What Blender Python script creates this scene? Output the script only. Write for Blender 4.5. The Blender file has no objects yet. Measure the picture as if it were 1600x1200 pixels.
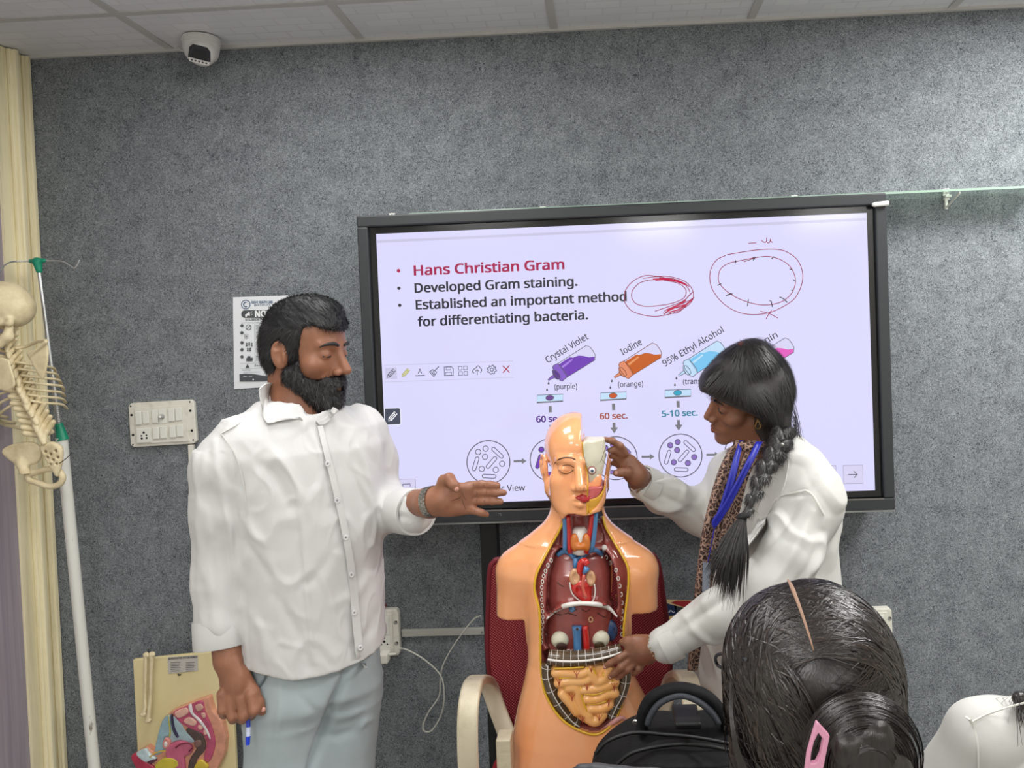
import bpy, bmesh, math, random
import numpy as np
from mathutils import Vector, Matrix

random.seed(4)
RNG = np.random.default_rng(7)
SC = bpy.context.scene
COL = SC.collection

# ------------------------------------------------------------------ camera
F_PX = 1250.0
YAW, PITCH, ROLL = -0.03598, -0.02195, -0.03845
CAM = np.array([-0.051, -2.481, 1.57])
PPX, PPY = 901.5, 541.3


def cam_axes():
    cy, sy = math.cos(YAW), math.sin(YAW)
    f = np.array([sy * math.cos(PITCH), cy * math.cos(PITCH), math.sin(PITCH)])
    r = np.array([cy, -sy, 0.0])
    u = np.cross(r, f)
    cr, sr = math.cos(ROLL), math.sin(ROLL)
    return r * cr + u * sr, -r * sr + u * cr, f


AX_R, AX_U, AX_F = cam_axes()


def at(px, py, Y):
    """point of the room on the plane y = Y that lies on the photo's pixel (1600 x 1200)"""
    d = AX_F + AX_R * (px - PPX) / F_PX - AX_U * (py - PPY) / F_PX
    return CAM + d * ((Y - CAM[1]) / d[1])


cam_data = bpy.data.cameras.new('camera')
cam = bpy.data.objects.new('camera', cam_data)
COL.objects.link(cam)
cam_data.sensor_width = 36.0
cam_data.lens = F_PX / 1600 * 36.0
cam_data.shift_x = -(PPX - 800) / 1600
cam_data.shift_y = -(600 - PPY) / 1600
cam_data.clip_start = 0.02
cam.matrix_world = Matrix([[AX_R[i], AX_U[i], -AX_F[i], CAM[i]] for i in range(3)] + [[0, 0, 0, 1]])
SC.camera = cam

# ------------------------------------------------------------------ world, lamps, exposure
ZC = 2.49                     # ceiling height
world = bpy.data.worlds.new('world')
SC.world = world
world.use_nodes = True
bg = world.node_tree.nodes['Background']
bg.inputs[0].default_value = (0.8, 0.85, 1.0, 1)
bg.inputs[1].default_value = 0.05

LAMPS = [(-0.72, -0.82, 10), (1.36, -0.76, 34), (-0.55, -1.75, 5.5), (0.85, -1.75, 6.5),
         (0.45, -4.9, 30), (1.95, -4.9, 27), (-0.9, -3.3, 22)]
for i, (lx, ly, lw) in enumerate(LAMPS):
    ld = bpy.data.lights.new('panel_light', 'AREA')
    ld.shape = 'SQUARE'
    ld.size = 0.55
    ld.energy = lw
    ld.color = (1.0, 0.995, 0.985)
    lo = bpy.data.objects.new('panel_light', ld)
    COL.objects.link(lo)
    lo.location = (lx, ly, ZC - 0.012)

vs = SC.view_settings
vs.view_transform = 'Standard'
vs.look = 'None'
vs.gamma = 1.0
vs.use_curve_mapping = False
vs.exposure = 0.0


# ------------------------------------------------------------------ helpers
def lin(v):
    v /= 255.0
    return v / 12.92 if v <= 0.04045 else ((v + 0.055) / 1.055) ** 2.4


def C(r, g, b):
    return (lin(r), lin(g), lin(b), 1.0)


MATS = {}


def mat(name, col, rough=0.55, metal=0.0, spec=0.5, emit=None, estr=1.0, coat=0.0, noise=None, bump=None, alpha=None, trans=0.0):
    """noise=(scale, colour2, lo, hi, stretch), bump=(scale, strength, stretch)"""
    if name in MATS:
        return MATS[name]
    m = bpy.data.materials.new(name)
    m.use_nodes = True
    nt = m.node_tree
    b = nt.nodes['Principled BSDF']
    b.inputs['Base Color'].default_value = col
    b.inputs['Roughness'].default_value = rough
    b.inputs['Metallic'].default_value = metal
    b.inputs['Specular IOR Level'].default_value = spec
    b.inputs['Coat Weight'].default_value = coat
    b.inputs['Coat Roughness'].default_value = 0.06
    b.inputs['Transmission Weight'].default_value = trans
    if emit is not None:
        b.inputs['Emission Color'].default_value = emit
        b.inputs['Emission Strength'].default_value = estr
    if alpha is not None:
        b.inputs['Alpha'].default_value = alpha
    tc = None

    def coords(stretch):
        nonlocal tc
        if tc is None:
            tc = nt.nodes.new('ShaderNodeTexCoord')
        mp = nt.nodes.new('ShaderNodeMapping')
        mp.inputs['Scale'].default_value = stretch
        nt.links.new(tc.outputs['Object'], mp.inputs['Vector'])
        return mp.outputs['Vector']
    if noise:
        sc, c2, lo, hi, st = noise
        n = nt.nodes.new('ShaderNodeTexNoise')
        n.inputs['Scale'].default_value = sc
        n.inputs['Detail'].default_value = 5
        n.inputs['Roughness'].default_value = 0.65
        nt.links.new(coords(st), n.inputs['Vector'])
        r = nt.nodes.new('ShaderNodeValToRGB')
        r.color_ramp.elements[0].position = lo
        r.color_ramp.elements[1].position = hi
        r.color_ramp.elements[0].color = col
        r.color_ramp.elements[1].color = c2
        nt.links.new(n.outputs['Fac'], r.inputs['Fac'])
        nt.links.new(r.outputs['Color'], b.inputs['Base Color'])
    if bump:
        sc, strength, st = bump
        n = nt.nodes.new('ShaderNodeTexNoise')
        n.inputs['Scale'].default_value = sc
        n.inputs['Detail'].default_value = 4
        nt.links.new(coords(st), n.inputs['Vector'])
        bp = nt.nodes.new('ShaderNodeBump')
        bp.inputs['Strength'].default_value = strength
        bp.inputs['Distance'].default_value = 0.004
        nt.links.new(n.outputs['Fac'], bp.inputs['Height'])
        nt.links.new(bp.outputs['Normal'], b.inputs['Normal'])
    MATS[name] = m
    return m


def tag(o, label=None, cat=None, group=None, kind=None):
    if label:
        o['label'] = label
    if cat:
        o['category'] = cat
    if group:
        o['group'] = group
    if kind:
        o['kind'] = kind
    return o


def empty(name, loc, label=None, cat=None, group=None):
    o = bpy.data.objects.new(name, None)
    COL.objects.link(o)
    o.location = tuple(float(v) for v in loc)
    o.empty_display_size = 0.05
    tag(o, label, cat, group)
    return o


def link(name, me, m, parent=None, smooth=None):
    """me is in world coordinates; a parent is an object without rotation"""
    o = bpy.data.objects.new(name, me)
    COL.objects.link(o)
    if m is not None and not me.materials:
        for mm in (m if isinstance(m, (list, tuple)) else [m]):
            me.materials.append(mm)
    if smooth is not None:
        me.polygons.foreach_set('use_smooth', np.ones(len(me.polygons), bool))
        if smooth < 179:
            me.set_sharp_from_angle(angle=math.radians(smooth))
    if parent is not None:
        o.parent = parent
        p, loc = parent, Vector((0, 0, 0))
        while p is not None:
            loc += p.location
            p = p.parent
        o.location = -loc
    return o


def mesh(name, verts, faces, m, parent=None, smooth=None, mats=None):
    me = bpy.data.meshes.new(name)
    me.from_pydata([tuple(map(float, v)) for v in verts], [], [tuple(map(int, f)) for f in faces])
    if mats is not None:
        for mm in m:
            me.materials.append(mm)
        me.polygons.foreach_set('material_index', np.asarray(mats, np.int32))
    me.update()
    return link(name, me, m, parent, smooth)


def npmesh(name, V, Q, m, parent=None, smooth=180):
    """fast numpy mesh of quads"""
    me = bpy.data.meshes.new(name)
    V = np.asarray(V, np.float32)
    Q = np.asarray(Q, np.int32)
    me.vertices.add(len(V))
    me.vertices.foreach_set('co', V.ravel())
    n = Q.shape[1]
    me.loops.add(Q.size)
    me.loops.foreach_set('vertex_index', Q.ravel())
    me.polygons.add(len(Q))
    me.polygons.foreach_set('loop_start', np.arange(0, Q.size, n, dtype=np.int32))
    me.update(calc_edges=True)
    me.validate()
    return link(name, me, m, parent, smooth)


class MB:
    """collects simple shapes that become ONE mesh object"""

    def __init__(s):
        s.v, s.f, s.mi, s.cur = [], [], [], 0

    def add(s, vs_, fs_):
        o = len(s.v)
        s.v += [tuple(v) for v in vs_]
        s.f += [tuple(i + o for i in f) for f in fs_]
        s.mi += [s.cur] * len(fs_)
        return s

    def box(s, lo, hi):
        (x0, y0, z0), (x1, y1, z1) = lo, hi
        return s.add([(x0, y0, z0), (x1, y0, z0), (x1, y1, z0), (x0, y1, z0), (x0, y0, z1), (x1, y0, z1), (x1, y1, z1), (x0, y1, z1)],
                     [(0, 3, 2, 1), (4, 5, 6, 7), (0, 1, 5, 4), (1, 2, 6, 5), (2, 3, 7, 6), (3, 0, 4, 7)])

    def prism(s, pts, off):
        """polygon pts (3D) extruded by the vector off"""
        n = len(pts)
        P = [np.asarray(p, float) for p in pts]
        off = np.asarray(off, float)
        return s.add([tuple(p) for p in P] + [tuple(p + off) for p in P],
                     [tuple(range(n))[::-1], tuple(range(n, 2 * n))] + [(i, (i + 1) % n, n + (i + 1) % n, n + i) for i in range(n)])

    def tube(s, path, rad, n=8, cap=True, flat=1.0, up=None):
        P = np.asarray(path, float)
        k = len(P)
        R = np.full(k, rad) if np.isscalar(rad) else np.asarray(rad, float)
        T = np.gradient(P, axis=0)
        T /= np.linalg.norm(T, axis=1)[:, None] + 1e-12
        a = np.array([0, 0, 1.0]) if up is None else np.asarray(up, float)
        if abs(T[0] @ a) > 0.95:
            a = np.array([1.0, 0, 0])
        vs_ = []
        for i in range(k):
            a = a - T[i] * (a @ T[i])
            a /= np.linalg.norm(a) + 1e-12
            b = np.cross(T[i], a)
            for j in range(n):
                t = 2 * math.pi * j / n
                vs_.append(P[i] + R[i] * (math.cos(t) * a * flat + math.sin(t) * b))
        fs_ = [(i * n + j, i * n + (j + 1) % n, (i + 1) * n + (j + 1) % n, (i + 1) * n + j) for i in range(k - 1) for j in range(n)]
        if cap:
            fs_ += [tuple(range(n))[::-1], tuple(range((k - 1) * n, k * n))]
        return s.add(vs_, fs_)

    def lathe(s, prof, origin, axis=(0, 0, 1), n=24):
        """prof: list of (radius, height along axis)"""
        ax = Vector(axis).normalized()
        a = ax.orthogonal().normalized()
        b = ax.cross(a)
        o = Vector(tuple(origin))
        vs_ = []
        for r, h in prof:
            for j in range(n):
                t = 2 * math.pi * j / n
                vs_.append(tuple(o + ax * h + (a * math.cos(t) + b * math.sin(t)) * r))
        k = len(prof)
        fs_ = [(i * n + j, i * n + (j + 1) % n, (i + 1) * n + (j + 1) % n, (i + 1) * n + j) for i in range(k - 1) for j in range(n)]
        fs_ += [tuple(range(n))[::-1], tuple(range((k - 1) * n, k * n))]
        return s.add(vs_, fs_)

    def build(s, name, m, parent=None, smooth=None, bevel=0.0, seg=2):
        o = mesh(name, s.v, s.f, m, parent, smooth, mats=s.mi if isinstance(m, (list, tuple)) else None)
        if bevel:
            bv = o.modifiers.new('bevel', 'BEVEL')
            bv.width = bevel
            bv.segments = seg
            bv.limit_method = 'ANGLE'
            bv.angle_limit = math.radians(40)
        return o


def spline(pts, n=8, closed=False):
    """Catmull-Rom through the points"""
    P = np.asarray(pts, float)
    if closed:
        Q = np.vstack([P[-1:], P, P[:2]])
    else:
        Q = np.vstack([2 * P[0] - P[1], P, 2 * P[-1] - P[-2]])
    out = []
    for i in range(1, len(Q) - 2):
        for t in np.arange(n) / n:
            p0, p1, p2, p3 = Q[i - 1:i + 3]
            out.append(0.5 * (2 * p1 + (p2 - p0) * t + (2 * p0 - 5 * p1 + 4 * p2 - p3) * t * t + (3 * p1 - p0 - 3 * p2 + p3) * t ** 3))
    if not closed:
        out.append(P[-1])
    return np.array(out)


_TXT = {}
try:                                   # the sans-serif that ships with Blender; else the built-in one
    FONT = bpy.data.fonts.load(bpy.utils.system_resource('DATAFILES') + '/fonts/NotoSansMath-Regular.woff2')
except Exception:
    FONT = None


def text_mesh(s, bold=0.0):
    """letters as flat faces: verts in em units, baseline at 0"""
    if (s, bold) not in _TXT:
        cu = bpy.data.curves.new('lettering', 'FONT')
        cu.body = s
        cu.resolution_u = 3
        cu.offset = bold
        if FONT is not None:
            cu.font = FONT
        ob = bpy.data.objects.new('lettering', cu)
        me = bpy.data.meshes.new_from_object(ob)
        V = np.array([v.co[:] for v in me.vertices])
        Fc = [tuple(p.vertices) for p in me.polygons]
        bpy.data.objects.remove(ob)
        bpy.data.meshes.remove(me)
        bpy.data.curves.remove(cu)
        _TXT[(s, bold)] = (V, Fc)
    return _TXT[(s, bold)]


def CAPH():
    V, _ = text_mesh('H')
    return float(V[:, 1].max() - V[:, 1].min())


def put_text(mb, s, p0, p1, cap, Y, bold=0.0, off=0.0):
    """letters on the plane y=Y: baseline from pixel p0 to p1, capital height in pixels"""
    sc = cap / CAPH()
    V, Fc = text_mesh(s)
    x0, x1 = V[:, 0].min(), V[:, 0].max()
    p0, p1 = np.array(p0, float), np.array(p1, float)
    d = p1 - p0
    n = np.array([d[1], -d[0]]) / np.linalg.norm(d)
    shifts = [(0, 0)] if not bold else [(a * bold, b * bold) for a, b in ((-1, -.5), (1, -.5), (-1, .5), (1, .5), (0, 0))]
    for k, (sx, sy) in enumerate(shifts):
        pts = []
        for v in V:
            q = p0 + d * ((v[0] - x0) / (x1 - x0)) + n * (v[1] * sc) + np.array([sx, sy])
            pts.append(at(q[0], q[1], Y - off - k * 2e-5))
        mb.add(pts, Fc)


def ribbon(mb, pts, w, Y, closed=False):
    """pen line on the plane y=Y through pixel points, w pixels wide"""
    P = np.asarray(pts, float)
    k = len(P)
    if closed:
        T = np.roll(P, -1, 0) - np.roll(P, 1, 0)
    else:
        T = np.gradient(P, axis=0)
    T /= np.linalg.norm(T, axis=1)[:, None] + 1e-9
    N = np.stack([-T[:, 1], T[:, 0]], 1) * w / 2
    A, B = P + N, P - N
    vs_ = [at(q[0], q[1], Y) for q in A] + [at(q[0], q[1], Y) for q in B]
    m = k if closed else k - 1
    mb.add(vs_, [(i, (i + 1) % k, k + (i + 1) % k, k + i) for i in range(m)])


def poly(mb, pts, Y):
    mb.add([at(p[0], p[1], Y) for p in pts], [tuple(range(len(pts)))])


def circ(cx, cy, rx, ry=None, n=28, rot=0.0):
    ry = rx if ry is None else ry
    t = np.arange(n) * 2 * math.pi / n
    x, y = rx * np.cos(t), ry * np.sin(t)
    return np.stack([cx + x * math.cos(rot) - y * math.sin(rot), cy + x * math.sin(rot) + y * math.cos(rot)], 1)


# ------------------------------------------------------------------ numpy noise and implicit surfaces
_PERM = RNG.random((64, 64, 64)).astype(np.float32) * 2 - 1


def vnoise(P):
    P = np.asarray(P, np.float32)
    i = np.floor(P).astype(int)
    f = P - i
    f = f * f * (3 - 2 * f)
    out = 0
    for a in (0, 1):
        for b in (0, 1):
            for c in (0, 1):
                w = (f[:, 0] if a else 1 - f[:, 0]) * (f[:, 1] if b else 1 - f[:, 1]) * (f[:, 2] if c else 1 - f[:, 2])
                out = out + w * _PERM[(i[:, 0] + a) & 63, (i[:, 1] + b) & 63, (i[:, 2] + c) & 63]
    return out


def fbm(P, o=3):
    s, a = 0, 1.0
    P = np.asarray(P, np.float32)
    for k in range(o):
        s = s + a * vnoise(P * (2 ** k) + k * 7.3)
        a *= 0.5
    return s


class Vol:
    """signed distance field on a rectilinear grid (finer where asked), meshed with surface nets"""

    def __init__(s, lo, hi, h, fine=()):
        s.ax = []
        for a in range(3):
            pts = [lo[a]]
            zones = [(z[1], z[2], z[3]) for z in fine if z[0] == a]
            while pts[-1] < hi[a]:
                x = pts[-1]
                st = h
                for zl, zh, zs in zones:
                    if zl - 0.012 <= x <= zh + 0.012:
                        st = min(st, zs)
                pts.append(x + st)
            s.ax.append(np.array(pts, np.float32))
        s.V = np.full([len(a) for a in s.ax], 0.3, np.float32)

    def _blk(s, lo, hi):
        sl, ax = [], []
        for a in range(3):
            i0 = max(0, int(np.searchsorted(s.ax[a], lo[a])) - 1)
            i1 = min(len(s.ax[a]), int(np.searchsorted(s.ax[a], hi[a])) + 1)
            sl.append(slice(i0, i1))
            ax.append(s.ax[a][i0:i1])
        X, Y, Z = np.meshgrid(*ax, indexing='ij')
        return tuple(sl), X, Y, Z

    def put(s, fn, lo, hi, k=0.0, op='add'):
        pad = k + 0.03
        sl, X, Y, Z = s._blk(np.asarray(lo) - pad, np.asarray(hi) + pad)
        if 0 in X.shape:
            return s
        d = fn(X, Y, Z).astype(np.float32)
        v = s.V[sl]
        if op == 'add':
            if k > 0:
                h = np.clip(0.5 + 0.5 * (d - v) / k, 0, 1)
                s.V[sl] = d * (1 - h) + v * h - k * h * (1 - h)
            else:
                s.V[sl] = np.minimum(v, d)
        elif op == 'sub':
            d = -d
            if k > 0:
                h = np.clip(0.5 - 0.5 * (d - v) / k, 0, 1)
                s.V[sl] = d * (1 - h) + v * h + k * h * (1 - h)
            else:
                s.V[sl] = np.maximum(v, d)
        elif op == 'and':
            s.V[sl] = np.maximum(v, d)
        return s

    def cone(s, a, b, ra, rb, k=0.01, op='add'):
        a, b = np.asarray(a, float), np.asarray(b, float)
        r = max(ra, rb)
        L2 = float((b - a) @ (b - a)) + 1e-12

        def fn(X, Y, Z):
            t = np.clip(((X - a[0]) * (b[0] - a[0]) + (Y - a[1]) * (b[1] - a[1]) + (Z - a[2]) * (b[2] - a[2])) / L2, 0, 1)
            return np.sqrt((X - a[0] - t * (b[0] - a[0])) ** 2 + (Y - a[1] - t * (b[1] - a[1])) ** 2 + (Z - a[2] - t * (b[2] - a[2])) ** 2) - (ra + (rb - ra) * t)
        return s.put(fn, np.minimum(a, b) - r, np.maximum(a, b) + r, k, op)

    def chain(s, pts, rads, k=0.01, op='add'):
        for i in range(len(pts) - 1):
            s.cone(pts[i], pts[i + 1], rads[i], rads[i + 1], k, op)
        return s

    def ell(s, c, r, R=None, k=0.01, op='add'):
        c, r = np.asarray(c, float), np.asarray(r, float)
        if R is None:
            R = np.eye(3)
        R = np.asarray(R, float)          # columns are the ellipsoid's axes
        e = np.sqrt(((R * r) ** 2).sum(1))

        def fn(X, Y, Z):
            x, y, z = X - c[0], Y - c[1], Z - c[2]
            u = [(x * R[0, i] + y * R[1, i] + z * R[2, i]) for i in range(3)]
            k0 = np.sqrt(sum((u[i] / r[i]) ** 2 for i in range(3)))
            k1 = np.sqrt(sum((u[i] / r[i] ** 2) ** 2 for i in range(3))) + 1e-6
            return k0 * (k0 - 1) / k1
        return s.put(fn, c - e, c + e, k, op)

    def rbox(s, c, hf, rr, R=None, k=0.01, op='add'):
        c, hf = np.asarray(c, float), np.asarray(hf, float)
        R = np.eye(3) if R is None else np.asarray(R, float)
        e = (np.abs(R) * hf).sum(1)

        def fn(X, Y, Z):
            x, y, z = X - c[0], Y - c[1], Z - c[2]
            q = [np.abs(x * R[0, i] + y * R[1, i] + z * R[2, i]) - (hf[i] - rr) for i in range(3)]
            o = np.sqrt(sum(np.maximum(v, 0) ** 2 for v in q))
            return o + np.minimum(np.maximum(np.maximum(q[0], q[1]), q[2]), 0) - rr
        return s.put(fn, c - e, c + e, k, op)

    def loft(s, rows, side, k=0.02, op='add', pw=2.3):
        """rows: (centre xyz, half width along side, half depth), going down or up in z; side: unit vector in xy"""
        rows = sorted(rows, key=lambda r: r[0][2])
        zc = np.array([r[0][2] for r in rows])
        cx = np.array([r[0][0] for r in rows])
        cy = np.array([r[0][1] for r in rows])
        wa = np.array([r[1] for r in rows])
        wb = np.array([r[2] for r in rows])
        sx, sy = side

        def fn(X, Y, Z):
            z = np.clip(Z, zc[0], zc[-1])
            x = X - np.interp(z, zc, cx)
            y = Y - np.interp(z, zc, cy)
            a, b = np.interp(z, zc, wa), np.interp(z, zc, wb)
            u, v = np.abs(x * sx + y * sy) / a, np.abs(-x * sy + y * sx) / b
            k0 = (u ** pw + v ** pw) ** (1 / pw)
            d = (k0 - 1) * np.minimum(a, b)
            dz = Z - z
            return np.where(np.abs(dz) > 0, np.maximum(d, 0) * 0.5 + np.abs(dz) + np.minimum(d, 0) * 0.0, d)
        w = max(wa.max(), wb.max())
        lo = np.array([cx.min() - w, cy.min() - w, zc[0]])
        hi = np.array([cx.max() + w, cy.max() + w, zc[-1]])
        return s.put(fn, lo, hi, k, op)

    def mesh(s):
        V = s.V
        V[0], V[-1], V[:, 0], V[:, -1], V[:, :, 0], V[:, :, -1] = 0.3, 0.3, 0.3, 0.3, 0.3, 0.3
        I = V < 0
        n = np.zeros([d - 1 for d in V.shape], np.uint8)
        for a in (0, 1):
            for b in (0, 1):
                for c in (0, 1):
                    n += I[a:V.shape[0] - 1 + a, b:V.shape[1] - 1 + b, c:V.shape[2] - 1 + c]
        act = (n > 0) & (n < 8)
        ci, cj, ck = np.nonzero(act)
        idx = np.full(act.shape, -1, np.int32)
        idx[ci, cj, ck] = np.arange(len(ci))
        pos = np.zeros((len(ci), 3), np.float64)
        cnt = np.zeros(len(ci))
        co = [(a, b, c) for a in (0, 1) for b in (0, 1) for c in (0, 1)]
        for p in co:
            for a in range(3):
                if p[a] == 0:
                    q = list(p)
                    q[a] = 1
                    v0 = V[ci + p[0], cj + p[1], ck + p[2]]
                    v1 = V[ci + q[0], cj + q[1], ck + q[2]]
                    m = (v0 < 0) != (v1 < 0)
                    t = np.where(m, v0 / np.where(m, v0 - v1, 1), 0)
                    P0 = np.stack([s.ax[0][ci + p[0]], s.ax[1][cj + p[1]], s.ax[2][ck + p[2]]], 1)
                    P1 = np.stack([s.ax[0][ci + q[0]], s.ax[1][cj + q[1]], s.ax[2][ck + q[2]]], 1)
                    pos += np.where(m[:, None], P0 + (P1 - P0) * t[:, None], 0)
                    cnt += m
        pos /= cnt[:, None]
        quads = []
        for a in range(3):
            b, c = (a + 1) % 3, (a + 2) % 3
            sl0 = [slice(1, -1)] * 3
            sl1 = [slice(1, -1)] * 3
            sl0[a] = slice(0, V.shape[a] - 1)
            sl1[a] = slice(1, V.shape[a])
            i0, i1 = I[tuple(sl0)], I[tuple(sl1)]
            for flip in (False, True):
                m = (i0 & ~i1) if not flip else (~i0 & i1)
                e = np.array(np.nonzero(m))
                for x in (b, c):
                    e[x] += 1
                f = []
                for db, dc in ((0, 0), (1, 0), (1, 1), (0, 1)):
                    g = e.copy()
                    g[b] -= 1 - db
                    g[c] -= 1 - dc
                    f.append(idx[g[0], g[1], g[2]])
                q = np.stack(f, 1)
                if flip:
                    q = q[:, ::-1]
                quads.append(q)
        Q = np.concatenate(quads)
        Q = Q[(Q >= 0).all(1)]
        return pos, Q


def vnormals(V, Q):
    n = np.cross(V[Q[:, 2]] - V[Q[:, 0]], V[Q[:, 3]] - V[Q[:, 1]])
    N = np.zeros_like(V)
    for i in range(4):
        np.add.at(N, Q[:, i], n)
    return N / (np.linalg.norm(N, axis=1)[:, None] + 1e-12)


def relax(V, Q, it=2, w=0.5):
    for _ in range(it):
        S = np.zeros_like(V)
        c = np.zeros(len(V))
        for i in range(4):
            np.add.at(S, Q[:, i], V[Q[:, (i + 1) % 4]] + V[Q[:, (i + 3) % 4]])
            np.add.at(c, Q[:, i], 2)
        V = V * (1 - w) + w * S / np.maximum(c, 1)[:, None]
    return V


def frame(fwd, up=(0, 0, 1)):
    """3x3 with columns right, forward, up"""
    f = np.asarray(fwd, float)
    f = f / np.linalg.norm(f)
    u = np.asarray(up, float)
    r = np.cross(f, u)
    r /= np.linalg.norm(r)
    u = np.cross(r, f)
    return np.stack([r, f, u], 1)


def add_head(v, o, R, s=1.0, female=False, ears=True, neck=None):
    """head in a Vol: o = point between the ear holes, R = frame(forward, up)"""
    o = np.asarray(o, float)

    def L(x, y, z):
        return o + R @ (np.array([x, y, z]) * s)

    def E(c, r, k, op='add'):
        v.ell(L(*c), np.array(r) * s, R, k * s, op)

    def K(a, b, ra, rb, k, op='add'):
        v.cone(L(*a), L(*b), ra * s, rb * s, k * s, op)
    jw = 0.9 if female else 1.0
    E((0, -.012, .048), (.075, .096, .082), .01)
    E((0, .036, .05), (.061, .054, .06), .02)
    E((0, .045, -.012), (.058 * (0.96 if female else 1), .048, .07), .02)
    for q in (-1, 1):
        K((q * .048 * jw, .005, -.045), (q * .016 * jw, .072, -.098), .022, .016, .02)
        E((q * .044, .058, -.02), (.022, .024, .02), .015)
    E((0, .078, -.104), (.02 * jw, .017, .016), .015)
    E((0, .074, -.065), (.032, .024, .03), .015)
    for q in (-1, 1):
        K((q * .012, .091, .028), (q * .042, .077, .03), .010 if not female else .008, .009, .012)
        E((q * .034, .103, .007), (.0165, .0135, .0115), .010, 'sub')
        E((q * .032, .0785, .007), (.0145, .0145, .0130), .004)
        K((q * .021, .0905, .0025), (q * .043, .0865, .0025), .0014, .0012, .002, 'sub')
    K((0, .080, .012), (0, .096, -.030), .0105, .0135, .008)
    K((0, .093, .02), (0, .115 if female else .122, -.027), .0072, .0100 if female else .0112, .012)
    for q in (-1, 1):
        E((q * .012, .104, -.034), (.0082, .011, .0085), .006)
        E((q * .006, .109, -.0415), (.0035, .006, .0035), .003, 'sub')
        K((q * .003, .0995, -.0595), (q * .021, .0875, -.064), .0058, .0036, .005)
        K((0, .0985, -.0725), (q * .017, .088, -.069), .0074, .0044, .006)
        K((0, .106, -.0655), (q * .021, .0925, -.0655), .0022, .0016, .003, 'sub')
        if ears:
            e = L(q * .0785, -.010, .0)
            Re = R @ np.array(Matrix.Rotation(q * 0.35, 3, 'Z') @ Matrix.Rotation(0.2, 3, 'X'))
            v.ell(e, np.array((.0075, .0205, .033)) * s, Re, .004 * s)
            v.ell(L(q * .0875, -.004, -.002), np.array((.0085, .0115, .017)) * s, Re, .004 * s, 'sub')
            v.ell(L(q * .0845, -.012, .017), np.array((.004, .010, .007)) * s, Re, .004 * s, 'sub')
            v.cone(L(q * .080, .003, .002), L(q * .079, .004, -.012), .004 * s, .004 * s, .005 * s)
    if neck is not None:
        n, r0, r1 = neck
        v.cone(L(0, -.024, -.045), n, r0, r1, .03)
    return L


def poly_sd(P, X, Z):
    """signed distance (negative inside) of 2D points to the polygon P"""
    P = np.asarray(P, float)
    d = np.full(X.shape, 1e9)
    ins = np.zeros(X.shape, bool)
    n = len(P)
    for i in range(n):
        a, b = P[i], P[(i + 1) % n]
        e = b - a
        wx, wz = X - a[0], Z - a[1]
        t = np.clip((wx * e[0] + wz * e[1]) / (e @ e + 1e-12), 0, 1)
        d = np.minimum(d, (wx - t * e[0]) ** 2 + (wz - t * e[1]) ** 2)
        c1, c2 = (a[1] <= Z), (b[1] > Z)
        cr = e[0] * wz - e[1] * wx
        ins ^= (c1 & c2 & (cr > 0)) | (~c1 & ~c2 & (cr < 0))
    return np.where(ins, -1, 1) * np.sqrt(d)


def pxz(P, Y):
    """pixel points -> (x, z) on the plane y = Y"""
    return np.array([at(p[0], p[1], Y)[[0, 2]] for p in P])


def prism_cut(v, P, y0, y1, k=0.004, op='sub', rnd=0.0):
    P = np.asarray(P)
    lo = np.array([P[:, 0].min(), y0, P[:, 1].min()])
    hi = np.array([P[:, 0].max(), y1, P[:, 1].max()])

    def fn(X, Y, Z):
        d2 = poly_sd(P, X[:, 0, :], Z[:, 0, :])[:, None, :] + rnd
        dy = np.maximum(y0 - Y, Y - y1) + rnd
        return np.minimum(np.maximum(d2, dy), 0) + np.sqrt(np.maximum(d2, 0) ** 2 + np.maximum(dy, 0) ** 2) - rnd
    v.put(fn, lo, hi, k, op)


def front_y(v, x, z):
    """y of the surface nearest to the camera on the column (x, z)"""
    i = min(max(int(np.searchsorted(v.ax[0], x)), 1), len(v.ax[0]) - 1)
    k = min(max(int(np.searchsorted(v.ax[2], z)), 1), len(v.ax[2]) - 1)
    tx = (x - v.ax[0][i - 1]) / (v.ax[0][i] - v.ax[0][i - 1])
    tz = (z - v.ax[2][k - 1]) / (v.ax[2][k] - v.ax[2][k - 1])
    col = (v.V[i - 1, :, k - 1] * (1 - tx) + v.V[i, :, k - 1] * tx) * (1 - tz) + (v.V[i - 1, :, k] * (1 - tx) + v.V[i, :, k] * tx) * tz
    j = np.argmax(col < 0)
    if j == 0:
        return None
    t = col[j - 1] / (col[j - 1] - col[j])
    return float(v.ax[1][j - 1] + t * (v.ax[1][j] - v.ax[1][j - 1]))


def drop(v, px, py, up=0.0, Yg=-0.8, it=4):
    """point of the volume's front seen at the pixel, lifted towards the camera"""
    y = Yg
    for _ in range(it):
        p = at(px, py, y)
        f = front_y(v, p[0], p[2])
        if f is None:
            break
        y = f
    return at(px, py, y - up)


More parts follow.
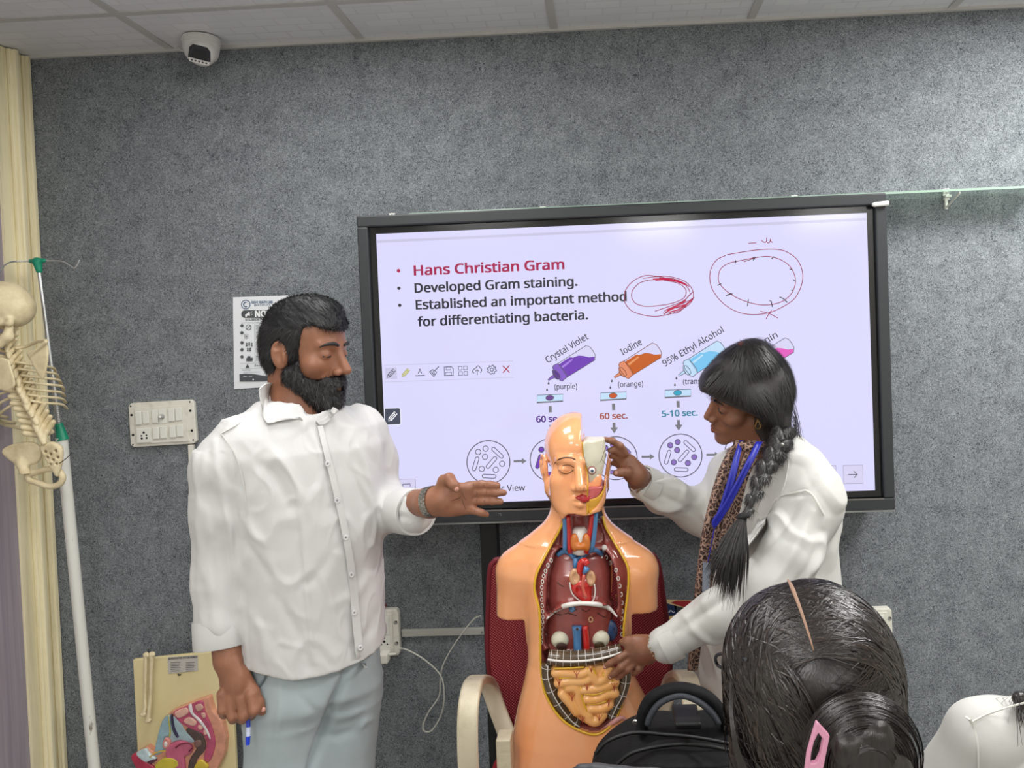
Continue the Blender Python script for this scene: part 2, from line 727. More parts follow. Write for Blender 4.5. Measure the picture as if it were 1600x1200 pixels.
def sheet(name, G, th, m, parent, smooth=60):
    """thick sheet from a grid of points G[nv][nu], thickness th away from the camera"""
    G = np.asarray(G, float)
    nv_, nu_ = G.shape[:2]
    V0 = G.reshape(-1, 3)
    du = np.gradient(G, axis=1).reshape(-1, 3)
    dv = np.gradient(G, axis=0).reshape(-1, 3)
    n = np.cross(du, dv)
    n /= np.linalg.norm(n, axis=1)[:, None] + 1e-12
    if n[:, 1].mean() < 0:
        n = -n                                   # n points away from the camera
    V1 = V0 + n * th
    N = len(V0)
    f = []
    for j in range(nv_ - 1):
        for i in range(nu_ - 1):
            a = j * nu_ + i
            q = (a, a + 1, a + nu_ + 1, a + nu_)
            f.append(q)
            f.append(tuple(N + k for k in q[::-1]))
    ed = [j * nu_ for j in range(nv_)]
    for seq in ([i for i in range(nu_)], [(nv_ - 1) * nu_ + i for i in range(nu_)][::-1], [j * nu_ for j in range(nv_)][::-1], [j * nu_ + nu_ - 1 for j in range(nv_)]):
        for a, b in zip(seq[:-1], seq[1:]):
            f.append((b, a, N + a, N + b))
    o = mesh(name, np.vstack([V0, V1]), f, m, parent)
    bm2 = bmesh.new()
    bm2.from_mesh(o.data)
    bmesh.ops.recalc_face_normals(bm2, faces=bm2.faces)
    bm2.to_mesh(o.data)
    bm2.free()
    o.data.polygons.foreach_set('use_smooth', np.ones(len(o.data.polygons), bool))
    o.data.set_sharp_from_angle(angle=math.radians(smooth))
    return o


def drape(name, v, A, B, up, th, m, parent, nu=12, nv=4, Yg=-0.8, sp=True):
    """strip between two pixel curves laid on the volume's front"""
    def res(P):
        P = np.asarray(P, float)
        Q = spline(P, 8) if (sp and len(P) > 2) else P
        t = np.r_[0, np.cumsum(np.linalg.norm(np.diff(Q, axis=0), axis=1))]
        u = np.linspace(0, t[-1], nu)
        return np.stack([np.interp(u, t, Q[:, 0]), np.interp(u, t, Q[:, 1])], 1)
    a, b = res(A), res(B)
    G = []
    ref = None
    for w in np.linspace(0, 1, nv):
        row = []
        for p in a * (1 - w) + b * w:
            row.append(drop(v, p[0], p[1], up, Yg))
        G.append(row)
    return sheet(name, G, th, m, parent)


def local_and(v, o, R, s, P, axes=(1, 2), soft=0.0):
    """keep only what lies inside the polygon P drawn in two local axes of the frame"""
    X, Y, Z = np.meshgrid(*v.ax, indexing='ij')
    m = v.V < 0.05
    pts = np.stack([X[m], Y[m], Z[m]], 1) - o
    q = (pts @ R) / s
    d = poly_sd(P, q[:, axes[0]], q[:, axes[1]]) * s
    d = d.astype(np.float32)
    if soft > 0:
        a = v.V[m]
        hh = np.clip(0.5 - 0.5 * (d - a) / soft, 0, 1)
        v.V[m] = d * (1 - hh) + a * hh + soft * hh * (1 - hh)
    else:
        v.V[m] = np.maximum(v.V[m], d)


def skin_mat(name, base, dark, rough=0.48):
    return mat(name, base, rough, noise=(26, dark, 0.35, 0.8, (1, 1, 1)), bump=(500, 0.08, (1, 1, 1)))


def hair_mat(name, a, b, rough=0.38):
    return mat(name, a, rough, spec=0.6, noise=(60, b, 0.35, 0.75, (6, 6, 0.5)), bump=(140, 0.12, (5, 5, 0.4)))


def strands(name, V, Q, flow, n, length, width, m, parent, lift=0.15, seed=1, curl=0.25, mask=None):
    """short flat hair blades rooted on a surface, combed along flow(points) -> vectors"""
    rg = np.random.default_rng(seed)
    A = np.linalg.norm(np.cross(V[Q[:, 2]] - V[Q[:, 0]], V[Q[:, 3]] - V[Q[:, 1]]), axis=1)
    if mask is not None:
        A = A * mask(V[Q].mean(1))
    f = rg.choice(len(Q), n, p=A / A.sum())
    w = rg.random((n, 2))
    P = (V[Q[f, 0]] * (1 - w[:, :1]) + V[Q[f, 1]] * w[:, :1]) * (1 - w[:, 1:]) + (V[Q[f, 3]] * (1 - w[:, :1]) + V[Q[f, 2]] * w[:, :1]) * w[:, 1:]
    N = np.cross(V[Q[f, 2]] - V[Q[f, 0]], V[Q[f, 3]] - V[Q[f, 1]])
    N /= np.linalg.norm(N, axis=1)[:, None] + 1e-12
    T = np.asarray(flow(P), float) + rg.normal(0, curl, (n, 3))
    T -= N * (T * N).sum(1)[:, None]
    T /= np.linalg.norm(T, axis=1)[:, None] + 1e-9
    L = length * rg.uniform(.6, 1.3, (n, 1))
    S = np.cross(T, N) * width / 2
    a = P - N * .0006
    b = P + T * L * .5 + N * L * lift
    c = P + T * L + N * L * lift * .9
    VV = np.stack([a - S, a + S, b - S * .8, b + S * .8, c - S * .15, c + S * .15], 1).reshape(-1, 3)
    i = np.arange(n)[:, None] * 6
    QQ = np.concatenate([i + np.array([[0, 1, 3, 2]]), i + np.array([[2, 3, 5, 4]])])
    o = npmesh(name, VV, QQ, m, parent)
    o['kind'] = 'stuff'
    return o


def locks(name, paths, width, m, parent, kind=True, ctr=None, jit=0.0):
    """long flat hair strands along given polylines (list of k x 3 arrays, all the same k)"""
    P = np.asarray(paths, float)
    n, k = P.shape[:2]
    T = np.gradient(P, axis=1)
    T /= np.linalg.norm(T, axis=2)[..., None] + 1e-12
    view = P - CAM if ctr is None else np.asarray(ctr) - P
    if jit:
        view = view / np.linalg.norm(view, axis=2)[..., None] + np.random.default_rng(n).normal(0, jit, (n, 1, 3))
    S = np.cross(T, view)
    S /= np.linalg.norm(S, axis=2)[..., None] + 1e-12
    w = (np.sin(np.linspace(.25, math.pi - .12, k))[None, :, None] * width / 2)
    VV = np.stack([P - S * w, P + S * w], 2).reshape(-1, 3)
    i = (np.arange(n) * k * 2)[:, None, None] + (np.arange(k - 1) * 2)[None, :, None]
    QQ = (i + np.array([0, 1, 3, 2])[None, None, :]).reshape(-1, 4)
    o = npmesh(name, VV, QQ, m, parent)
    if kind:
        o['kind'] = 'stuff'
    return o


def to_px(V):
    """pixels (1600 x 1200) of room points"""
    d = np.asarray(V) - CAM
    z = d @ AX_F
    return np.stack([PPX + F_PX * (d @ AX_R) / z, PPY - F_PX * (d @ AX_U) / z], 1)


def creases(V, N, lines):
    """raise or sink soft cloth folds along lines; each: (pixel points, width px, height m)"""
    q = to_px(V)
    view = V - CAM
    facing = np.clip(-(N * view).sum(1) / np.linalg.norm(view, axis=1) * 2.0, 0, 1)
    D = np.zeros(len(V))
    for pts, w, a in lines:
        P = spline(pts, 5) if len(pts) > 2 else np.asarray(pts, float)
        best = np.full(len(V), 1e9)
        tpar = np.zeros(len(V))
        for i in range(len(P) - 1):
            e = P[i + 1] - P[i]
            t = np.clip(((q - P[i]) @ e) / (e @ e + 1e-9), 0, 1)
            dd = ((q - P[i] - t[:, None] * e) ** 2).sum(1)
            m = dd < best
            best = np.where(m, dd, best)
            tpar = np.where(m, (i + t) / (len(P) - 1), tpar)
        D += a * np.exp(-best / (2 * (w / 2.0) ** 2)) * np.sin(np.clip(tpar, .08, .92) * math.pi) ** .5
    return V + N * (D * facing)[:, None]

# ================================================================== THE ROOM
XL, XR, YB = -1.86, 2.45, -6.4


def felt():
    m = bpy.data.materials.new('grey_felt')
    m.use_nodes = True
    nt = m.node_tree
    b = nt.nodes['Principled BSDF']
    b.inputs['Roughness'].default_value = 0.95
    b.inputs['Specular IOR Level'].default_value = 0.1
    tc = nt.nodes.new('ShaderNodeTexCoord')

    def noise(scale, detail, rough, dist=0.0, st=(1, 1, 1)):
        mp = nt.nodes.new('ShaderNodeMapping')
        mp.inputs['Scale'].default_value = st
        nt.links.new(tc.outputs['Object'], mp.inputs['Vector'])
        n = nt.nodes.new('ShaderNodeTexNoise')
        n.inputs['Scale'].default_value = scale
        n.inputs['Detail'].default_value = detail
        n.inputs['Roughness'].default_value = rough
        n.inputs['Distortion'].default_value = dist
        nt.links.new(mp.outputs['Vector'], n.inputs['Vector'])
        return n.outputs['Fac']
    a = noise(170, 2, 0.7, 2.2)
    c = noise(16, 3, 0.6)
    mx = nt.nodes.new('ShaderNodeMath')
    mx.operation = 'MULTIPLY_ADD'
    mx.inputs[1].default_value = 0.22
    nt.links.new(c, mx.inputs[0])
    nt.links.new(a, mx.inputs[2])
    r = nt.nodes.new('ShaderNodeValToRGB')
    e = r.color_ramp.elements
    e[0].position, e[0].color = 0.44, C(62, 66, 72)
    e[1].position, e[1].color = 0.78, C(154, 160, 163)
    nt.links.new(mx.outputs[0], r.inputs['Fac'])
    nt.links.new(r.outputs['Color'], b.inputs['Base Color'])
    bp = nt.nodes.new('ShaderNodeBump')
    bp.inputs['Strength'].default_value = 0.35
    bp.inputs['Distance'].default_value = 0.003
    nt.links.new(a, bp.inputs['Height'])
    nt.links.new(bp.outputs['Normal'], b.inputs['Normal'])
    return m


M_FELT = felt()
M_PAINT = mat('cream_paint', C(222, 220, 212), 0.6, noise=(3, C(212, 209, 200), 0.35, 0.7, (1, 1, 0.3)), bump=(60, 0.1, (1, 1, 1)))
M_WOODP = mat('cream_gloss_wood', C(246, 236, 198), 0.4, noise=(9, C(222, 210, 172), 0.45, 0.75, (4, 4, 0.25)), bump=(40, 0.25, (3, 3, 0.15)))
M_TILEF = mat('floor_tile', C(180, 178, 174), 0.35, noise=(6, C(166, 164, 160), 0.4, 0.7, (1, 1, 1)))

tag(MB().box((XL - 0.1, 0, 0), (XR + 0.1, 0.1, ZC + 0.1)).build('wall_back', M_FELT), 'grey speckled felt covered wall behind the display', kind='structure')
tag(MB().box((XL - 0.1, YB, 0), (XL, 0, ZC + 0.1)).build('wall_left', M_PAINT), 'cream painted side wall with the door', kind='structure')
tag(MB().box((XR, YB, 0), (XR + 0.1, 0, ZC + 0.1)).build('wall_right', M_PAINT), 'cream painted wall on the right', kind='structure')
tag(MB().box((XL - 0.1, YB - 0.1, 0), (XR + 0.1, YB, ZC + 0.1)).build('wall_front', M_PAINT), 'cream painted wall facing the display', kind='structure')
tag(MB().box((XL - 0.1, YB - 0.1, -0.1), (XR + 0.1, 0.1, 0)).build('floor', M_TILEF), 'grey tiled classroom floor', kind='structure')


def tile_mat():
    m = bpy.data.materials.new('ceiling_tile_print')
    m.use_nodes = True
    nt = m.node_tree
    b = nt.nodes['Principled BSDF']
    b.inputs['Roughness'].default_value = 0.55
    tc = nt.nodes.new('ShaderNodeTexCoord')
    br = nt.nodes.new('ShaderNodeTexBrick')
    br.inputs['Scale'].default_value = 1.0
    br.inputs['Brick Width'].default_value = 0.1
    br.inputs['Row Height'].default_value = 0.05
    br.inputs['Mortar Size'].default_value = 0.0035
    br.inputs['Mortar Smooth'].default_value = 0.4
    br.inputs['Color1'].default_value = C(234, 236, 239)
    br.inputs['Color2'].default_value = C(222, 224, 228)
    br.inputs['Mortar'].default_value = C(212, 213, 216)
    nt.links.new(tc.outputs['Object'], br.inputs['Vector'])
    n = nt.nodes.new('ShaderNodeTexNoise')
    n.inputs['Scale'].default_value = 5
    nt.links.new(tc.outputs['Object'], n.inputs['Vector'])
    mx = nt.nodes.new('ShaderNodeMix')
    mx.data_type = 'RGBA'
    mx.inputs['Factor'].default_value = 0.5
    mx.inputs['B'].default_value = C(226, 227, 230)
    nt.links.new(n.outputs['Fac'], mx.inputs['Factor'])
    nt.links.new(br.outputs['Color'], mx.inputs['A'])
    nt.links.new(mx.outputs['Result'], b.inputs['Base Color'])
    return m


M_TILE = tile_mat()
M_BAR = mat('ceiling_bar_paint', C(196, 194, 192), 0.45)
ceil = MB().box((XL - 0.1, YB - 0.1, ZC + 0.02), (XR + 0.1, 0.1, ZC + 0.12)).build('ceiling', mat('ceiling_void', C(120, 120, 120), 0.9))
tag(ceil, 'suspended ceiling of square white patterned tiles', kind='structure')
GX, GY0 = -1.373, -0.285
xs = [GX + 0.6 * i for i in range(-1, 7)]
ys = [0.0, GY0] + [GY0 - 0.6 * i for i in range(1, 11)]
tile_me = {}
for i in range(len(xs) - 1):
    for j in range(len(ys) - 1):
        x0, x1 = max(xs[i], XL) + 0.009, min(xs[i + 1], XR) - 0.009
        y1, y0 = ys[j] - 0.009, ys[j + 1] + 0.009
        key = (round(x1 - x0, 3), round(y1 - y0, 3))
        if key not in tile_me:
            t = MB().box((-(x1 - x0) / 2, -(y1 - y0) / 2, 0), ((x1 - x0) / 2, (y1 - y0) / 2, 0.014)).build('ceiling_tile', M_TILE, ceil)
            tile_me[key] = t.data
        else:
            t = bpy.data.objects.new('ceiling_tile', tile_me[key])
            COL.objects.link(t)
            t.parent = ceil
        t.location = ((x0 + x1) / 2, (y0 + y1) / 2, ZC + 0.004)
for x in xs[1:]:
    MB().box((x - 0.012, YB, ZC), (x + 0.012, 0, ZC + 0.006)).build('ceiling_bar', M_BAR, ceil)
for y in ys[1:]:
    MB().box((XL, y - 0.012, ZC + 0.0005), (XR, y + 0.012, ZC + 0.0065)).build('ceiling_bar', M_BAR, ceil)
tag(MB().box((XL, -0.012, ZC - 0.006), (XR, 0, ZC + 0.004)).build('trim_1', M_BAR), 'thin white angle strip where the wall meets the ceiling', kind='structure')

LAMP_LABELS = ['ceiling light panel above the man in front of the display', 'ceiling light panel nearest the right end of the display', 'ceiling light panel in the second row on the door side', 'ceiling light panel in the second row away from the door',
               'middle ceiling light panel of the rearmost row', 'ceiling light panel of the rearmost row nearest the right wall', 'ceiling light panel of the rearmost row on the door side']
M_GLOW = mat('lamp_diffuser', C(255, 250, 240), 0.5, emit=(1, 0.97, 0.93, 1), estr=3.0)
for i, (lx, ly, lw) in enumerate(LAMPS):
    e = empty('ceiling_light', (lx, ly, ZC - 0.01), LAMP_LABELS[i], 'ceiling light', 'ceiling light panels')
    MB().box((lx - 0.3, ly - 0.3, ZC - 0.011), (lx + 0.3, ly + 0.3, ZC - 0.001)).build('light_frame', M_BAR, e)
    MB().box((lx - 0.28, ly - 0.28, ZC - 0.0115), (lx + 0.28, ly + 0.28, ZC - 0.006)).build('diffuser', M_GLOW, e)

# door and its frame on the left wall, next to the corner
M_DOOR = mat('lilac_laminate', C(168, 158, 166), 0.45, noise=(7, C(140, 132, 142), 0.35, 0.7, (8, 8, 0.2)))
dr = MB().box((XL, -1.02, 0.01), (XL + 0.012, -0.135, 2.44)).build('door_1', M_DOOR)
tag(dr, 'lilac grey laminated door at the left edge', kind='structure')
fr = MB().box((XL, -0.135, 0), (XL + 0.02, -0.0, ZC)).build('trim_2', M_WOODP)
tag(fr, 'cream painted wooden door frame in the corner', kind='structure')
for (y0, y1, d) in ((-0.092, -0.058, 0.034), (-0.084, -0.066, 0.044), (-0.03, -0.0, 0.03), (-0.022, -0.004, 0.036)):
    MB().box((XL + 0.02, y0, 0), (XL + d, y1, ZC)).build('moulding', M_WOODP, fr, bevel=0.004)

# ------------------------------------------------------------------ interactive display
YS = -0.139
M_BLACK = mat('black_bezel', C(44, 47, 50), 0.42, bump=(400, 0.05, (1, 1, 1)))
M_BLACK2 = mat('black_glass_margin', C(22, 23, 25), 0.15)
M_SILV = mat('silver_strip', C(150, 152, 150), 0.35, metal=0.8)


def screen_mat():
    m = mat('lit_screen', C(20, 20, 24), 0.12, emit=C(219, 217, 252), estr=1.0, spec=0.4)
    return m


def ink(name, r, g, b):
    return mat('screen_' + name, C(12, 12, 14), 0.15, emit=C(r, g, b), estr=1.0)


M_SCR = screen_mat()
tv = empty('interactive_display', (0, -0.08, 0.03), 'large black framed interactive display showing a bacteria staining lesson', 'display')
W2, H2, ZT = 0.71425, 0.40175, CAM[2] - 0.10
# the frame: four bevelled rails
xo, zt_, zb_ = W2 + 0.052, ZT + H2 + 0.053, ZT - H2 - 0.055
xi, zti, zbi = W2 + 0.02, ZT + H2 + 0.02, ZT - H2 - 0.02
fy0, fy1 = YS - 0.016, YS + 0.05
MB().box((-xo, fy0, zti), (xo, fy1, zt_)).build('top_rail', M_BLACK, tv, bevel=0.004)
MB().box((-xo, fy0, zb_), (xo, fy1, zbi)).build('bottom_rail', M_BLACK, tv, bevel=0.004)
for sgn in (-1, 1):
    x0, x1 = sorted((sgn * xi, sgn * xo))
    MB().box((x0, fy0, zbi), (x1, fy1, zti)).build('side_rail', M_BLACK, tv, bevel=0.004)
MB().box((-xo + 0.01, fy1, zb_ + 0.01), (xo - 0.01, -0.02, zt_ - 0.01)).build('rear_housing', M_BLACK, tv)
b = MB()
b.box((-xi, YS - 0.001, zbi), (-W2, YS + 0.03, zti)).box((W2, YS - 0.001, zbi), (xi, YS + 0.03, zti))
b.box((-W2, YS - 0.001, zbi), (W2, YS + 0.03, ZT - H2)).box((-W2, YS - 0.001, ZT + H2), (W2, YS + 0.03, zti))
b.build('glass_margin', M_BLACK2, tv)
scr = MB().box((-W2, YS, ZT - H2), (W2, YS + 0.03, ZT + H2)).build('screen', M_SCR, tv)
MB().box((-xo + 0.004, fy0 - 0.001, zb_ - 0.004), (xo - 0.004, fy1 - 0.01, zb_ + 0.0005)).build('silver_strip', M_SILV, tv)
MB().box((-xi, fy0 - 0.0005, zbi - 0.004), (xi, YS, zbi)).build('silver_lip', mat('lip_metal', C(120, 116, 112), 0.4, metal=0.6), tv)
b = MB()
for px in (1310, 1322):
    p = at(px, 786.5, fy0)
    MB().box((p[0] - 0.004, fy0 - 0.0015, p[2] - 0.001), (p[0] + 0.004, fy0, p[2] + 0.001)).build('port', M_SILV, tv)
ribbon(b, [(779, 802.5), (782.5, 802.5), (782.5, 806)], 0.8, fy0 - 0.001)
b.build('frame_mark', M_SILV, tv)
# stand post and rails of the display
st_c = at(768, 900, -0.09)[0]
MB().box((st_c - 0.026, -0.115, 0.08), (st_c + 0.026, -0.065, zb_ + 0.1)).build('stand_post', mat('stand_black', C(14, 15, 17), 0.5), tv, bevel=0.003)
MB().box((-st_c - 0.026, -0.115, 0.08), (-st_c + 0.026, -0.065, zb_ + 0.1)).build('stand_post', MATS['stand_black'], tv, bevel=0.003)
MB().box((st_c - 0.05, -0.40, 0.03), (st_c + 0.05, -0.02, 0.085)).build('stand_foot', MATS['stand_black'], tv, bevel=0.01)
MB().box((-st_c - 0.05, -0.40, 0.03), (-st_c + 0.05, -0.02, 0.085)).build('stand_foot', MATS['stand_black'], tv, bevel=0.01)
MB().box((st_c, -0.105, 0.3), (-st_c, -0.075, 0.36)).build('stand_rail', MATS['stand_black'], tv)

# ---- what the screen shows (flat print on the screen, 0.3 mm layers)
K_TXT, K_RED, K_LINE = ink('charcoal', 50, 50, 60), ink('crimson', 168, 34, 80), ink('grey_line', 92, 90, 106)
K_PEN, K_TICK, K_GREY = ink('pen_red', 150, 34, 70), ink('tick', 60, 50, 60), ink('arrow_grey', 122, 122, 128)
K_PUR, K_PURD, K_ORA, K_ORAL = ink('purple', 112, 60, 180), ink('purple_dark', 90, 50, 140), ink('orange', 196, 92, 22), ink('orange_light', 226, 140, 104)
K_BLU, K_BLUL, K_TEAL, K_PINK = ink('sky', 128, 200, 242), ink('pale_blue', 196, 224, 250), ink('teal', 58, 168, 200), ink('pink', 226, 92, 190)
K_WH, K_LIL, K_SLATE, K_BROWN = ink('white', 250, 250, 255), ink('lilac', 200, 198, 226), ink('slate', 74, 78, 94), ink('brown', 168, 92, 84)
K_TEALT, K_LAV, K_YEL, K_XRED = ink('teal_text', 62, 136, 160), ink('lavender', 140, 112, 190), ink('pale_yellow', 226, 222, 170), ink('x_red', 170, 50, 70)
L1, L2, L3, L4 = YS - 0.0006, YS - 0.0009, YS - 0.0012, YS - 0.0015


def scr_text(name, rows, m, bold=0.0):
    for s, p0, p1, cap in rows:
        b_ = MB()
        put_text(b_, s, p0, p1, cap, L2, bold)
        b_.build(name, m, tv)


def scr_poly(name, items, m, Y):
    for it in items:
        b_ = MB()
        poly(b_, it, Y)
        b_.build(name, m, tv)


def scr_line(name, items, m, w, Y, closed=False):
    for it in items:
        b_ = MB()
        ribbon(b_, it, w, Y, closed)
        b_.build(name, m, tv)


scr_text('heading_text', [('Hans Christian Gram', (647.5, 430.3), (881.3, 420.3), 15.2)], K_RED, 0.75)
scr_text('body_text', [('Developed Gram staining.', (648.6, 457.3), (901.9, 446.3), 14.2), ('Established an important method', (650.4, 483.4), (978.8, 470.2), 14.2),
                       ('for differentiating bacteria.', (653.5, 509.8), (918.4, 498.8), 14.2)], K_TXT, 0.65)
scr_poly('bullet', [circ(622.7, 423, 2.8)], K_RED, L2)
for p in ((623.3, 450.4), (624.6, 477)):
    scr_poly('bullet', [circ(p[0], p[1], 2.6)], K_TXT, L2)
scr_line('top_line', [[(589.5, 377.6), (1353.5, 342.5)]], K_LIL, 4.0, L1)
scr_text('stain_name', [('Crystal Violet', (856, 567.5), (920, 529), 10.2), ('Iodine', (973, 555), (1003.8, 537.8), 10.2),
                        ('95% Ethyl Alcohol', (1039, 573), (1131.5, 518.5), 10.2), ('Safranin', (1164, 555.5), (1216, 526.5), 10.2)], K_TXT, 0.12)
scr_text('colour_note', [('(purple)', (866.5, 608.6), (901.8, 607.4), 8.4), ('(orange)', (965.8, 604.8), (1005, 603.4), 8.4), ('(transparent)', (1067.5, 600.5), (1130, 598.5), 8.4),
                         ('Microscopic View', (719, 769.5), (820.5, 766.5), 9.6)], K_TXT, 0.12)
scr_text('time_note', [('60 sec.', (838.3, 659.8), (880.5, 658.4), 9.4)], K_PURD, 0.5)
scr_text('time_note', [('60 sec.', (937.5, 655), (980.3, 653.8), 9.4)], K_BROWN, 0.5)
scr_text('time_note', [('5-10 sec.', (1034.5, 651.4), (1089.8, 649.2), 9.4)], K_TEALT, 0.5)

BOT = np.array([(105, -168), (400, -355), (440, -338), (470, -300), (495, -253), (490, -203), (200, -23)]) / 6.667
CAP = np.array([(48, -128), (62, -150), (105, -168), (150, -120), (190, -60), (200, -23), (150, 19), (125, 8), (70, -60)]) / 6.667
CP2 = np.array([(46, -95), (80, -98), (118, -60), (132, -20), (105, 2), (75, -15), (52, -60)]) / 6.667
NOZ = np.array([(0, 0), (60, -54), (80, -24), (6, 12)]) / 6.667
LIQ = np.array([(110, -155), (230, -233), (262, -228), (320, -250), (370, -246), (430, -232), (488, -238), (486, -204), (202, -28), (160, -90)]) / 6.667
SHINE = np.array([(140, -135), (250, -215), (262, -205), (160, -120)]) / 6.667
for tip, liq, light in (((856, 593), K_PUR, K_PURD), ((959.5, 589), K_ORA, K_ORAL), ((1060, 586), K_BLU, K_BLUL), ((1166.5, 581), K_PINK, K_PINK)):
    t = np.array(tip)
    scr_poly('bottle_glass', [t + BOT], K_BLUL if liq is K_BLU else K_LAV if False else ink('glass', 214, 212, 244), L1)
    scr_poly('bottle_liquid', [t + LIQ], liq, L2)
    scr_poly('bottle_shine', [t + SHINE], ink('shine_%d' % tip[0], *{856: (168, 128, 226), 959: (228, 150, 96), 1060: (190, 228, 250), 1166: (240, 150, 214)}[int(tip[0])]), L3)
    scr_poly('bottle_cap', [t + CAP, t + NOZ], light if liq is not K_PUR else ink('cap_purple', 132, 92, 196), L2)
    scr_poly('bottle_collar', [t + CP2], light, L3)
    scr_line('bottle_outline', [t + BOT, t + CAP, t + CP2, t + NOZ], K_LINE if liq is not K_ORA else ink('brown_line', 120, 62, 34), 1.0, L4, True)
for (sx, sy), m in (((839.5, 617.3), ink('purple_drop', 106, 66, 140)), ((938.5, 613.8), ink('orange_drop', 206, 88, 40)), ((1039.3, 609.5), K_TEAL)):
    o = np.array([sx, sy])
    S = o + np.array([(0, 0), (40.5, -1.5), (40, 10), (-0.6, 12.4)])
    scr_poly('slide_glass', [S], K_BLUL, L1)
    scr_poly('slide_edge', [o + np.array([(-0.6, 10.6), (40, 8.4), (40, 10.6), (-0.6, 12.8)])], K_GREY, L2)
    scr_line('slide_outline', [S], K_LINE, 1.0, L3, True)
    scr_poly('slide_drop', [circ(sx + 19.5, sy + 4.3, 6.2, 4.0, 20, -0.08)], m, L3)
    scr_line('slide_drop_outline', [circ(sx + 19.5, sy + 4.3, 6.2, 4.0, 20, -0.08)], K_LINE, 0.9, L4, True)
    for dx, dy, rr in ((17.6, -18.5, 1.7), (15.2, -8.2, 1.7)):
        scr_poly('falling_drop', [np.array([(sx + dx, sy + dy - 3), (sx + dx + rr, sy + dy + 0.5), (sx + dx + 0.8, sy + dy + 2), (sx + dx - 0.8, sy + dy + 2), (sx + dx - rr, sy + dy + 0.5)])], K_LINE, L2)
    scr_poly('stem_bar', [o + np.array([(17.6, 17), (22.4, 16.8), (22.8, 27), (18, 27.2)])], K_GREY, L2)
    scr_poly('down_arrow', [o + np.array([(18.6, 46.8), (23, 46.6), (23.2, 54), (27.2, 54), (21.2, 63.4), (15, 54.3), (18.8, 54.2)])], K_GREY, L2)


def rod(cx, cy, L, w, rot):
    t = np.linspace(-math.pi / 2, math.pi / 2, 7)
    a = np.stack([L / 2 + w / 2 * np.cos(t), w / 2 * np.sin(t)], 1)
    P = np.vstack([a, -a])
    c_, s_ = math.cos(rot), math.sin(rot)
    return np.stack([cx + P[:, 0] * c_ - P[:, 1] * s_, cy + P[:, 0] * s_ + P[:, 1] * c_], 1)


COC = [(-16, -16), (-4.4, -21.2), (-5.3, -8.4), (21.5, 2.4), (-10.5, 10.5), (11.5, 11.8)]
RODS = [(14.2, -14.7, 17, 0.74), (-20, 2.6, 17, -1.28), (4.7, 0.5, 17, -0.86), (1, 22, 16, 0.03)]
for (cx, cy), cf, rf in (((763.2, 722.2), None, None), ((862, 718.6), K_PUR, K_PUR), ((962, 716), K_LAV, K_LAV), ((1063.3, 711.8), K_LAV, None), ((1166, 708), K_LAV, K_PINK)):
    scr_line('dish_ring', [circ(cx, cy, 33.6, n=48)], K_LINE, 1.5, L2, True)
    if cf:
        scr_poly('round_bacteria', [circ(cx + a, cy + b_, 4.2, n=16) for a, b_ in COC], cf, L1)
    if rf:
        scr_poly('rod_bacteria', [rod(cx + a, cy + b_, L, 5.6, r_) for a, b_, L, r_ in RODS], rf, L1)
    scr_line('bacteria_outline', [circ(cx + a, cy + b_, 4.2, n=16) for a, b_ in COC] + [rod(cx + a, cy + b_, L, 5.6, r_) for a, b_, L, r_ in RODS], K_LINE, 1.2, L2, True)
for x, y in ((802.6, 720.8), (901, 717), (1002.5, 714), (1103.8, 710.8)):
    scr_poly('right_arrow', [np.array([(x, y - 1.8), (x + 13, y - 2), (x + 13, y - 5), (x + 20.2, y - .4), (x + 13, y + 4.2), (x + 13, y + 1.4), (x, y + 1.6)])], K_GREY, L2)
scr_line('dash', [[(1251, 692), (1259, 691.7)]], K_LINE, 1.6, L2)

# tool bar
scr_line('tool_bar_outline', [[(600.6, 570.7), (801.7, 564.1), (802.4, 589.6), (601.7, 597.1)]], K_LIL, 1.0, L1, True)
scr_poly('tool_highlight', [[(602, 574.8), (620, 574.2), (620.4, 592), (602.5, 592.8)]], ink('tool_hi', 200, 198, 228), L1)


def pencil(cx, cy, s, rot=-0.85):
    c_, sn = math.cos(rot), math.sin(rot)
    f = lambda P: np.array([(cx + (x * c_ - y * sn) * s, cy + (x * sn + y * c_) * s) for x, y in P])
    return [f([(-9, 0), (-5, -2.6), (8, -2.6), (8, 2.6), (-5, 2.6)]), f([(-5, -2.6), (-5, 2.6)]), f([(5, -2.6), (5, 2.6)]), f([(-5, 0), (5, 0)])]


for nm, cx, cy, s, m in (('pencil_icon', 611, 583.6, 0.95, K_SLATE), ('marker_icon', 633.7, 582.7, 0.9, ink('marker', 168, 166, 120))):
    P = pencil(cx, cy, s)
    b_ = MB()
    ribbon(b_, P[0], 1.2, L3, True)
    for q in P[1:]:
        ribbon(b_, q, 0.9, L3)
    b_.build(nm, m, tv)
    if nm == 'marker_icon':
        scr_poly('marker_fill', [P[0]], K_YEL, L2)
scr_text('letter_icon', [('A', (653, 583.8), (659.4, 583.6), 7.4)], K_SLATE, 0.1)
scr_line('letter_underline', [[(648.6, 587.2), (663.6, 586.6)]], K_SLATE, 1.3, L2)
scr_line('brush_icon', [[(671, 581), (678, 589), (682.5, 581.5), (676, 577.5), (671, 581)], [(679.5, 579), (685.8, 572.6)], [(674, 580.5), (678, 586)], [(677, 579.5), (679.6, 585.5)]], K_SLATE, 1.3, L2)
scr_line('save_icon', [[(694, 573.2), (705, 572.8), (708, 575.6), (708.2, 586.6), (694.4, 587.2)], [(697, 573.4), (697.2, 578), (704.4, 577.8), (704.2, 573.2)], [(696.6, 586.8), (696.6, 581.8), (705.4, 581.4), (705.6, 586.4)]], K_SLATE, 1.2, L2, True)
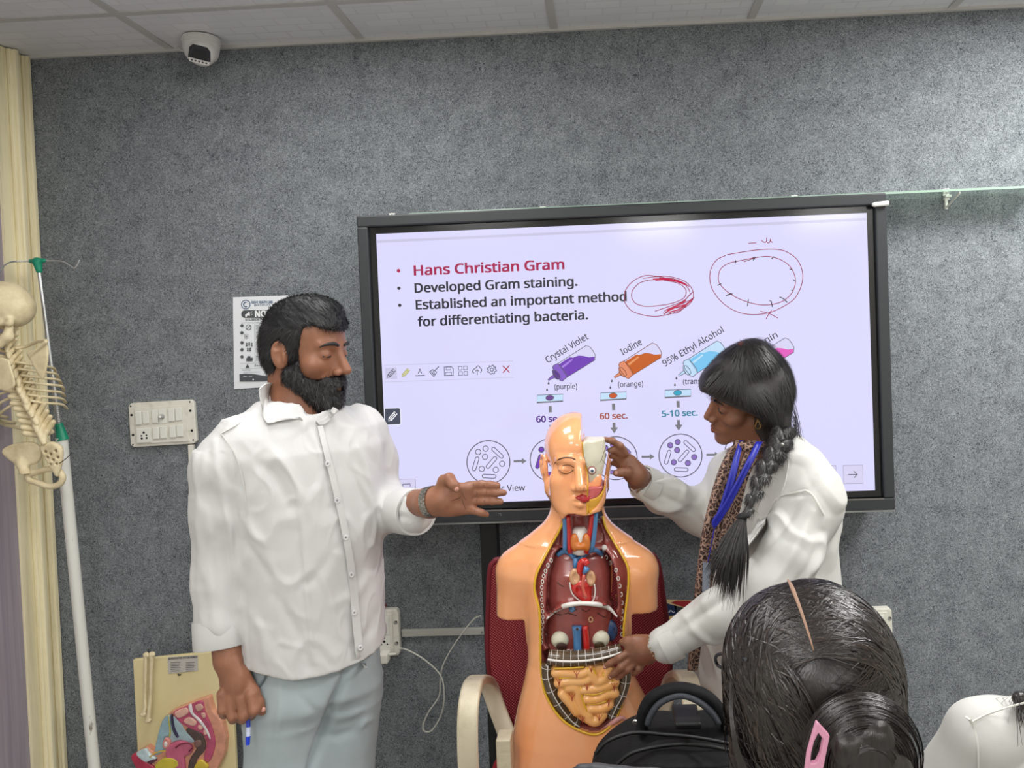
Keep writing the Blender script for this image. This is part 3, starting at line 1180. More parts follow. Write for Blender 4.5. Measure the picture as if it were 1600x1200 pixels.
scr_line('grid_icon', [np.array([(a, b_), (a + 5.6, b_ - .2), (a + 5.7, b_ + 5.4), (a + .1, b_ + 5.6)]) for a, b_ in ((716.2, 572.6), (724.6, 572.2), (716.6, 581), (725, 580.7))], K_SLATE, 1.2, L2, True)
scr_line('cloud_icon', [spline([(741, 583), (738.2, 580.6), (740.2, 577), (743, 575.4), (747, 571.6), (750.4, 574.8), (752.8, 578), (750.6, 582.4)], 4), [(745.8, 586), (745.6, 577.6)], [(743, 580), (745.6, 577.4), (748.2, 580)]], K_SLATE, 1.2, L2)
tt = np.arange(48) * 2 * math.pi / 48
scr_line('gear_icon', [np.stack([768.5 + (6.4 + 0.9 * np.sign(np.sin(8 * tt))) * np.cos(tt), 577.6 + (6.4 + 0.9 * np.sign(np.sin(8 * tt))) * np.sin(tt)], 1), circ(768.5, 577.6, 2.6, n=16)], K_SLATE, 1.2, L2, True)
scr_line('cross_icon', [[(785.4, 571.4), (796.2, 582)], [(796, 571), (785.8, 582.4)]], K_XRED, 1.5, L2)
scr_poly('pen_tab', [[(600.6, 638.2), (623.6, 637.4), (625.6, 639.4), (626.2, 661.4), (624.2, 663.4), (601.4, 664)]], K_SLATE, L1)
scr_line('pen_tab_glow', [[(600.6, 638.2), (623.6, 637.4), (625.6, 639.4), (626.2, 661.4), (624.2, 663.4), (601.4, 664)]], K_WH, 1.0, L2, True)
b_ = MB()
P = pencil(613.2, 651, 1.0)
ribbon(b_, P[0], 1.5, L3, True)
for q in P[1:]:
    ribbon(b_, q, 1.2, L3)
b_.build('pen_tab_icon', K_WH, tv)
for x0, x1, y0, y1 in ((622, 649, 749, 774), (1276, 1306, 728, 757), (1317.6, 1348, 727.3, 756)):
    scr_poly('nav_button', [[(x0, y0), (x1, y0 - .6), (x1 + .6, y1 - .6), (x0 + .6, y1)]], ink('button', 214, 210, 240), L1)
    scr_line('nav_button_outline', [[(x0, y0), (x1, y0 - .6), (x1 + .6, y1 - .6), (x0 + .6, y1)]], ink('button_line', 150, 146, 172), 0.9, L2, True)
scr_line('exit_icon', [[(636, 767), (630, 767), (629.6, 756.4), (641, 756), (641.2, 760)], [(643, 765), (636.6, 765.2)], [(639, 762.6), (636.4, 765.2), (639, 767.8)]], K_LINE, 1.3, L2)
scr_line('next_icon', [[(1325.3, 741.7), (1339.4, 741.3)], [(1334, 736.2), (1339.6, 741.2), (1334.6, 746.4)]], K_LINE, 1.3, L2)
scr_line('back_icon', [[(1283, 743), (1297, 742.5)], [(1288, 738), (1283, 743), (1288, 748)]], K_LINE, 1.3, L2)


def z5(P):
    return np.array([(960 + x / 5, 360 + y / 5) for x, y in P])


scr_line('red_pen_drawing', [spline(z5(q), 5) for q in (
    [(85, 470), (120, 420), (180, 375), (250, 352), (330, 358), (420, 360), (500, 378), (560, 405), (605, 455), (618, 510), (600, 560), (540, 610), (460, 645), (380, 665), (300, 672), (200, 655), (130, 625), (85, 570), (78, 520), (86, 468)],
    [(150, 455), (190, 415), (250, 393), (330, 385), (420, 395), (500, 415), (550, 450), (560, 490), (540, 530), (480, 560), (400, 580), (300, 592), (220, 590), (160, 565), (135, 520), (138, 480), (152, 452)],
    [(220, 375), (350, 362), (450, 390), (540, 410), (585, 440)], [(300, 385), (420, 372), (520, 400), (575, 450), (588, 480)], [(315, 632), (440, 590), (540, 550), (600, 490)],
    [(385, 655), (400, 625), (530, 560), (612, 480)], [(400, 645), (500, 640), (600, 545), (622, 525), (560, 560), (400, 625)], [(385, 660), (440, 610), (520, 600), (618, 530)],
    [(870, 195), (800, 230), (755, 300), (745, 380), (765, 460), (820, 540), (890, 600), (970, 640), (1060, 657), (1140, 655), (1220, 640), (1310, 600), (1400, 540), (1450, 460), (1472, 370), (1460, 290), (1420, 220), (1350, 170), (1280, 150), (1180, 148), (1060, 160), (880, 190)],
    [(980, 237), (900, 255), (840, 290), (815, 340), (815, 400), (850, 450), (920, 505), (1000, 545), (1100, 575), (1200, 582), (1300, 560), (1370, 510), (1405, 450), (1415, 390), (1400, 330), (1360, 270), (1290, 225), (1200, 203), (1100, 213), (980, 237)],
    [(1012, 245), (1060, 228), (1100, 212)], [(1140, 632), (1210, 650), (1280, 686)], [(1228, 624), (1205, 655), (1185, 692)], [(1045, 102), (1075, 99), (1108, 97)],
    [(1148, 76), (1160, 88), (1178, 93), (1188, 84), (1190, 56)], [(1188, 84), (1200, 98), (1214, 90), (1220, 66), (1222, 84), (1236, 94)])], K_PEN, 1.15, L3)
scr_line('red_pen_shading', [spline(z5(q), 4) for q in ([(300, 382), (380, 378), (460, 392), (540, 412)], [(320, 390), (400, 386), (480, 398), (556, 424)], [(350, 372), (440, 382), (520, 402), (570, 430)],
                                                       [(405, 622), (470, 596), (540, 560), (560, 545)], [(400, 640), (470, 606), (550, 580)], [(430, 640), (520, 610), (605, 545)])], ink('pen_bright', 190, 40, 80), 2.0, L4)
scr_line('black_tick', [z5(q) for q in ([(948, 233), (948, 255)], [(1082, 208), (1100, 226)], [(1100, 206), (1084, 234)], [(1228, 222), (1248, 204)], [(1368, 303), (1394, 308)], [(1396, 384), (1410, 394)], [(1384, 464), (1396, 472)],
                                        [(1290, 520), (1318, 532), (1352, 563)], [(1212, 548), (1224, 552), (1234, 598)], [(1047, 538), (1040, 592)], [(872, 510), (900, 497), (924, 496)], [(890, 506), (915, 490)], [(806, 430), (836, 416)])], K_TICK, 1.5, L4)

# white marker parked on the frame's corner and the key under the frame
mk = empty('white_marker_cap', at(1376, 318.5, fy0 - 0.012), 'white marker cap stuck on the upper right corner of the display frame', 'marker')
MB().tube([at(1365.5, 319.8, fy0 - 0.011), at(1388, 317.4, fy0 - 0.011)], [0.0066, 0.0072], 12).build('barrel', mat('white_plastic', C(242, 242, 236), 0.35), mk, smooth=40)
MB().tube([at(1365.5, 319.8, fy0 - 0.011), at(1362.8, 320.1, fy0 - 0.011)], [0.0066, 0.004], 12).build('tip', MATS['white_plastic'], mk, smooth=40)
ky = empty('hanging_key', at(1316, 815, fy0 - 0.004), 'small key on a ring hanging under the display frame', 'key')
M_BRASS = mat('brass', C(190, 176, 140), 0.3, metal=0.9)
kp = at(1314.5, 797, fy0 - 0.006)
MB().tube([at(1311, 795.5, fy0 - 0.002), at(1317, 795.5, fy0 - 0.009)], 0.004, 10).build('lock_barrel', M_BRASS, ky, smooth=40)
MB().tube([kp + 0.0125 * np.array([math.sin(t) * 0.35, -math.sin(t) * 0.3, -1 + math.cos(t)]) for t in np.linspace(0, 6.28, 20)], 0.0013, 6).build('key_ring', M_BRASS, ky, smooth=40)
a_, b2 = at(1314.5, 810, fy0 - 0.006), at(1317.5, 835, fy0 - 0.006)
MB().tube([a_, a_ * .75 + b2 * .25, a_ * .6 + b2 * .4, b2], [0.006, 0.0062, 0.0028, 0.002], 8, flat=0.35).build('key_blade', M_BRASS, ky, smooth=40)

# ------------------------------------------------------------------ glass shelf above the display
gs = empty('glass_shelf', at(1480, 300, -0.06), 'long clear glass shelf on small white clips above the display', 'shelf')
M_GLASS = mat('shelf_glass', C(225, 240, 230), 0.02, trans=0.94, spec=0.5)
M_GEDGE = mat('glass_edge', C(190, 218, 200), 0.15, trans=0.4)
zsh = at(1480, 297.5, -0.115)[2]
MB().box((-0.62, -0.113, zsh - 0.003), (1.24, -0.002, zsh + 0.003)).build('glass_plate', M_GLASS, gs)
MB().box((-0.62, -0.1155, zsh - 0.0032), (1.24, -0.113, zsh + 0.0032)).build('glass_front_edge', M_GEDGE, gs)
for px in (611, 847, 1241, 1478):
    p = at(px, 297, -0.004)
    bb = MB().box((p[0] - 0.009, -0.006, zsh - 0.012), (p[0] + 0.009, 0, zsh + 0.022)).box((p[0] - 0.009, -0.022, zsh + 0.003), (p[0] + 0.009, -0.0, zsh + 0.006)).box((p[0] - 0.009, -0.022, zsh - 0.006), (p[0] + 0.009, -0.0, zsh - 0.003))
    cl = bb.build('clip', MATS['white_plastic'], gs)
    MB().lathe([(0.0038, 0), (0.0038, 0.0015)], (p[0], -0.006, zsh + 0.014), (0, -1, 0), 12).build('screw_hole', mat('hole_dark', C(25, 25, 26), 0.8), cl)
bk = at(1478, 312, -0.004)
MB().box((bk[0] - 0.004, -0.008, zsh - 0.04), (bk[0] + 0.004, 0, zsh - 0.004)).tube([(bk[0], -0.004, zsh - 0.035), (bk[0], -0.10, zsh - 0.006)], 0.003, 8).build('bracket_arm', MATS['white_plastic'], gs)

# ------------------------------------------------------------------ security camera
M_CAMW = mat('camera_white', C(214, 212, 210), 0.35)
cc = at(314, 60, -0.085)
cx, cyy = cc[0], -0.085
cv = empty('security_camera', (cx, cyy, ZC), 'white turret security camera with a dark lens under the ceiling', 'security camera')
MB().lathe([(0.053, 0), (0.055, -0.006), (0.055, -0.018), (0.053, -0.019)], (cx, cyy, ZC), n=40).build('base_ring', M_CAMW, cv, smooth=35)
MB().lathe([(0.052, -0.019), (0.0515, -0.032), (0.048, -0.048), (0.042, -0.060), (0.030, -0.068), (0.001, -0.070)], (cx, cyy, ZC), n=40).build('dome_housing', M_CAMW, cv, smooth=35)
fd = np.array([0.16, -0.80, -0.56])
fd /= np.linalg.norm(fd)
bc = np.array([cx + 0.009, cyy - 0.016, ZC - 0.046])
vb = Vol((cx - .08, cyy - .1, ZC - .13), (cx + .08, cyy + .06, ZC), 0.0028)
vb.ell(bc, (0.042, 0.042, 0.042), k=0)
RF = frame(fd, (0.22, 0, 1))
cut = bc + fd * (0.034 + 0.05)
vb.rbox(cut - fd * .004, (0.08, 0.05, 0.08), 0.002, RF, 0.004, 'sub')
V_, Q_ = vb.mesh()
npmesh('eyeball_housing', V_, Q_, M_CAMW, cv)


def panel(mb, c, R, pts, th):
    P = [c + R[:, 0] * x + R[:, 2] * z for x, z in pts]
    mb.prism([p for p in P], R[:, 1] * th)


b_ = MB()
pts = [(-.031, -.014), (-.029, .016), (-.020, .027), (.020, .027), (.029, .016), (.031, -.014)]
panel(b_, bc + fd * 0.030, RF, pts, 0.003)
b_.build('dark_window', mat('camera_glass', C(20, 24, 34), 0.12), cv, bevel=0.001)
b_ = MB()
panel(b_, bc + fd * 0.0325, RF, [(-.017, -.010), (-.017, .014), (.017, .014), (.017, -.010)], 0.0015)
b_.build('lens_frame', mat('lens_dark', C(8, 10, 18), 0.1), cv)
b_ = MB()
panel(b_, bc + fd * 0.030, RF, [(-.027, -.026), (-.030, -.0145), (.030, -.0145), (.027, -.026)], 0.0025)
b_.build('led_strip', MATS['camera_white'], cv)
for k in range(5):
    p = bc + fd * 0.0325 + RF[:, 0] * (-0.020 + 0.010 * k) - RF[:, 2] * 0.020
    MB().lathe([(0.0028, 0), (0.0028, 0.001)], p, fd, 10).build('infrared_led', mat('led_dark', C(70, 66, 76), 0.3), cv)
cb = MB().tube(spline([(cx - 0.10, -0.03, ZC - 0.002), (cx - 0.085, -0.04, ZC - 0.016), (cx - 0.06, -0.05, ZC - 0.026), (cx - 0.045, -0.06, ZC - 0.024)], 5), 0.0032, 8).build('camera_cable', MATS['camera_white'], cv, smooth=60)

# ------------------------------------------------------------------ switch board
M_SWB = mat('ivory_plastic', C(222, 220, 208), 0.45, noise=(30, C(196, 192, 178), 0.5, 0.8, (1, 1, 1)))
M_SW = mat('switch_white', C(226, 226, 218), 0.35)
M_HOLE = MATS['hole_dark']


def board(name, corners, label, depth=0.022):
    """corners in pixels TL TR BR BL on the wall; returns root and a mapper (u,v in 0..1) -> point"""
    P = [at(x, y, -0.0) for x, y in corners]
    root = empty(name, (P[3] + P[2]) / 2, label, 'switchboard')

    def mp(u, v, y):
        q = (P[0] * (1 - u) + P[1] * u) * (1 - v) + (P[3] * (1 - u) + P[2] * u) * v
        return np.array([q[0], -y, q[2]])
    return root, mp


def plate(mp, u0, v0, u1, v1, y0, y1, ch=0.0):
    if ch:
        pts = [(u0 + ch, v0), (u1 - ch, v0), (u1, v0 + ch * 1.4), (u1, v1 - ch * 1.4), (u1 - ch, v1), (u0 + ch, v1), (u0, v1 - ch * 1.4), (u0, v0 + ch * 1.4)]
    else:
        pts = [(u0, v0), (u1, v0), (u1, v1), (u0, v1)]
    b2 = MB()
    b2.prism([mp(u, v, y0) for u, v in pts], (0, -(y1 - y0), 0))
    return b2


sb, mp = board('switchboard', [(204.5, 629.5), (306.5, 623.5), (311.5, 692), (208.5, 698)], 'ivory switchboard with two rows of switches and a regulator knob')
plate(mp, 0, 0, 1, 1, 0.0, 0.016, 0.045).build('back_box', M_SWB, sb, bevel=0.003)
plate(mp, 0.10, 0.11, 0.90, 0.93, 0.016, 0.021).build('face_plate', M_SWB, sb, bevel=0.0015)
for u0, v0 in ((.125, .2), (.235, .19), (.375, .185), (.625, .17), (.735, .16)):
    plate(mp, u0, v0, u0 + .092, v0 + .29, 0.021, 0.026).build('rocker_switch', M_SW, sb, bevel=0.0015)
for u0, v0 in ((.375, .57), (.485, .56), (.625, .555), (.735, .545)):
    plate(mp, u0, v0, u0 + .092, v0 + .27, 0.021, 0.026).build('rocker_switch', M_SW, sb, bevel=0.0015)
plate(mp, .475, .17, .59, .50, 0.021, 0.0235).build('regulator_plate', M_SW, sb, bevel=0.001)
k_ = mp(.525, .34, 0.0235)
kn = MB().lathe([(0.0085, 0), (0.008, 0.004), (0.006, 0.010), (0.0045, 0.011)], k_, (0, -1, 0), 20).build('regulator_knob', mat('grey_knob', C(160, 160, 156), 0.4), sb, smooth=35)
MB().lathe([(0.0042, 0), (0.0042, 0.0015)], k_ + np.array([0, -0.0108, 0.0012]), (0, -1, 0), 16).build('knob_cap', MATS['white_plastic'], kn)
plate(mp, .125, .585, .335, .90, 0.021, 0.0235).build('socket', M_SW, sb, bevel=0.001)
for u, v, r in ((.235, .675, .0036), (.197, .745, .0025), (.275, .74, .0025), (.2, .805, .0034), (.275, .80, .0034)):
    MB().lathe([(r, 0), (r, 0.0006)], mp(u, v, 0.0235), (0, -1, 0), 12).build('socket_hole', M_HOLE, sb)
for u, v, r in ((.04, .07, .0028), (.94, .05, .0028), (.045, .27, .0042), (.94, .25, .0042), (.05, .72, .0042), (.94, .70, .0042), (.04, .94, .0026), (.95, .91, .0026)):
    MB().lathe([(r, 0), (r, 0.0006)], mp(u, v, 0.016), (0, -1, 0), 12).build('screw_hole', M_HOLE, sb)
# conduit below the board
p0, p1 = at(301, 694, -0.0), at(312, 950, -0.0)
cd = MB().box((p0[0] - 0.009, -0.014, 0.25), (p0[0] + 0.009, 0, p0[2])).build('wall_conduit', M_SWB, bevel=0.002)
tag(cd, 'white vertical cable conduit running down from the large switchboard', 'conduit')

# ------------------------------------------------------------------ lower socket boards, horizontal conduit, cable
def small_board(corners, label, plug=False):
    r_, mp_ = board('wall_socket', corners, label)
    r_['category'] = 'wall socket'
    plate(mp_, 0, 0, 1, 1, 0.0, 0.028, 0.06).build('back_box', M_SWB, r_, bevel=0.004)
    plate(mp_, .12, .08, .80, .93, 0.028, 0.033).build('face_plate', M_SWB, r_, bevel=0.0015)
    s1 = plate(mp_, .36, .14, .68, .52, 0.033, 0.036).build('switch_module', M_SW, r_, bevel=0.001)
    plate(mp_, .42, .25, .62, .42, 0.036, 0.041).build('rocker_switch', M_SW, r_, bevel=0.0015)
    plate(mp_, .34, .54, .72, .90, 0.033, 0.036).build('socket_module', M_SW, r_, bevel=0.001)
    for u, v, rr in ((.52, .18, .003), (.52, .47, .003), (.52, .59, .0026), (.52, .66, .004), (.42, .72, .0026), (.62, .72, .0026)):
        MB().lathe([(rr, 0), (rr, 0.0006)], mp_(u, v, 0.036), (0, -1, 0), 12).build('socket_hole', M_HOLE, r_)
    for u, v in ((.90, .28), (.90, .73)):
        MB().lathe([(0.0065, 0), (0.0065, 0.0008)], mp_(u, v, 0.028), (0, -1, 0), 14).build('screw_recess', mat('recess_grey', C(150, 148, 142), 0.6), r_)
        MB().lathe([(0.0026, 0), (0.0026, 0.0016)], mp_(u + .03, v - .02, 0.028), (0, -1, 0), 10).build('screw_hole', M_HOLE, r_)
    return r_, mp_


s1, mp1 = small_board([(580, 948.5), (625.5, 947.5), (628.5, 1019), (582, 1021)], 'ivory wall socket with a charger plugged in beside the man')
pl = plate(mp1, .40, .84, .72, 1.04, 0.036, 0.075).build('charger_plug', M_SWB, s1, bevel=0.004)
MB().tube([mp1(.72, .9, 0.05), mp1(.95, .9, 0.05)], [0.005, 0.0032], 10).build('plug_collar', M_SWB, s1, smooth=40)
small_board([(1346, 947), (1388.5, 945.5), (1391, 1000), (1348, 1018)], 'ivory wall socket low on the right wall beside the seated student')
c0, c1 = at(628, 986, -0.006), at(757, 988, -0.006)
zc0 = (c0[2] + at(757, 987, 0)[2]) / 2
hc = empty('wall_conduit', (c0[0], -0.007, zc0), 'grey horizontal cable conduit between the socket and the display stand', 'conduit')
MB().box((c0[0], -0.013, zc0 - 0.011), (c1[0], 0, zc0 + 0.011)).build('channel', mat('grey_conduit', C(176, 176, 168), 0.5), hc, bevel=0.002)
MB().lathe([(0.004, 0), (0.0035, 0.002), (0.001, 0.003)], (c1[0] - 0.007, -0.013, zc0 - 0.002), (0, -1, 0), 12).build('end_screw', M_SILV, hc, smooth=40)
MB().lathe([(0.0035, 0), (0.003, 0.002), (0.001, 0.003)], (c1[0] + 0.002, -0.004, zc0 + 0.03), (0, -1, 0), 12).build('wall_screw', M_SILV, hc, smooth=40)
cable = [(622, 1013, -.05), (635, 1015, -.06), (662, 1030, -.07), (688, 1055, -.07), (694, 1085, -.075), (690, 1115, -.07), (676, 1140, -.07), (664, 1143, -.07), (661, 1133, -.07), (670, 1112, -.07), (686, 1088, -.065), (688, 1062, -.06), (692, 1040, -.06), (705, 1015, -.06), (722, 990, -.06), (740, 968, -.06), (751, 962, -.07)]
tag(MB().tube(spline([at(*p) for p in cable], 8), 0.0024, 8).build('charging_cable', mat('cable_white', C(190, 190, 180), 0.45), smooth=60), 'thin white cable hanging in a loop from the wall socket', 'cable')
tag(MB().box(tuple(at(590, 949, -.02) + np.array([0, -.004, 0])), tuple(at(602, 945, -.02) + np.array([0, .01, 0]))).build('red_connector', mat('red_plastic', C(160, 40, 44), 0.5)), 'small red tag on top of the wall socket beside the man', 'tag')
tag(MB().lathe([(0.0035, 0), (0.003, 0.006)], at(354, 171, 0), (0, -1, 0.2), 10).build('wall_nail', M_SILV), 'small nail in the grey wall right of the security camera', 'nail')
tag(MB().lathe([(0.004, 0), (0.003, 0.004)], at(354.5, 617, 0) if False else at(1484, 317, 0), (0, -1, 0), 12).build('wall_screw', M_SILV), 'small screw in the grey wall under the glass shelf', 'screw')

# ------------------------------------------------------------------ notice on the wall behind the man
ncor = [(364.5, 464.5), (452, 461.5), (456, 602), (366.5, 608)]
nt_ = empty('paper_notice', at(410, 606, 0), 'printed white notice sheet on the grey wall behind the man', 'notice')
Pn = [at(x, y, -0.0015) for x, y in ncor]
nb = MB()
nu, nv = 8, 12
grid = [[(Pn[0] * (1 - u) + Pn[1] * u) * (1 - v) + (Pn[3] * (1 - u) + Pn[2] * u) * v + np.array([0, -0.0012 * (math.sin(9 * v) * 0.6 + math.sin(5 * u + 3 * v)) - 0.002, 0]) for u in np.linspace(0, 1, nu)] for v in np.linspace(0, 1, nv)]
vs_ = [p for r_ in grid for p in r_]
vs2 = [p + np.array([0, 0.0006, 0]) for p in vs_]
fs_ = [(j * nu + i, (j + 1) * nu + i, (j + 1) * nu + i + 1, j * nu + i + 1) for j in range(nv - 1) for i in range(nu - 1)]
nb.add(vs_, fs_)
nb.add(vs2, [f[::-1] for f in fs_])
nb.build('sheet', mat('notice_paper', C(226, 230, 234), 0.7), nt_, smooth=180)
NY = -0.0062
mat('notice_white', C(235, 238, 240), 0.7)
M_NINK, M_NGREY, M_NBLUE = mat('notice_ink', C(74, 78, 82), 0.7), mat('notice_grey', C(130, 136, 140), 0.7), mat('notice_blue', C(66, 92, 124), 0.7)


def zn(x, y):
    return (350 + x / 7.055, 450 + y / 7.055)


b_ = MB()
put_text(b_, 'DELHI HEALTH CARE', zn(305, 170), zn(538, 166), 3.8, NY, 0.15)
put_text(b_, 'INSTITUTE', zn(332, 196), zn(512, 193), 2.6, NY, 0.05)
b_.build('notice_heading', M_NBLUE, nt_)
b_ = MB()
ribbon(b_, circ(*zn(240, 182), 6.8, n=24), 1.2, NY, True)
ribbon(b_, circ(*zn(240, 182), 3.4, n=20)[3:17], 1.6, NY)
b_.build('notice_emblem', M_NBLUE, nt_)
b_ = MB()
t8 = np.linspace(math.pi / 2, 3 * math.pi / 2, 9)
poly(b_, [zn(232 + 42 * math.cos(t), 287 - 43 * math.sin(t)) for t in t8] + [zn(700, 328), zn(700, 240)], NY)
b_.build('notice_band', M_NINK, nt_)
b_ = MB()
poly(b_, [zn(170, 948), zn(240, 943), zn(330, 948), zn(430, 966), zn(560, 985), zn(560, 1022), zn(172, 1030)], NY)
b_.build('notice_band', M_NINK, nt_)
b_ = MB()
put_text(b_, 'NOTICE', zn(345, 318), zn(640, 312), 9.4, NY - 0.0004, 0.7)
b_.build('notice_band_print', MATS['notice_white'], nt_)
b_ = MB()
poly(b_, [zn(232, 295), zn(250, 285), zn(280, 258), zn(288, 305), zn(255, 305), zn(246, 325), zn(238, 322)], NY - 0.0004)
for k in range(3):
    ribbon(b_, [zn(294 + 3 * k, 272 + 12 * k), zn(312 + 2 * k, 258 + 18 * k)], 0.6, NY - 0.0004)
put_text(b_, '~ ~', zn(215, 985), zn(310, 982), 3.0, NY - 0.0004, 0.3)
poly(b_, circ(*zn(322, 1008), 1.3, n=10), NY - 0.0004)
b_.build('notice_band_print', mat('notice_white', C(235, 238, 240), 0.7), nt_)
b_ = MB()
put_text(b_, 'STUDENT DISCIPLINE', zn(235, 360), zn(640, 352), 3.0, NY, 0.2)
for k, yy in enumerate((415, 493, 602, 680, 758)):
    poly(b_, circ(*zn(198, yy), 2.5, n=14), NY)
put_text(b_, 'Zero tolerance', zn(335, 862), zn(600, 856), 2.6, NY, 0.12)
ribbon(b_, circ(*zn(270, 432), 4.0, n=18), 0.8, NY, True)
ribbon(b_, [zn(250, 452), zn(290, 412)], 0.7, NY)
ribbon(b_, [zn(228, 508), zn(262, 508), zn(262, 556), zn(228, 556)], 0.7, NY, True)
poly(b_, [zn(238, 524), zn(252, 524), zn(252, 540), zn(238, 540)], NY)
for cx_, cy_ in ((250, 628), (278, 622), (306, 628), (262, 682), (288, 682)):
    poly(b_, circ(*zn(cx_, cy_ - 16), 1.3, n=10), NY)
    poly(b_, [zn(cx_ - 10, cy_ + 12), zn(cx_ - 8, cy_ - 4), zn(cx_ + 8, cy_ - 4), zn(cx_ + 10, cy_ + 12)], NY)
poly(b_, [zn(246, 770), zn(258, 770), zn(258, 752), zn(292, 750), zn(292, 768), zn(316, 766), zn(316, 804), zn(246, 806)], NY)
poly(b_, [zn(234, 880), zn(258, 838), zn(282, 878)], NY)
b_.build('notice_print', M_NINK, nt_)
b_ = MB()
for yy, n_ in ((408, 5), (486, 5), (596, 4), (672, 4), (750, 5)):
    for k in range(n_):
        ribbon(b_, [zn(348, yy + 13 * k), zn(560 - 30 * (k % 3), yy + 13 * k - 4)], 0.9 if k == 0 else 0.5, NY)
ribbon(b_, [zn(184, 384), zn(600, 376)], 0.6, NY)
ribbon(b_, [zn(184, 832), zn(600, 822), zn(600, 880), zn(186, 888)], 0.4, NY, True)
ribbon(b_, [zn(196, 906), zn(296, 904)], 0.6, NY)
ribbon(b_, [zn(210, 928), zn(400, 924)], 0.5, NY)
ribbon(b_, [zn(334, 400), zn(342, 820)], 0.3, NY)
b_.build('notice_small_print', M_NGREY, nt_)

# ------------------------------------------------------------------ colourful poster low on the wall behind the chair
ps = empty('colourful_poster', at(1060, 985, 0), 'colourful printed poster with a dark blue diamond low behind the red chair', 'poster')
PY = -0.004
b_ = MB()
b_.prism([at(x, y, -0.0005) for x, y in ((1000, 935), (1110, 939), (1112, 1000), (1002, 1000))], (0, -0.0025, 0))
b_.build('poster_sheet', mat('poster_cream', C(224, 200, 150), 0.5), ps)


def zp(P):
    return [(1000 + x / 13.33, 920 + y / 13.33) for x, y in P]


for nm, P, col in (('poster_red', [(640, 290), (760, 245), (1200, 250), (1200, 440), (1000, 410)], (170, 44, 50)), ('poster_navy', [(180, 470), (570, 305), (760, 360), (760, 545), (600, 570), (420, 510)], (30, 48, 84)),
                   ('poster_grey', [(710, 345), (1000, 420), (1000, 520), (770, 545)], (58, 62, 66)), ('poster_yellow', [(180, 560), (560, 600), (960, 560), (960, 700), (180, 700)], (236, 196, 96)),
                   ('poster_orange', [(180, 480), (420, 500), (560, 580), (430, 590), (180, 560)], (206, 110, 84)), ('poster_white', [(180, 700), (960, 690), (960, 800), (180, 800)], (230, 224, 206))):
    b_ = MB()
    poly(b_, zp(P), PY)
    b_.build(nm, mat(nm, C(*col), 0.45), ps)
b_ = MB()
for k in range(5):
    poly(b_, circ(*zp([(430 + 60 * k, 634)])[0], 1.1, n=5), PY - 0.0004)
b_.build('poster_stars', mat('poster_black', C(40, 34, 30), 0.6), ps)
b_ = MB()
ribbon(b_, spline(zp([(500, 490), (540, 455), (600, 490), (640, 450), (690, 490), (720, 480)]), 4), 1.4, PY - 0.0004)
b_.build('poster_lettering', mat('poster_ink', C(210, 210, 220), 0.6), ps)

# ================================================================== ANATOMICAL TORSO MODEL
YM = -0.62
M_FLESH = mat('model_flesh', C(248, 176, 122), 0.24, coat=0.8, noise=(5, C(244, 164, 110), 0.4, 0.75, (1, 1, 1)))
M_MAROON = mat('model_maroon', C(158, 80, 74), 0.25, coat=0.5, noise=(14, C(134, 64, 60), 0.4, 0.7, (1, 1, 1)))
M_YEL = mat('model_yellow', C(224, 176, 40), 0.3, coat=0.3)
M_BONE = mat('model_bone', C(222, 218, 196), 0.35, coat=0.3, noise=(18, C(202, 196, 172), 0.4, 0.75, (1, 1, 1)))
M_MRED = mat('model_red', C(196, 38, 34), 0.2, coat=0.6)
M_MBLUE = mat('model_blue', C(74, 126, 176), 0.25, coat=0.5)
M_MWHITE = mat('model_white', C(226, 222, 216), 0.3, coat=0.4)
M_GUT = mat('model_gut', C(240, 172, 98), 0.3, coat=0.4, noise=(20, C(236, 180, 116), 0.4, 0.7, (1, 1, 1)))
M_COLON = mat('model_colon', C(86, 68, 48), 0.2, coat=0.6, noise=(30, C(70, 56, 40), 0.4, 0.7, (1, 1, 1)))
M_LIP = mat('model_lip', C(178, 36, 44), 0.25, coat=0.4)
M_DKLINE = mat('model_dark_line', C(64, 36, 28), 0.4)
M_TAN = mat('model_tan', C(208, 160, 120), 0.3, coat=0.4)
M_THY = mat('model_orange', C(206, 116, 44), 0.3, coat=0.4)
M_SPL = mat('model_spleen', C(62, 84, 126), 0.25, coat=0.4)


def mp_(px, py, dy=0.0):
    return at(px, py, YM + dy)


def z4(x, y):            # pixels of the close-up crop 760,630 x4
    return (760 + x / 4, 630 + y / 4)


def z5m(x, y):           # pixels of the close-up crop 700,850 x3.4286
    return (700 + x / 3.4286, 850 + y / 3.4286)


PXM = 1 / 671.6          # metres per pixel at the model
tb = empty('anatomy_torso', at(905, 1245, YM), 'glossy flesh coloured anatomical torso with open chest and belly on the red chair', 'anatomical model')


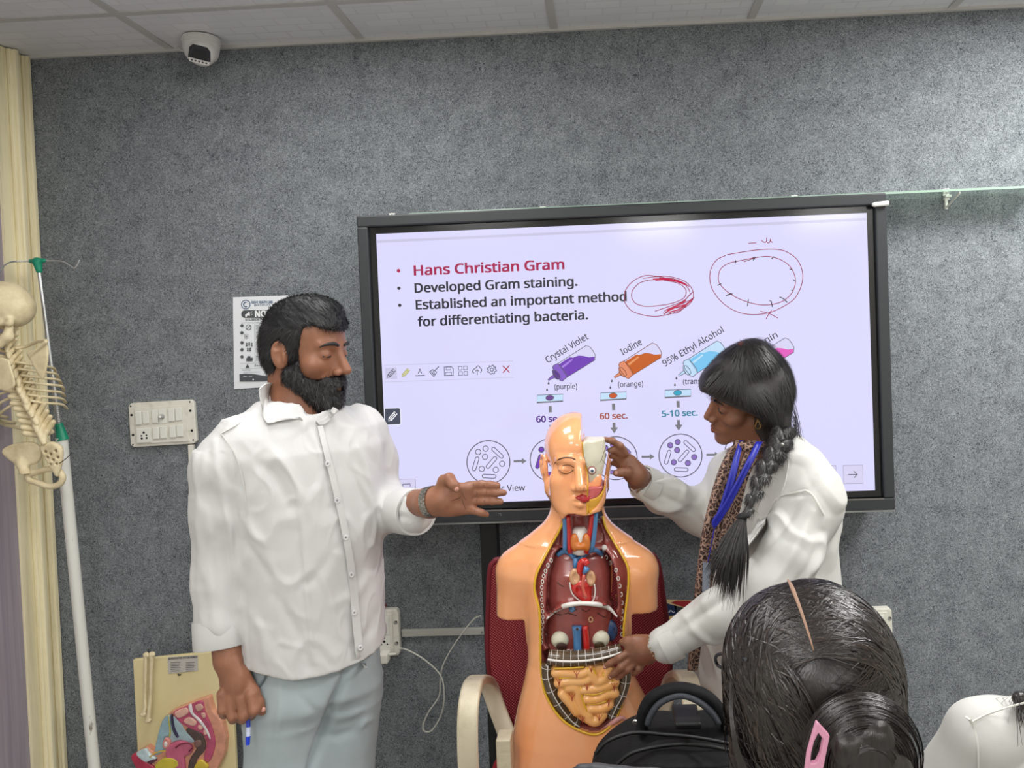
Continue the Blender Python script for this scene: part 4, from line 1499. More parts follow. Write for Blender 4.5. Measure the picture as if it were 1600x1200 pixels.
def torso_field(v, with_head=True):
    rows = []
    for y, cx_, hw, dp in ((1238, 911, 112, .105), (1200, 910, 112, .108), (1141, 911, 111, .108), (1098, 910, 102, .104), (1054, 904, 85, .098), (1025, 904, 80, .096), (990, 904, 80, .098),
                           (962, 904, 82, .102), (925, 903, 84, .106), (890, 902, 88, .102), (865, 902, 86, .085), (845, 902, 60, .062)):
        p = mp_(cx_, y)
        rows.append(((p[0], YM, p[2]), hw * PXM, dp))
    v.loft(rows, (1, 0), k=0.0, pw=2.5)
    v.cone(mp_(870, 838, .005), mp_(815, 889, .01), .045, .052, .03)
    v.cone(mp_(935, 838, .005), mp_(990, 887, .01), .045, .052, .03)
    v.cone(mp_(812, 896, .0), mp_(799, 985, 0), .054, .035, .025)
    v.cone(mp_(993, 893, .0), mp_(1007, 975, 0), .051, .0325, .025)
    # flat ends of the cut arms
    for (x0, x1, y0) in ((755, 821.5, 962), (986, 1050, 951)):
        a_, b_ = mp_(x0, y0), mp_(x1, y0)
        v.rbox(((a_[0] + b_[0]) / 2, YM, a_[2] - 0.06), ((b_[0] - a_[0]) / 2, .09, .06), .002, None, .002, 'sub')
    # breasts of the chest wall, navel side
    v.cone(mp_(902, 800, .0), mp_(903, 862, .02), .056, .066, .03)
    return v


HD_O = at(900, 728, YM - 0.015)
HD_R = frame((0.10, -1, 0.0))
lo_ = at(755, 1240, YM) + np.array([0, -.16, 0])
hi_ = at(1045, 635, YM) + np.array([0, .16, 0])
hz0 = at(900, 830, YM)[2]
v = Vol(lo_, hi_, 0.0042, [(2, hz0, hi_[2], 0.0028), (0, at(835, 700, YM)[0], at(965, 700, YM)[0], 0.0028), (1, YM - 0.15, YM - 0.06, 0.0030)])
torso_field(v)
add_head(v, HD_O, HD_R, 0.95)
for q in (-1, 1):                                   # full painted cheeks and jaw of a model
    v.ell(HD_O + HD_R @ np.array([q * .030, .052, -.048]), (.032, .030, .045), HD_R, .02)
    v.cone(HD_O + HD_R @ np.array([q * .048, .0, -.05]), HD_O + HD_R @ np.array([q * .022, .062, -.086]), .026, .022, .02)
v.cone(at(902, 770, YM + .005), at(903, 860, YM + .012), .056, .062, .025)
# the right half of the skull cap is lifted off
xm = at(909, 690, YM - 0.06)[0]
zc_ = at(930, 690.5, YM - 0.08)[2]
v.rbox((xm + 0.1, YM, zc_ + 0.1), (0.1, 0.2, 0.1), 0.001, None, 0.001, 'sub')
# closed eye line, keep a copy of the front before carving
V_full = v.V.copy()
OPEN = [z4(475, 770), z4(440, 850), z4(380, 950), z4(310, 1080), z4(296, 1190), (841, 952), (843, 981), (843, 1025), (845, 1060), (852, 1089), (875, 1121), (904, 1139), (933, 1146), (958, 1130), (975, 1098), (983, 1066), (978, 1030), (975, 999), (977, 975), (981, 943), (983, 914), (981, 893), (972, 876), (958, 855), (946, 835), (940, 812), (934, 803), (916, 806), (888, 803)]
YF = YM - 0.10
OPs = spline(OPEN, 3, True)
OPx = pxz(OPs, YF)
rim = []
for (x, z) in OPx:
    y = front_y(v, x, z)
    rim.append((x, y, z))
ys_ = [r[1] for r in rim if r[1] is not None]
rim = [(x, y if y is not None else float(np.median(ys_)), z) for x, y, z in rim]


def depth_cut(P, depth, k=0.004):
    """carve the polygon to a depth below the uncut front"""
    P = np.asarray(P)
    lo = np.array([P[:, 0].min(), YM - 0.2, P[:, 1].min()])
    hi = np.array([P[:, 0].max(), YM + 0.05, P[:, 1].max()])
    sl, X, Y, Z = v._blk(lo - 0.03, hi + 0.03)
    d2 = poly_sd(P, X[:, 0, :], Z[:, 0, :])[:, None, :]
    full = V_full[sl]
    d = np.maximum(d2, -(full + depth))          # inside the body by less than depth
    d = -d
    vv = v.V[sl]
    h = np.clip(0.5 - 0.5 * (d - vv) / k, 0, 1)
    v.V[sl] = d * (1 - h) + vv * h + k * h * (1 - h)


depth_cut(OPx, 0.012)
BARE = [z4(*p) for p in ((602, 240), (690, 236), (778, 232), (772, 300), (756, 400), (740, 490), (732, 545), (724, 592), (690, 652), (636, 694), (632, 600), (637, 520), (632, 420), (608, 330))]
depth_cut(pxz(BARE, YM - 0.105), 0.010, 0.001)
CHEST = spline([z5m(*p) for p in ((640, 75), (590, 62), (552, 112), (528, 200), (522, 300), (527, 400), (600, 340), (715, 318), (830, 330), (905, 392), (908, 300), (898, 190), (872, 110), (830, 72), (770, 95))], 3, True)
depth_cut(pxz(CHEST, YF), 0.040, 0.006)
UPAB = spline([z5m(*p) for p in ((530, 425), (600, 362), (715, 345), (850, 355), (905, 410), (928, 490), (930, 560), (800, 590), (640, 600), (530, 590), (508, 520))], 3, True)
depth_cut(pxz(UPAB, YF), 0.034, 0.006)
LOAB = spline([z5m(*p) for p in ((520, 600), (515, 680), (540, 790), (600, 890), (690, 965), (780, 990), (860, 950), (930, 850), (965, 740), (950, 620), (930, 560), (720, 600))], 3, True)
depth_cut(pxz(LOAB, YF), 0.030, 0.006)
NECK = spline([z4(*p) for p in ((485, 720), (470, 800), (455, 900), (470, 950), (560, 985), (700, 960), (735, 880), (710, 800), (690, 700), (590, 715))], 3, True)
depth_cut(pxz(NECK, YM - 0.07), 0.020, 0.005)
V_, Q_ = v.mesh()
shell = npmesh('body_shell', V_, Q_, [M_FLESH, M_MAROON], tb)
fc = V_[Q_].mean(1)
# faces of the carved cavity take the maroon lining
ins = (poly_sd(OPx, fc[:, 0] + (fc[:, 1] - YF) * 0.0, fc[:, 2]) < -0.0015) & (fc[:, 1] < YM + 0.03)
ix = np.clip(np.searchsorted(v.ax[0], fc[:, 0]), 0, V_full.shape[0] - 1)
iy = np.clip(np.searchsorted(v.ax[1], fc[:, 1]), 0, V_full.shape[1] - 1)
iz = np.clip(np.searchsorted(v.ax[2], fc[:, 2]), 0, V_full.shape[2] - 1)
ins &= V_full[ix, iy, iz] < -0.003
shell.data.polygons.foreach_set('material_index', ins.astype(np.int32))


def surf(px, py, up=0.0, Yg=None):
    """point on the carved model seen at the pixel, lifted towards the camera by up"""
    Yg = YF if Yg is None else Yg
    for _ in range(4):
        p = at(px, py, Yg)
        y = front_y(v, p[0], p[2])
        if y is None:
            break
        Yg = y
    p = at(px, py, Yg - up)
    return p


rim = np.array(rim)[:-12]
for _ in range(3):
    yy = np.r_[rim[:2, 1][::-1], rim[:, 1], rim[-2:, 1][::-1]]
    rim[:, 1] = np.median(np.stack([yy[i:i + len(rim)] for i in range(5)]), 0)
MB().tube(rim + np.array([0, -0.0005, 0]), 0.0028, 8).build('yellow_rim', M_YEL, tb, smooth=180)


def stick(name, pts, r, m, up=0.0, n=10, parent=None, sp=4, flat=1.0, y=None):
    P = [surf(*p, up=up) if y is None else at(p[0], p[1], y) for p in pts]
    P = spline(P, sp) if len(P) > 2 else P
    R_ = r if np.isscalar(r) else np.interp(np.linspace(0, 1, len(P)), np.linspace(0, 1, len(r)), r)
    return MB().tube(P, R_, n, flat=flat).build(name, m, parent or tb, smooth=180)


# rib ends along the rim
ring_me = None
for (x, y) in ((552, 88), (535, 115), (522, 145), (512, 172), (506, 202), (503, 232), (502, 265), (503, 298), (505, 330), (507, 360), (509, 390), (507, 417), (503, 445), (502, 470), (501, 497), (499, 527),
               (848, 72), (872, 100), (900, 140), (912, 185), (920, 225), (927, 270), (932, 315), (933, 360), (930, 400), (931, 445), (932, 485)):
    p = surf(*z5m(x, y), up=0.0012)
    if ring_me is None:
        r_ = MB().tube([(0.0029 * math.cos(t), 0, 0.0045 * math.sin(t)) for t in np.linspace(0, 2 * math.pi, 15)], 0.0011, 6, cap=False).build('rib_end', M_MWHITE, tb, smooth=180)
        ring_me = r_.data
    else:
        r_ = bpy.data.objects.new('rib_end', ring_me)
        COL.objects.link(r_)
        r_.parent = tb
    r_.location = tuple(p - np.array(tb.location))
stick('nerve_ganglion', [z4(738, 900), z4(730, 930), z4(722, 968)], [0.006, 0.0035, 0.0015], M_MWHITE, 0.003)

# neck: windpipe, thyroid, vessels
ny = YM - 0.066
nk = MB()
nk.lathe([(0.012, 0), (0.0185, 0.004), (0.021, 0.03), (0.017, 0.055), (0.012, 0.062)], at(*z4(588, 945), ny + 0.008), (0, 0, 1), 20)
nk.build('windpipe', M_MWHITE, tb, smooth=60)
vt = Vol(at(*z4(515, 950), ny) + np.array([0, -.03, 0]), at(*z4(670, 780), ny) + np.array([0, .03, 0]), 0.0022)
for q in (-1, 1):
    vt.ell(at(*z4(588 + q * 36, 870), ny - 0.009), (0.010, 0.009, 0.021), None, 0.004)
vt.ell(at(*z4(588, 896), ny - 0.013), (0.014, 0.008, 0.008), None, 0.006)
V_, Q_ = vt.mesh()
npmesh('thyroid', V_, Q_, M_THY, tb)
for nm, pts, r, m in (('carotid_artery', [(508, 700), (516, 800), (524, 935)], .0062, M_MRED), ('carotid_artery', [(664, 690), (648, 800), (622, 935)], .0062, M_MRED),
                      ('jugular_vein', [(488, 712), (492, 820), (490, 925)], .0052, M_MBLUE), ('jugular_vein', [(684, 680), (676, 800), (660, 915)], .0052, M_MBLUE)):
    P = spline([at(*z4(*p), ny - 0.006 if m is M_MRED else ny - 0.008) for p in pts], 4)
    MB().tube(P, r, 10).build(nm, m, tb, smooth=180)
MB().tube(spline([surf(*z4(*p), up=.004) for p in ((442, 948), (490, 925), (530, 945), (562, 985), (565, 1010))], 4), 0.006, 10).build('brachiocephalic_vein', M_MBLUE, tb, smooth=180)
MB().tube(spline([surf(*z4(*p), up=.004) for p in ((722, 945), (668, 915), (610, 950), (562, 985))], 4), 0.006, 10).build('brachiocephalic_vein', M_MBLUE, tb, smooth=180)

# heart
hy = YM - 0.083
vh = Vol(at(*z5m(620, 340), hy) + np.array([0, -.05, 0]), at(*z5m(820, 60), hy) + np.array([0, .06, 0]), 0.0024)
vh.cone(at(*z5m(716, 232), hy + .014), at(*z5m(738, 290), hy + .008), .0255, .0135, .01)
vh.cone(at(*z5m(680, 185), hy + .016), at(*z5m(762, 188), hy + .016), .014, .014, .012)
for (x, y, r1, r2, r3) in ((700, 250, .006, .005, .010), (752, 255, .005, .005, .012)):
    vh.ell(at(*z5m(x, y), hy - .0085), (r1, r2, r3), None, .003, 'sub')
V_, Q_ = vh.mesh()
npmesh('heart', V_, Q_, M_MRED, tb)
for (x, y, m, r) in ((682, 178, M_TAN, (.0135, .012, .0205)), (764, 184, M_TAN, (.0115, .012, .018))):
    ve = Vol(at(*z5m(x, y), hy) - np.array([.03, .03, .03]), at(*z5m(x, y), hy) + np.array([.03, .03, .03]), 0.0024)
    ve.ell(at(*z5m(x, y), hy + .004), r, None, 0)
    ve.ell(at(*z5m(x, y), hy - .008), (r[0] * .65, .007, r[2] * .7), None, .003, 'sub')
    V_, Q_ = ve.mesh()
    npmesh('heart_atrium', V_, Q_, m, tb)
MB().tube(spline([at(*z5m(*p), hy) for p in ((718, 205), (708, 150), (712, 105), (732, 92), (745, 110))], 4), [.004] * 4 + [.008] * 13, 10).build('aortic_arch', M_MRED, tb, smooth=180)
MB().tube([at(*z5m(728, 160), hy - .008), at(*z5m(746, 125), hy - .008)], [.004, .0075], 10).build('pulmonary_trunk', M_MBLUE, tb, smooth=180)
MB().tube([at(*z5m(683, 75), hy + .012), at(*z5m(683, 140), hy + .012)], .0058, 10).build('superior_vena_cava', M_MBLUE, tb, smooth=180)
MB().tube(spline([at(*z5m(*p), hy - .0145) for p in ((728, 165), (722, 230), (740, 290))], 4), .0035, 8).build('septum', mat('model_salmon', C(206, 96, 80), 0.3, coat=0.4), tb, smooth=180)
MB().tube(spline([at(*z5m(*p), hy - .001) for p in ((652, 205), (664, 262), (700, 300), (745, 318), (778, 300), (788, 255), (784, 215))], 5), .0016, 8).build('heart_outline', M_MWHITE, tb, smooth=180)
# diaphragm and the organs below
stick('diaphragm', [z5m(*p) for p in ((528, 402), (580, 352), (640, 328), (715, 318), (800, 324), (860, 342), (905, 388))], [.0015, .0052, .0056, .005, .0056, .0052, .0015], M_MWHITE, 0.004, sp=5)
for nm, pts, r, m, up in (('inferior_vena_cava', [(690, 440), (692, 500), (694, 590)], [.0115, .0095, .009], M_MBLUE, .006), ('abdominal_aorta', [(732, 440), (738, 500), (746, 590)], [.0072, .008, .008], M_MRED, .004)):
    stick(nm, [z5m(*p) for p in pts], r, m, up)
p = surf(*z5m(692, 455), up=.016)
MB().lathe([(0.0032, 0), (0.0032, 0.0015)], p, (0, -1, 0), 12).build('vein_opening', M_DKLINE, tb)
p = surf(*z5m(765, 405), up=.002)
MB().tube([p + 0.0042 * np.array([math.cos(t), 0, 1.3 * math.sin(t)]) for t in np.linspace(0, 6.283, 16)], 0.0018, 8, cap=False).build('oesophagus_opening', M_TAN, tb, smooth=180)
p = surf(*z5m(665, 348), up=.004)
MB().lathe([(0.007, 0), (0.005, 0.002), (0.002, 0.0022)], p, (0, -1, 0.3), 14).build('hepatic_vein', M_MBLUE, tb, smooth=40)
for (x, y, sx) in ((600, 512, 1), (818, 508, -1)):
    c_ = surf(*z5m(x, y), up=0.002)
    vk = Vol(c_ - .04, c_ + .04, 0.0024)
    vk.ell(c_, (.0205, .014, .0195), None, 0)
    vk.ell(c_ + np.array([sx * .003, -.015, -.012]), (.016, .009, .010), None, .003, 'sub')
    V_, Q_ = vk.mesh()
    npmesh('kidney', V_, Q_, M_BONE, tb)
    MB().lathe([(.0125, 0), (.010, .002), (.001, .003)], c_ + np.array([sx * .003, -.0075, -.0115]), (0, -1, 0), 16).build('kidney_section', mat('model_section', C(70, 44, 40) if sx > 0 else C(120, 110, 60), 0.3, coat=.5) if sx > 0 else M_COLON, tb, smooth=40)
c_ = surf(*z5m(868, 462), up=0.0)
vk = Vol(c_ - .05, c_ + .05, 0.003)
vk.ell(c_, (.018, .009, .026), None, 0)
V_, Q_ = vk.mesh()
npmesh('spleen', V_, Q_, M_SPL, tb)
# fine painted vessels
for pts in ([(540, 360), (600, 380), (640, 372), (690, 385)], [(715, 350), (740, 362), (760, 350)], [(800, 370), (840, 392), (880, 385)], [(640, 372), (660, 355), (690, 352)], [(860, 420), (885, 440), (895, 480)], [(585, 205), (605, 222), (622, 228)]):
    stick('painted_vessel', [z5m(*p) for p in pts], 0.0009, M_DKLINE, 0.0006, n=6)

# colon
cy = YM - 0.098
COLON = [((536, 604), .0155), ((600, 612), .018), ((680, 614), .018), ((760, 608), .018), ((850, 592), .017), ((930, 566), .014)]
P = spline([at(*z5m(*p), cy) for p, r in COLON], 8)
MB().tube(P, np.interp(np.linspace(0, 1, len(P)), np.linspace(0, 1, len(COLON)), [r for p, r in COLON]), 16).build('transverse_colon', M_COLON, tb, smooth=180)
MB().tube(P + np.array([0, -0.0175, 0.001]), 0.0026, 8, flat=1.0).build('colon_band', M_MWHITE, tb, smooth=180)


def haustra(P, R, name, step, parent):
    for i in range(2, len(P) - 2, step):
        t = P[i + 1] - P[i - 1]
        t /= np.linalg.norm(t)
        a = np.cross(t, (0, 1, 0))
        a /= np.linalg.norm(a)
        b = np.cross(t, a)
        MB().tube([P[i] + (R[i] + 0.0002) * (math.cos(q) * a + math.sin(q) * b) for q in np.linspace(0, 6.2832, 21)], 0.0006, 5, cap=False).build(name, M_MWHITE, parent, smooth=180)


haustra(P, np.interp(np.linspace(0, 1, len(P)), np.linspace(0, 1, len(COLON)), [r for p, r in COLON]), 'colon_fold', 4, tb)
for nm, pts in (('ascending_colon', [(533, 640), (532, 700), (555, 780), (600, 860), (660, 935), (700, 965)]), ('descending_colon', [(945, 640), (948, 720), (928, 800), (892, 870), (868, 925)])):
    P = spline([at(*z5m(*p), cy + .008) for p in pts], 6)
    R_ = np.full(len(P), .0128)
    MB().tube(P, R_, 14).build(nm, M_COLON, tb, smooth=180)
    haustra(P, R_, 'colon_fold', 5, tb)
    MB().tube(P + np.array([0.002, -0.0122, 0]), 0.0014, 6).build('colon_band', M_MWHITE, tb, smooth=180)
# small intestine: a cushion with coils
gp = [z5m(*p) for p in ((552, 662), (640, 655), (740, 648), (850, 645), (905, 690), (915, 760), (890, 850), (845, 925), (780, 972), (710, 945), (640, 880), (595, 800))]
G = pxz(spline(gp, 3, True), cy)
vg = Vol(np.array([G[:, 0].min() - .02, cy - .03, G[:, 1].min() - .02]), np.array([G[:, 0].max() + .02, cy + .03, G[:, 1].max() + .02]), 0.0026)
prism_cut(vg, G, cy - .006, cy + .02, 0, 'add', 0.008)
COILS = [[(575, 690), (640, 690), (710, 695), (745, 680)], [(760, 670), (775, 700), (800, 735), (840, 720), (860, 680)], [(590, 745), (650, 735), (720, 735), (760, 720)], [(640, 770), (690, 770), (700, 830), (730, 900), (760, 920)],
         [(610, 800), (655, 850), (690, 900)], [(720, 780), (790, 775), (850, 760), (895, 740)], [(740, 830), (800, 830), (860, 800), (895, 800)], [(760, 880), (820, 880), (865, 860)], [(750, 935), (790, 950), (830, 915)]]
for c_ in COILS:
    P = spline([at(*z5m(*p), cy - .007) for p in c_], 4)
    for i in range(len(P) - 1):
        vg.cone(P[i], P[i + 1], .0105, .0105, .003)
V_, Q_ = vg.mesh()
npmesh('small_intestine', V_, Q_, M_GUT, tb)
for c_ in ([(570, 668), (650, 665), (730, 660)], [(748, 660), (750, 690), (735, 715), (690, 750), (620, 770)], [(590, 718), (650, 716), (735, 712)], [(708, 765), (720, 830), (745, 895)], [(730, 805), (800, 805), (875, 775)], [(835, 690), (830, 740), (800, 760)], [(880, 730), (870, 780), (850, 840)], [(745, 856), (800, 856), (855, 840)], [(775, 660), (790, 700), (780, 730)]):
    MB().tube(spline([at(*z5m(*p), cy - .0145) for p in c_], 4), 0.0022, 6).build('yellow_groove', M_YEL, tb, smooth=180)
for (x, y) in ((690, 700), (768, 672), (595, 740), (745, 765), (665, 820), (890, 765), (860, 850), (720, 940), (810, 935)):
    for k in range(3):
        a_ = -0.9 + 0.9 * k
        MB().tube([at(*z5m(x, y + 22), cy - .0175), at(*z5m(x + 4 * a_, y), cy - .0182), at(*z5m(x + 18 * a_, y - 20), cy - .0178)], 0.0006, 5).build('gut_vessel', mat('vessel_red', C(170, 60, 40), 0.4), tb)
stick('pelvic_fascia', [z5m(*p) for p in ((830, 990), (890, 950), (930, 930), (960, 945))], [.002, .006, .005, .002], mat('model_pink', C(210, 150, 146), 0.3, coat=.4), 0.003)

# face
M_LID = MATS['model_dark_line']
fy = YM - 0.125


def face(px, py, up=0.0008):
    return surf(px, py, up=up, Yg=fy)


MB().tube(spline([face(*z4(*p)) for p in ((424, 376), (450, 352), (490, 340), (530, 342), (556, 352))], 5), [.0006] * 4 + [.0013] * 17, 6).build('eyebrow', M_LID, tb, smooth=180)
MB().tube(spline([face(*z4(*p)) for p in ((452, 418), (480, 438), (510, 440), (544, 418))], 5), .0007, 6).build('closed_eye_line', M_LID, tb, smooth=180)
MB().tube(spline([face(*z4(*p)) for p in ((446, 405), (480, 390), (520, 388), (548, 402))], 5), .0006, 6).build('eyelid_crease', M_LID, tb, smooth=180)
MB().tube(spline([face(*z4(*p)) for p in ((555, 590), (580, 602), (610, 622), (628, 618))], 5), .0008, 6).build('mouth_line', M_LID, tb, smooth=180)
vl = Vol(at(*z4(540, 650), fy) - np.array([0, .05, 0]), at(*z4(720, 540), fy) + np.array([0, .06, 0]), 0.0018)
lc = lambda x, y, u=0.0: face(*z4(x, y), up=u)
for a_, b_, r1, r2 in (((560, 592), (598, 585), .0020, .0052), ((598, 585), (630, 590), .0052, .0052), ((572, 597), (604, 604), .0020, .0056), ((604, 604), (630, 602), .0056, .0056)):
    vl.cone(lc(*a_), lc(*b_), r1, r2, .004)
V_, Q_ = vl.mesh()
npmesh('lips', V_, Q_, M_LIP, tb)
# bared skull plate, muscle and fat of the right half of the face
x0 = at(913, 720, YM - 0.11)[0]


def face_piece(name, P, m, off, plain=False):
    P = pxz(spline([z4(*p) for p in P], 3, True) if len(P) > 4 else [z4(*p) for p in P], YM - 0.10)
    vv = Vol(np.array([P[:, 0].min() - .02, YM - .17, P[:, 1].min() - .02]), np.array([P[:, 0].max() + .02, YM + .02, P[:, 1].max() + .02]), 0.0026)
    if plain:
        vv.ell(HD_O + HD_R @ np.array([0, .026, .045]), np.array((.069, .072, .12)) * .95, HD_R, 0)
        vv.ell(HD_O + HD_R @ np.array([.034, .052, -.02]), np.array((.030, .040, .05)) * .95, HD_R, .03)
    else:
        add_head(vv, HD_O, HD_R, 0.95, ears=False)
        for q in (-1, 1):
            vv.ell(HD_O + HD_R @ np.array([q * .030, .052, -.048]), (.032, .030, .045), HD_R, .02)
    vv.V -= off
    lo = np.array([P[:, 0].min(), YM - .2, P[:, 1].min()]) - .05
    hi = np.array([P[:, 0].max(), YM, P[:, 1].max()]) + .05
    sl, X, Y, Z = vv._blk(lo, hi)
    d2 = poly_sd(P, X[:, 0, :], Z[:, 0, :])[:, None, :]
    vv.V[sl] = np.maximum(np.maximum(vv.V[sl], d2), Y - (YM - 0.02))
    V_, Q_ = vv.mesh()
    return npmesh(name, V_, Q_, m, tb)


face_piece('skull_plate', ((604, 243), (690, 240), (782, 236), (778, 300), (768, 400), (750, 490), (735, 520), (700, 520), (640, 500), (632, 420), (608, 330)), M_BONE, 0.0022, True)
face_piece('cheek_muscle', ((636, 530), (690, 528), (728, 530), (715, 560), (690, 590), (640, 596)), mat('model_muscle', C(196, 92, 92), 0.3, coat=.4), 0.0022)
face_piece('facial_fat', ((634, 602), (690, 592), (735, 545), (728, 590), (690, 650), (640, 692)), mat('model_fat', C(222, 164, 52), 0.3, coat=.4), 0.0024)
MB().tube(spline([face(*z4(*p), up=.0015) for p in ((600, 245), (606, 330), (628, 430), (634, 520), (630, 600), (632, 695))], 5), .0016, 6).build('yellow_edge', M_YEL, tb, smooth=180)
MB().tube(spline([face(*z4(*p), up=.0015) for p in ((752, 500), (742, 520), (726, 560), (700, 610), (650, 690))], 5), .0015, 6).build('yellow_edge', M_YEL, tb, smooth=180)
ec = at(*z4(660, 421), YM - .1155)
MB().lathe([(.0092, -.004), (.0092, .0012), (.008, .002)], ec, (0.1, -1, 0), 24).build('eye_socket', mat('model_socket', C(150, 90, 80), 0.4), tb, smooth=40)
MB().lathe([(.0078, -.004), (.007, .002), (.0045, .004), (.001, .005)], ec, (0.1, -1, 0), 20).build('eyeball', MATS['model_white'], tb, smooth=60)
MB().lathe([(.0036, .0040), (.003, .0052), (.0006, .0055)], ec, (0.1, -1, 0), 16).build('iris', mat('iris_blue', C(70, 96, 120), 0.2), tb, smooth=60)
MB().lathe([(.0014, .0055), (.0005, .0058)], ec, (0.1, -1, 0), 12).build('pupil', M_HOLE, tb, smooth=60)
MB().tube(spline([face(*z4(*p), up=.004) for p in ((752, 262), (730, 320), (720, 350), (700, 385), (682, 395))], 4), .0005, 5).build('skull_suture', M_DKLINE, tb)
MB().tube(spline([face(*z4(*p), up=.0028) for p in ((720, 350), (745, 380), (752, 400))], 4), .0005, 5).build('skull_suture', M_DKLINE, tb)

# ================================================================== RED CHAIR
def mesh_fabric():
    m = bpy.data.materials.new('red_mesh_fabric')
    m.use_nodes = True
    nt = m.node_tree
    b = nt.nodes['Principled BSDF']
    b.inputs['Roughness'].default_value = 0.6
    tc = nt.nodes.new('ShaderNodeTexCoord')
    mp2 = nt.nodes.new('ShaderNodeMapping')
    mp2.inputs['Rotation'].default_value = (0, math.radians(45), 0)
    nt.links.new(tc.outputs['Object'], mp2.inputs['Vector'])
    sp = nt.nodes.new('ShaderNodeSeparateXYZ')
    nt.links.new(mp2.outputs['Vector'], sp.inputs['Vector'])
    outs = []
    for ax in ('X', 'Z'):
        a = nt.nodes.new('ShaderNodeMath')
        a.operation = 'MULTIPLY'
        a.inputs[1].default_value = 2 * math.pi / 0.0052
        nt.links.new(sp.outputs[ax], a.inputs[0])
        s_ = nt.nodes.new('ShaderNodeMath')
        s_.operation = 'SINE'
        nt.links.new(a.outputs[0], s_.inputs[0])
        outs.append(s_.outputs[0])
    ad = nt.nodes.new('ShaderNodeMath')
    ad.operation = 'ADD'
    nt.links.new(outs[0], ad.inputs[0])
    nt.links.new(outs[1], ad.inputs[1])
    r = nt.nodes.new('ShaderNodeValToRGB')
    r.color_ramp.elements[0].position, r.color_ramp.elements[0].color = 0.35, C(112, 14, 32)
    r.color_ramp.elements[1].position, r.color_ramp.elements[1].color = 1.0, C(214, 110, 116)
    nt.links.new(ad.outputs[0], r.inputs['Fac'])
    nt.links.new(r.outputs['Color'], b.inputs['Base Color'])
    return m


M_RMESH = mesh_fabric()
M_CREAM = mat('cream_chair_plastic', C(216, 206, 180), 0.4, noise=(12, C(190, 178, 150), 0.5, 0.8, (1, 1, 1)))
YC = -0.40
ch = empty('red_office_chair', (at(905, 1200, -0.6)[0], -0.62, 0), 'red mesh office chair with cream arms holding the anatomical torso', 'chair')
seat_z = at(905, 1245, YM)[2] - 0.002
bp_ = [(790, 868), (900, 862), (1008, 860), (1022, 866), (1028, 880), (1034, 920), (1042, 980), (1046, 1050), (1040, 1090), (1015, 1130), (980, 1180), (840, 1185), (800, 1120), (772, 1070), (764, 1010), (766, 940), (769, 885), (776, 871)]
B = pxz(spline(bp_, 3, True), YC)
bm_ = bmesh.new()
# curved mesh panel: grid clipped to the outline
x0_, x1_, z0_, z1_ = B[:, 0].min(), B[:, 0].max(), B[:, 1].min(), B[:, 1].max()
vc = Vol((x0_ - .03, YC - .08, z0_ - .03), (x1_ + .03, YC + .10, z1_ + .03), 0.006)
xc_ = (x0_ + x1_) / 2


def back_fn(X, Y, Z):
    d2 = poly_sd(B, X[:, 0, :], Z[:, 0, :])[:, None, :]
    yy = Y - (YC + 0.05 * (1 - ((X - xc_) / 0.23) ** 2) - 0.05 + 0.03 * np.sin((Z - z0_) / (z1_ - z0_) * math.pi))
    return np.maximum(d2, np.abs(yy) - 0.007)


vc.put(back_fn, (x0_, YC - .06, z0_), (x1_, YC + .08, z1_), 0.0)
V_, Q_ = vc.mesh()
npmesh('mesh_backrest', V_, Q_, M_RMESH, ch, smooth=50)
MB().tube([(p[0], YC + 0.05 * (1 - ((p[0] - xc_) / 0.23) ** 2) - 0.05 + 0.03 * math.sin((p[1] - z0_) / (z1_ - z0_) * math.pi), p[1]) for p in list(B) + [B[0]]], 0.0075, 8, cap=False).build('backrest_edge', mat('red_piping', C(112, 20, 34), 0.6), ch, smooth=180)
MB().tube(spline([(xc_, YC + 0.06, z1_ - .15), (xc_, YC + .09, seat_z), (xc_, YC + .02, seat_z - .07), (xc_, -.6, seat_z - .08)], 5), 0.022, 10).build('back_support', mat('chair_black', C(28, 28, 30), 0.5), ch, smooth=60)
vs3 = Vol((xc_ - .29, -.92, seat_z - .12), (xc_ + .29, -.34, seat_z + .06), 0.008)
vs3.rbox((xc_, -.64, seat_z - .04), (.235, .245, .042), .035, None, 0)
V_, Q_ = vs3.mesh()
npmesh('seat_cushion', V_, Q_, mat('red_seat_cloth', C(170, 30, 44), 0.75, bump=(300, 0.2, (1, 1, 1))), ch)
MB().lathe([(.03, 0.06), (.03, seat_z - .3), (.02, seat_z - .3), (.02, seat_z - .07)], (xc_, -.64, 0), n=16).build('gas_lift', MATS['chair_black'], ch, smooth=40)
for k in range(5):
    a_ = k * 2 * math.pi / 5 + .3
    tip = np.array([xc_ + .29 * math.cos(a_), -.64 + .29 * math.sin(a_), .065])
    leg = MB().tube([(xc_, -.64, .10), tip], [.028, .018], 8, flat=.8).build('base_spoke', MATS['chair_black'], ch, smooth=50)
    MB().lathe([(.026, -.012), (.028, -.008), (.028, .008), (.026, .012)], tip + np.array([0, 0, -.037]), (-math.sin(a_), math.cos(a_), 0), 16).build('castor', MATS['chair_black'], ch, smooth=40)


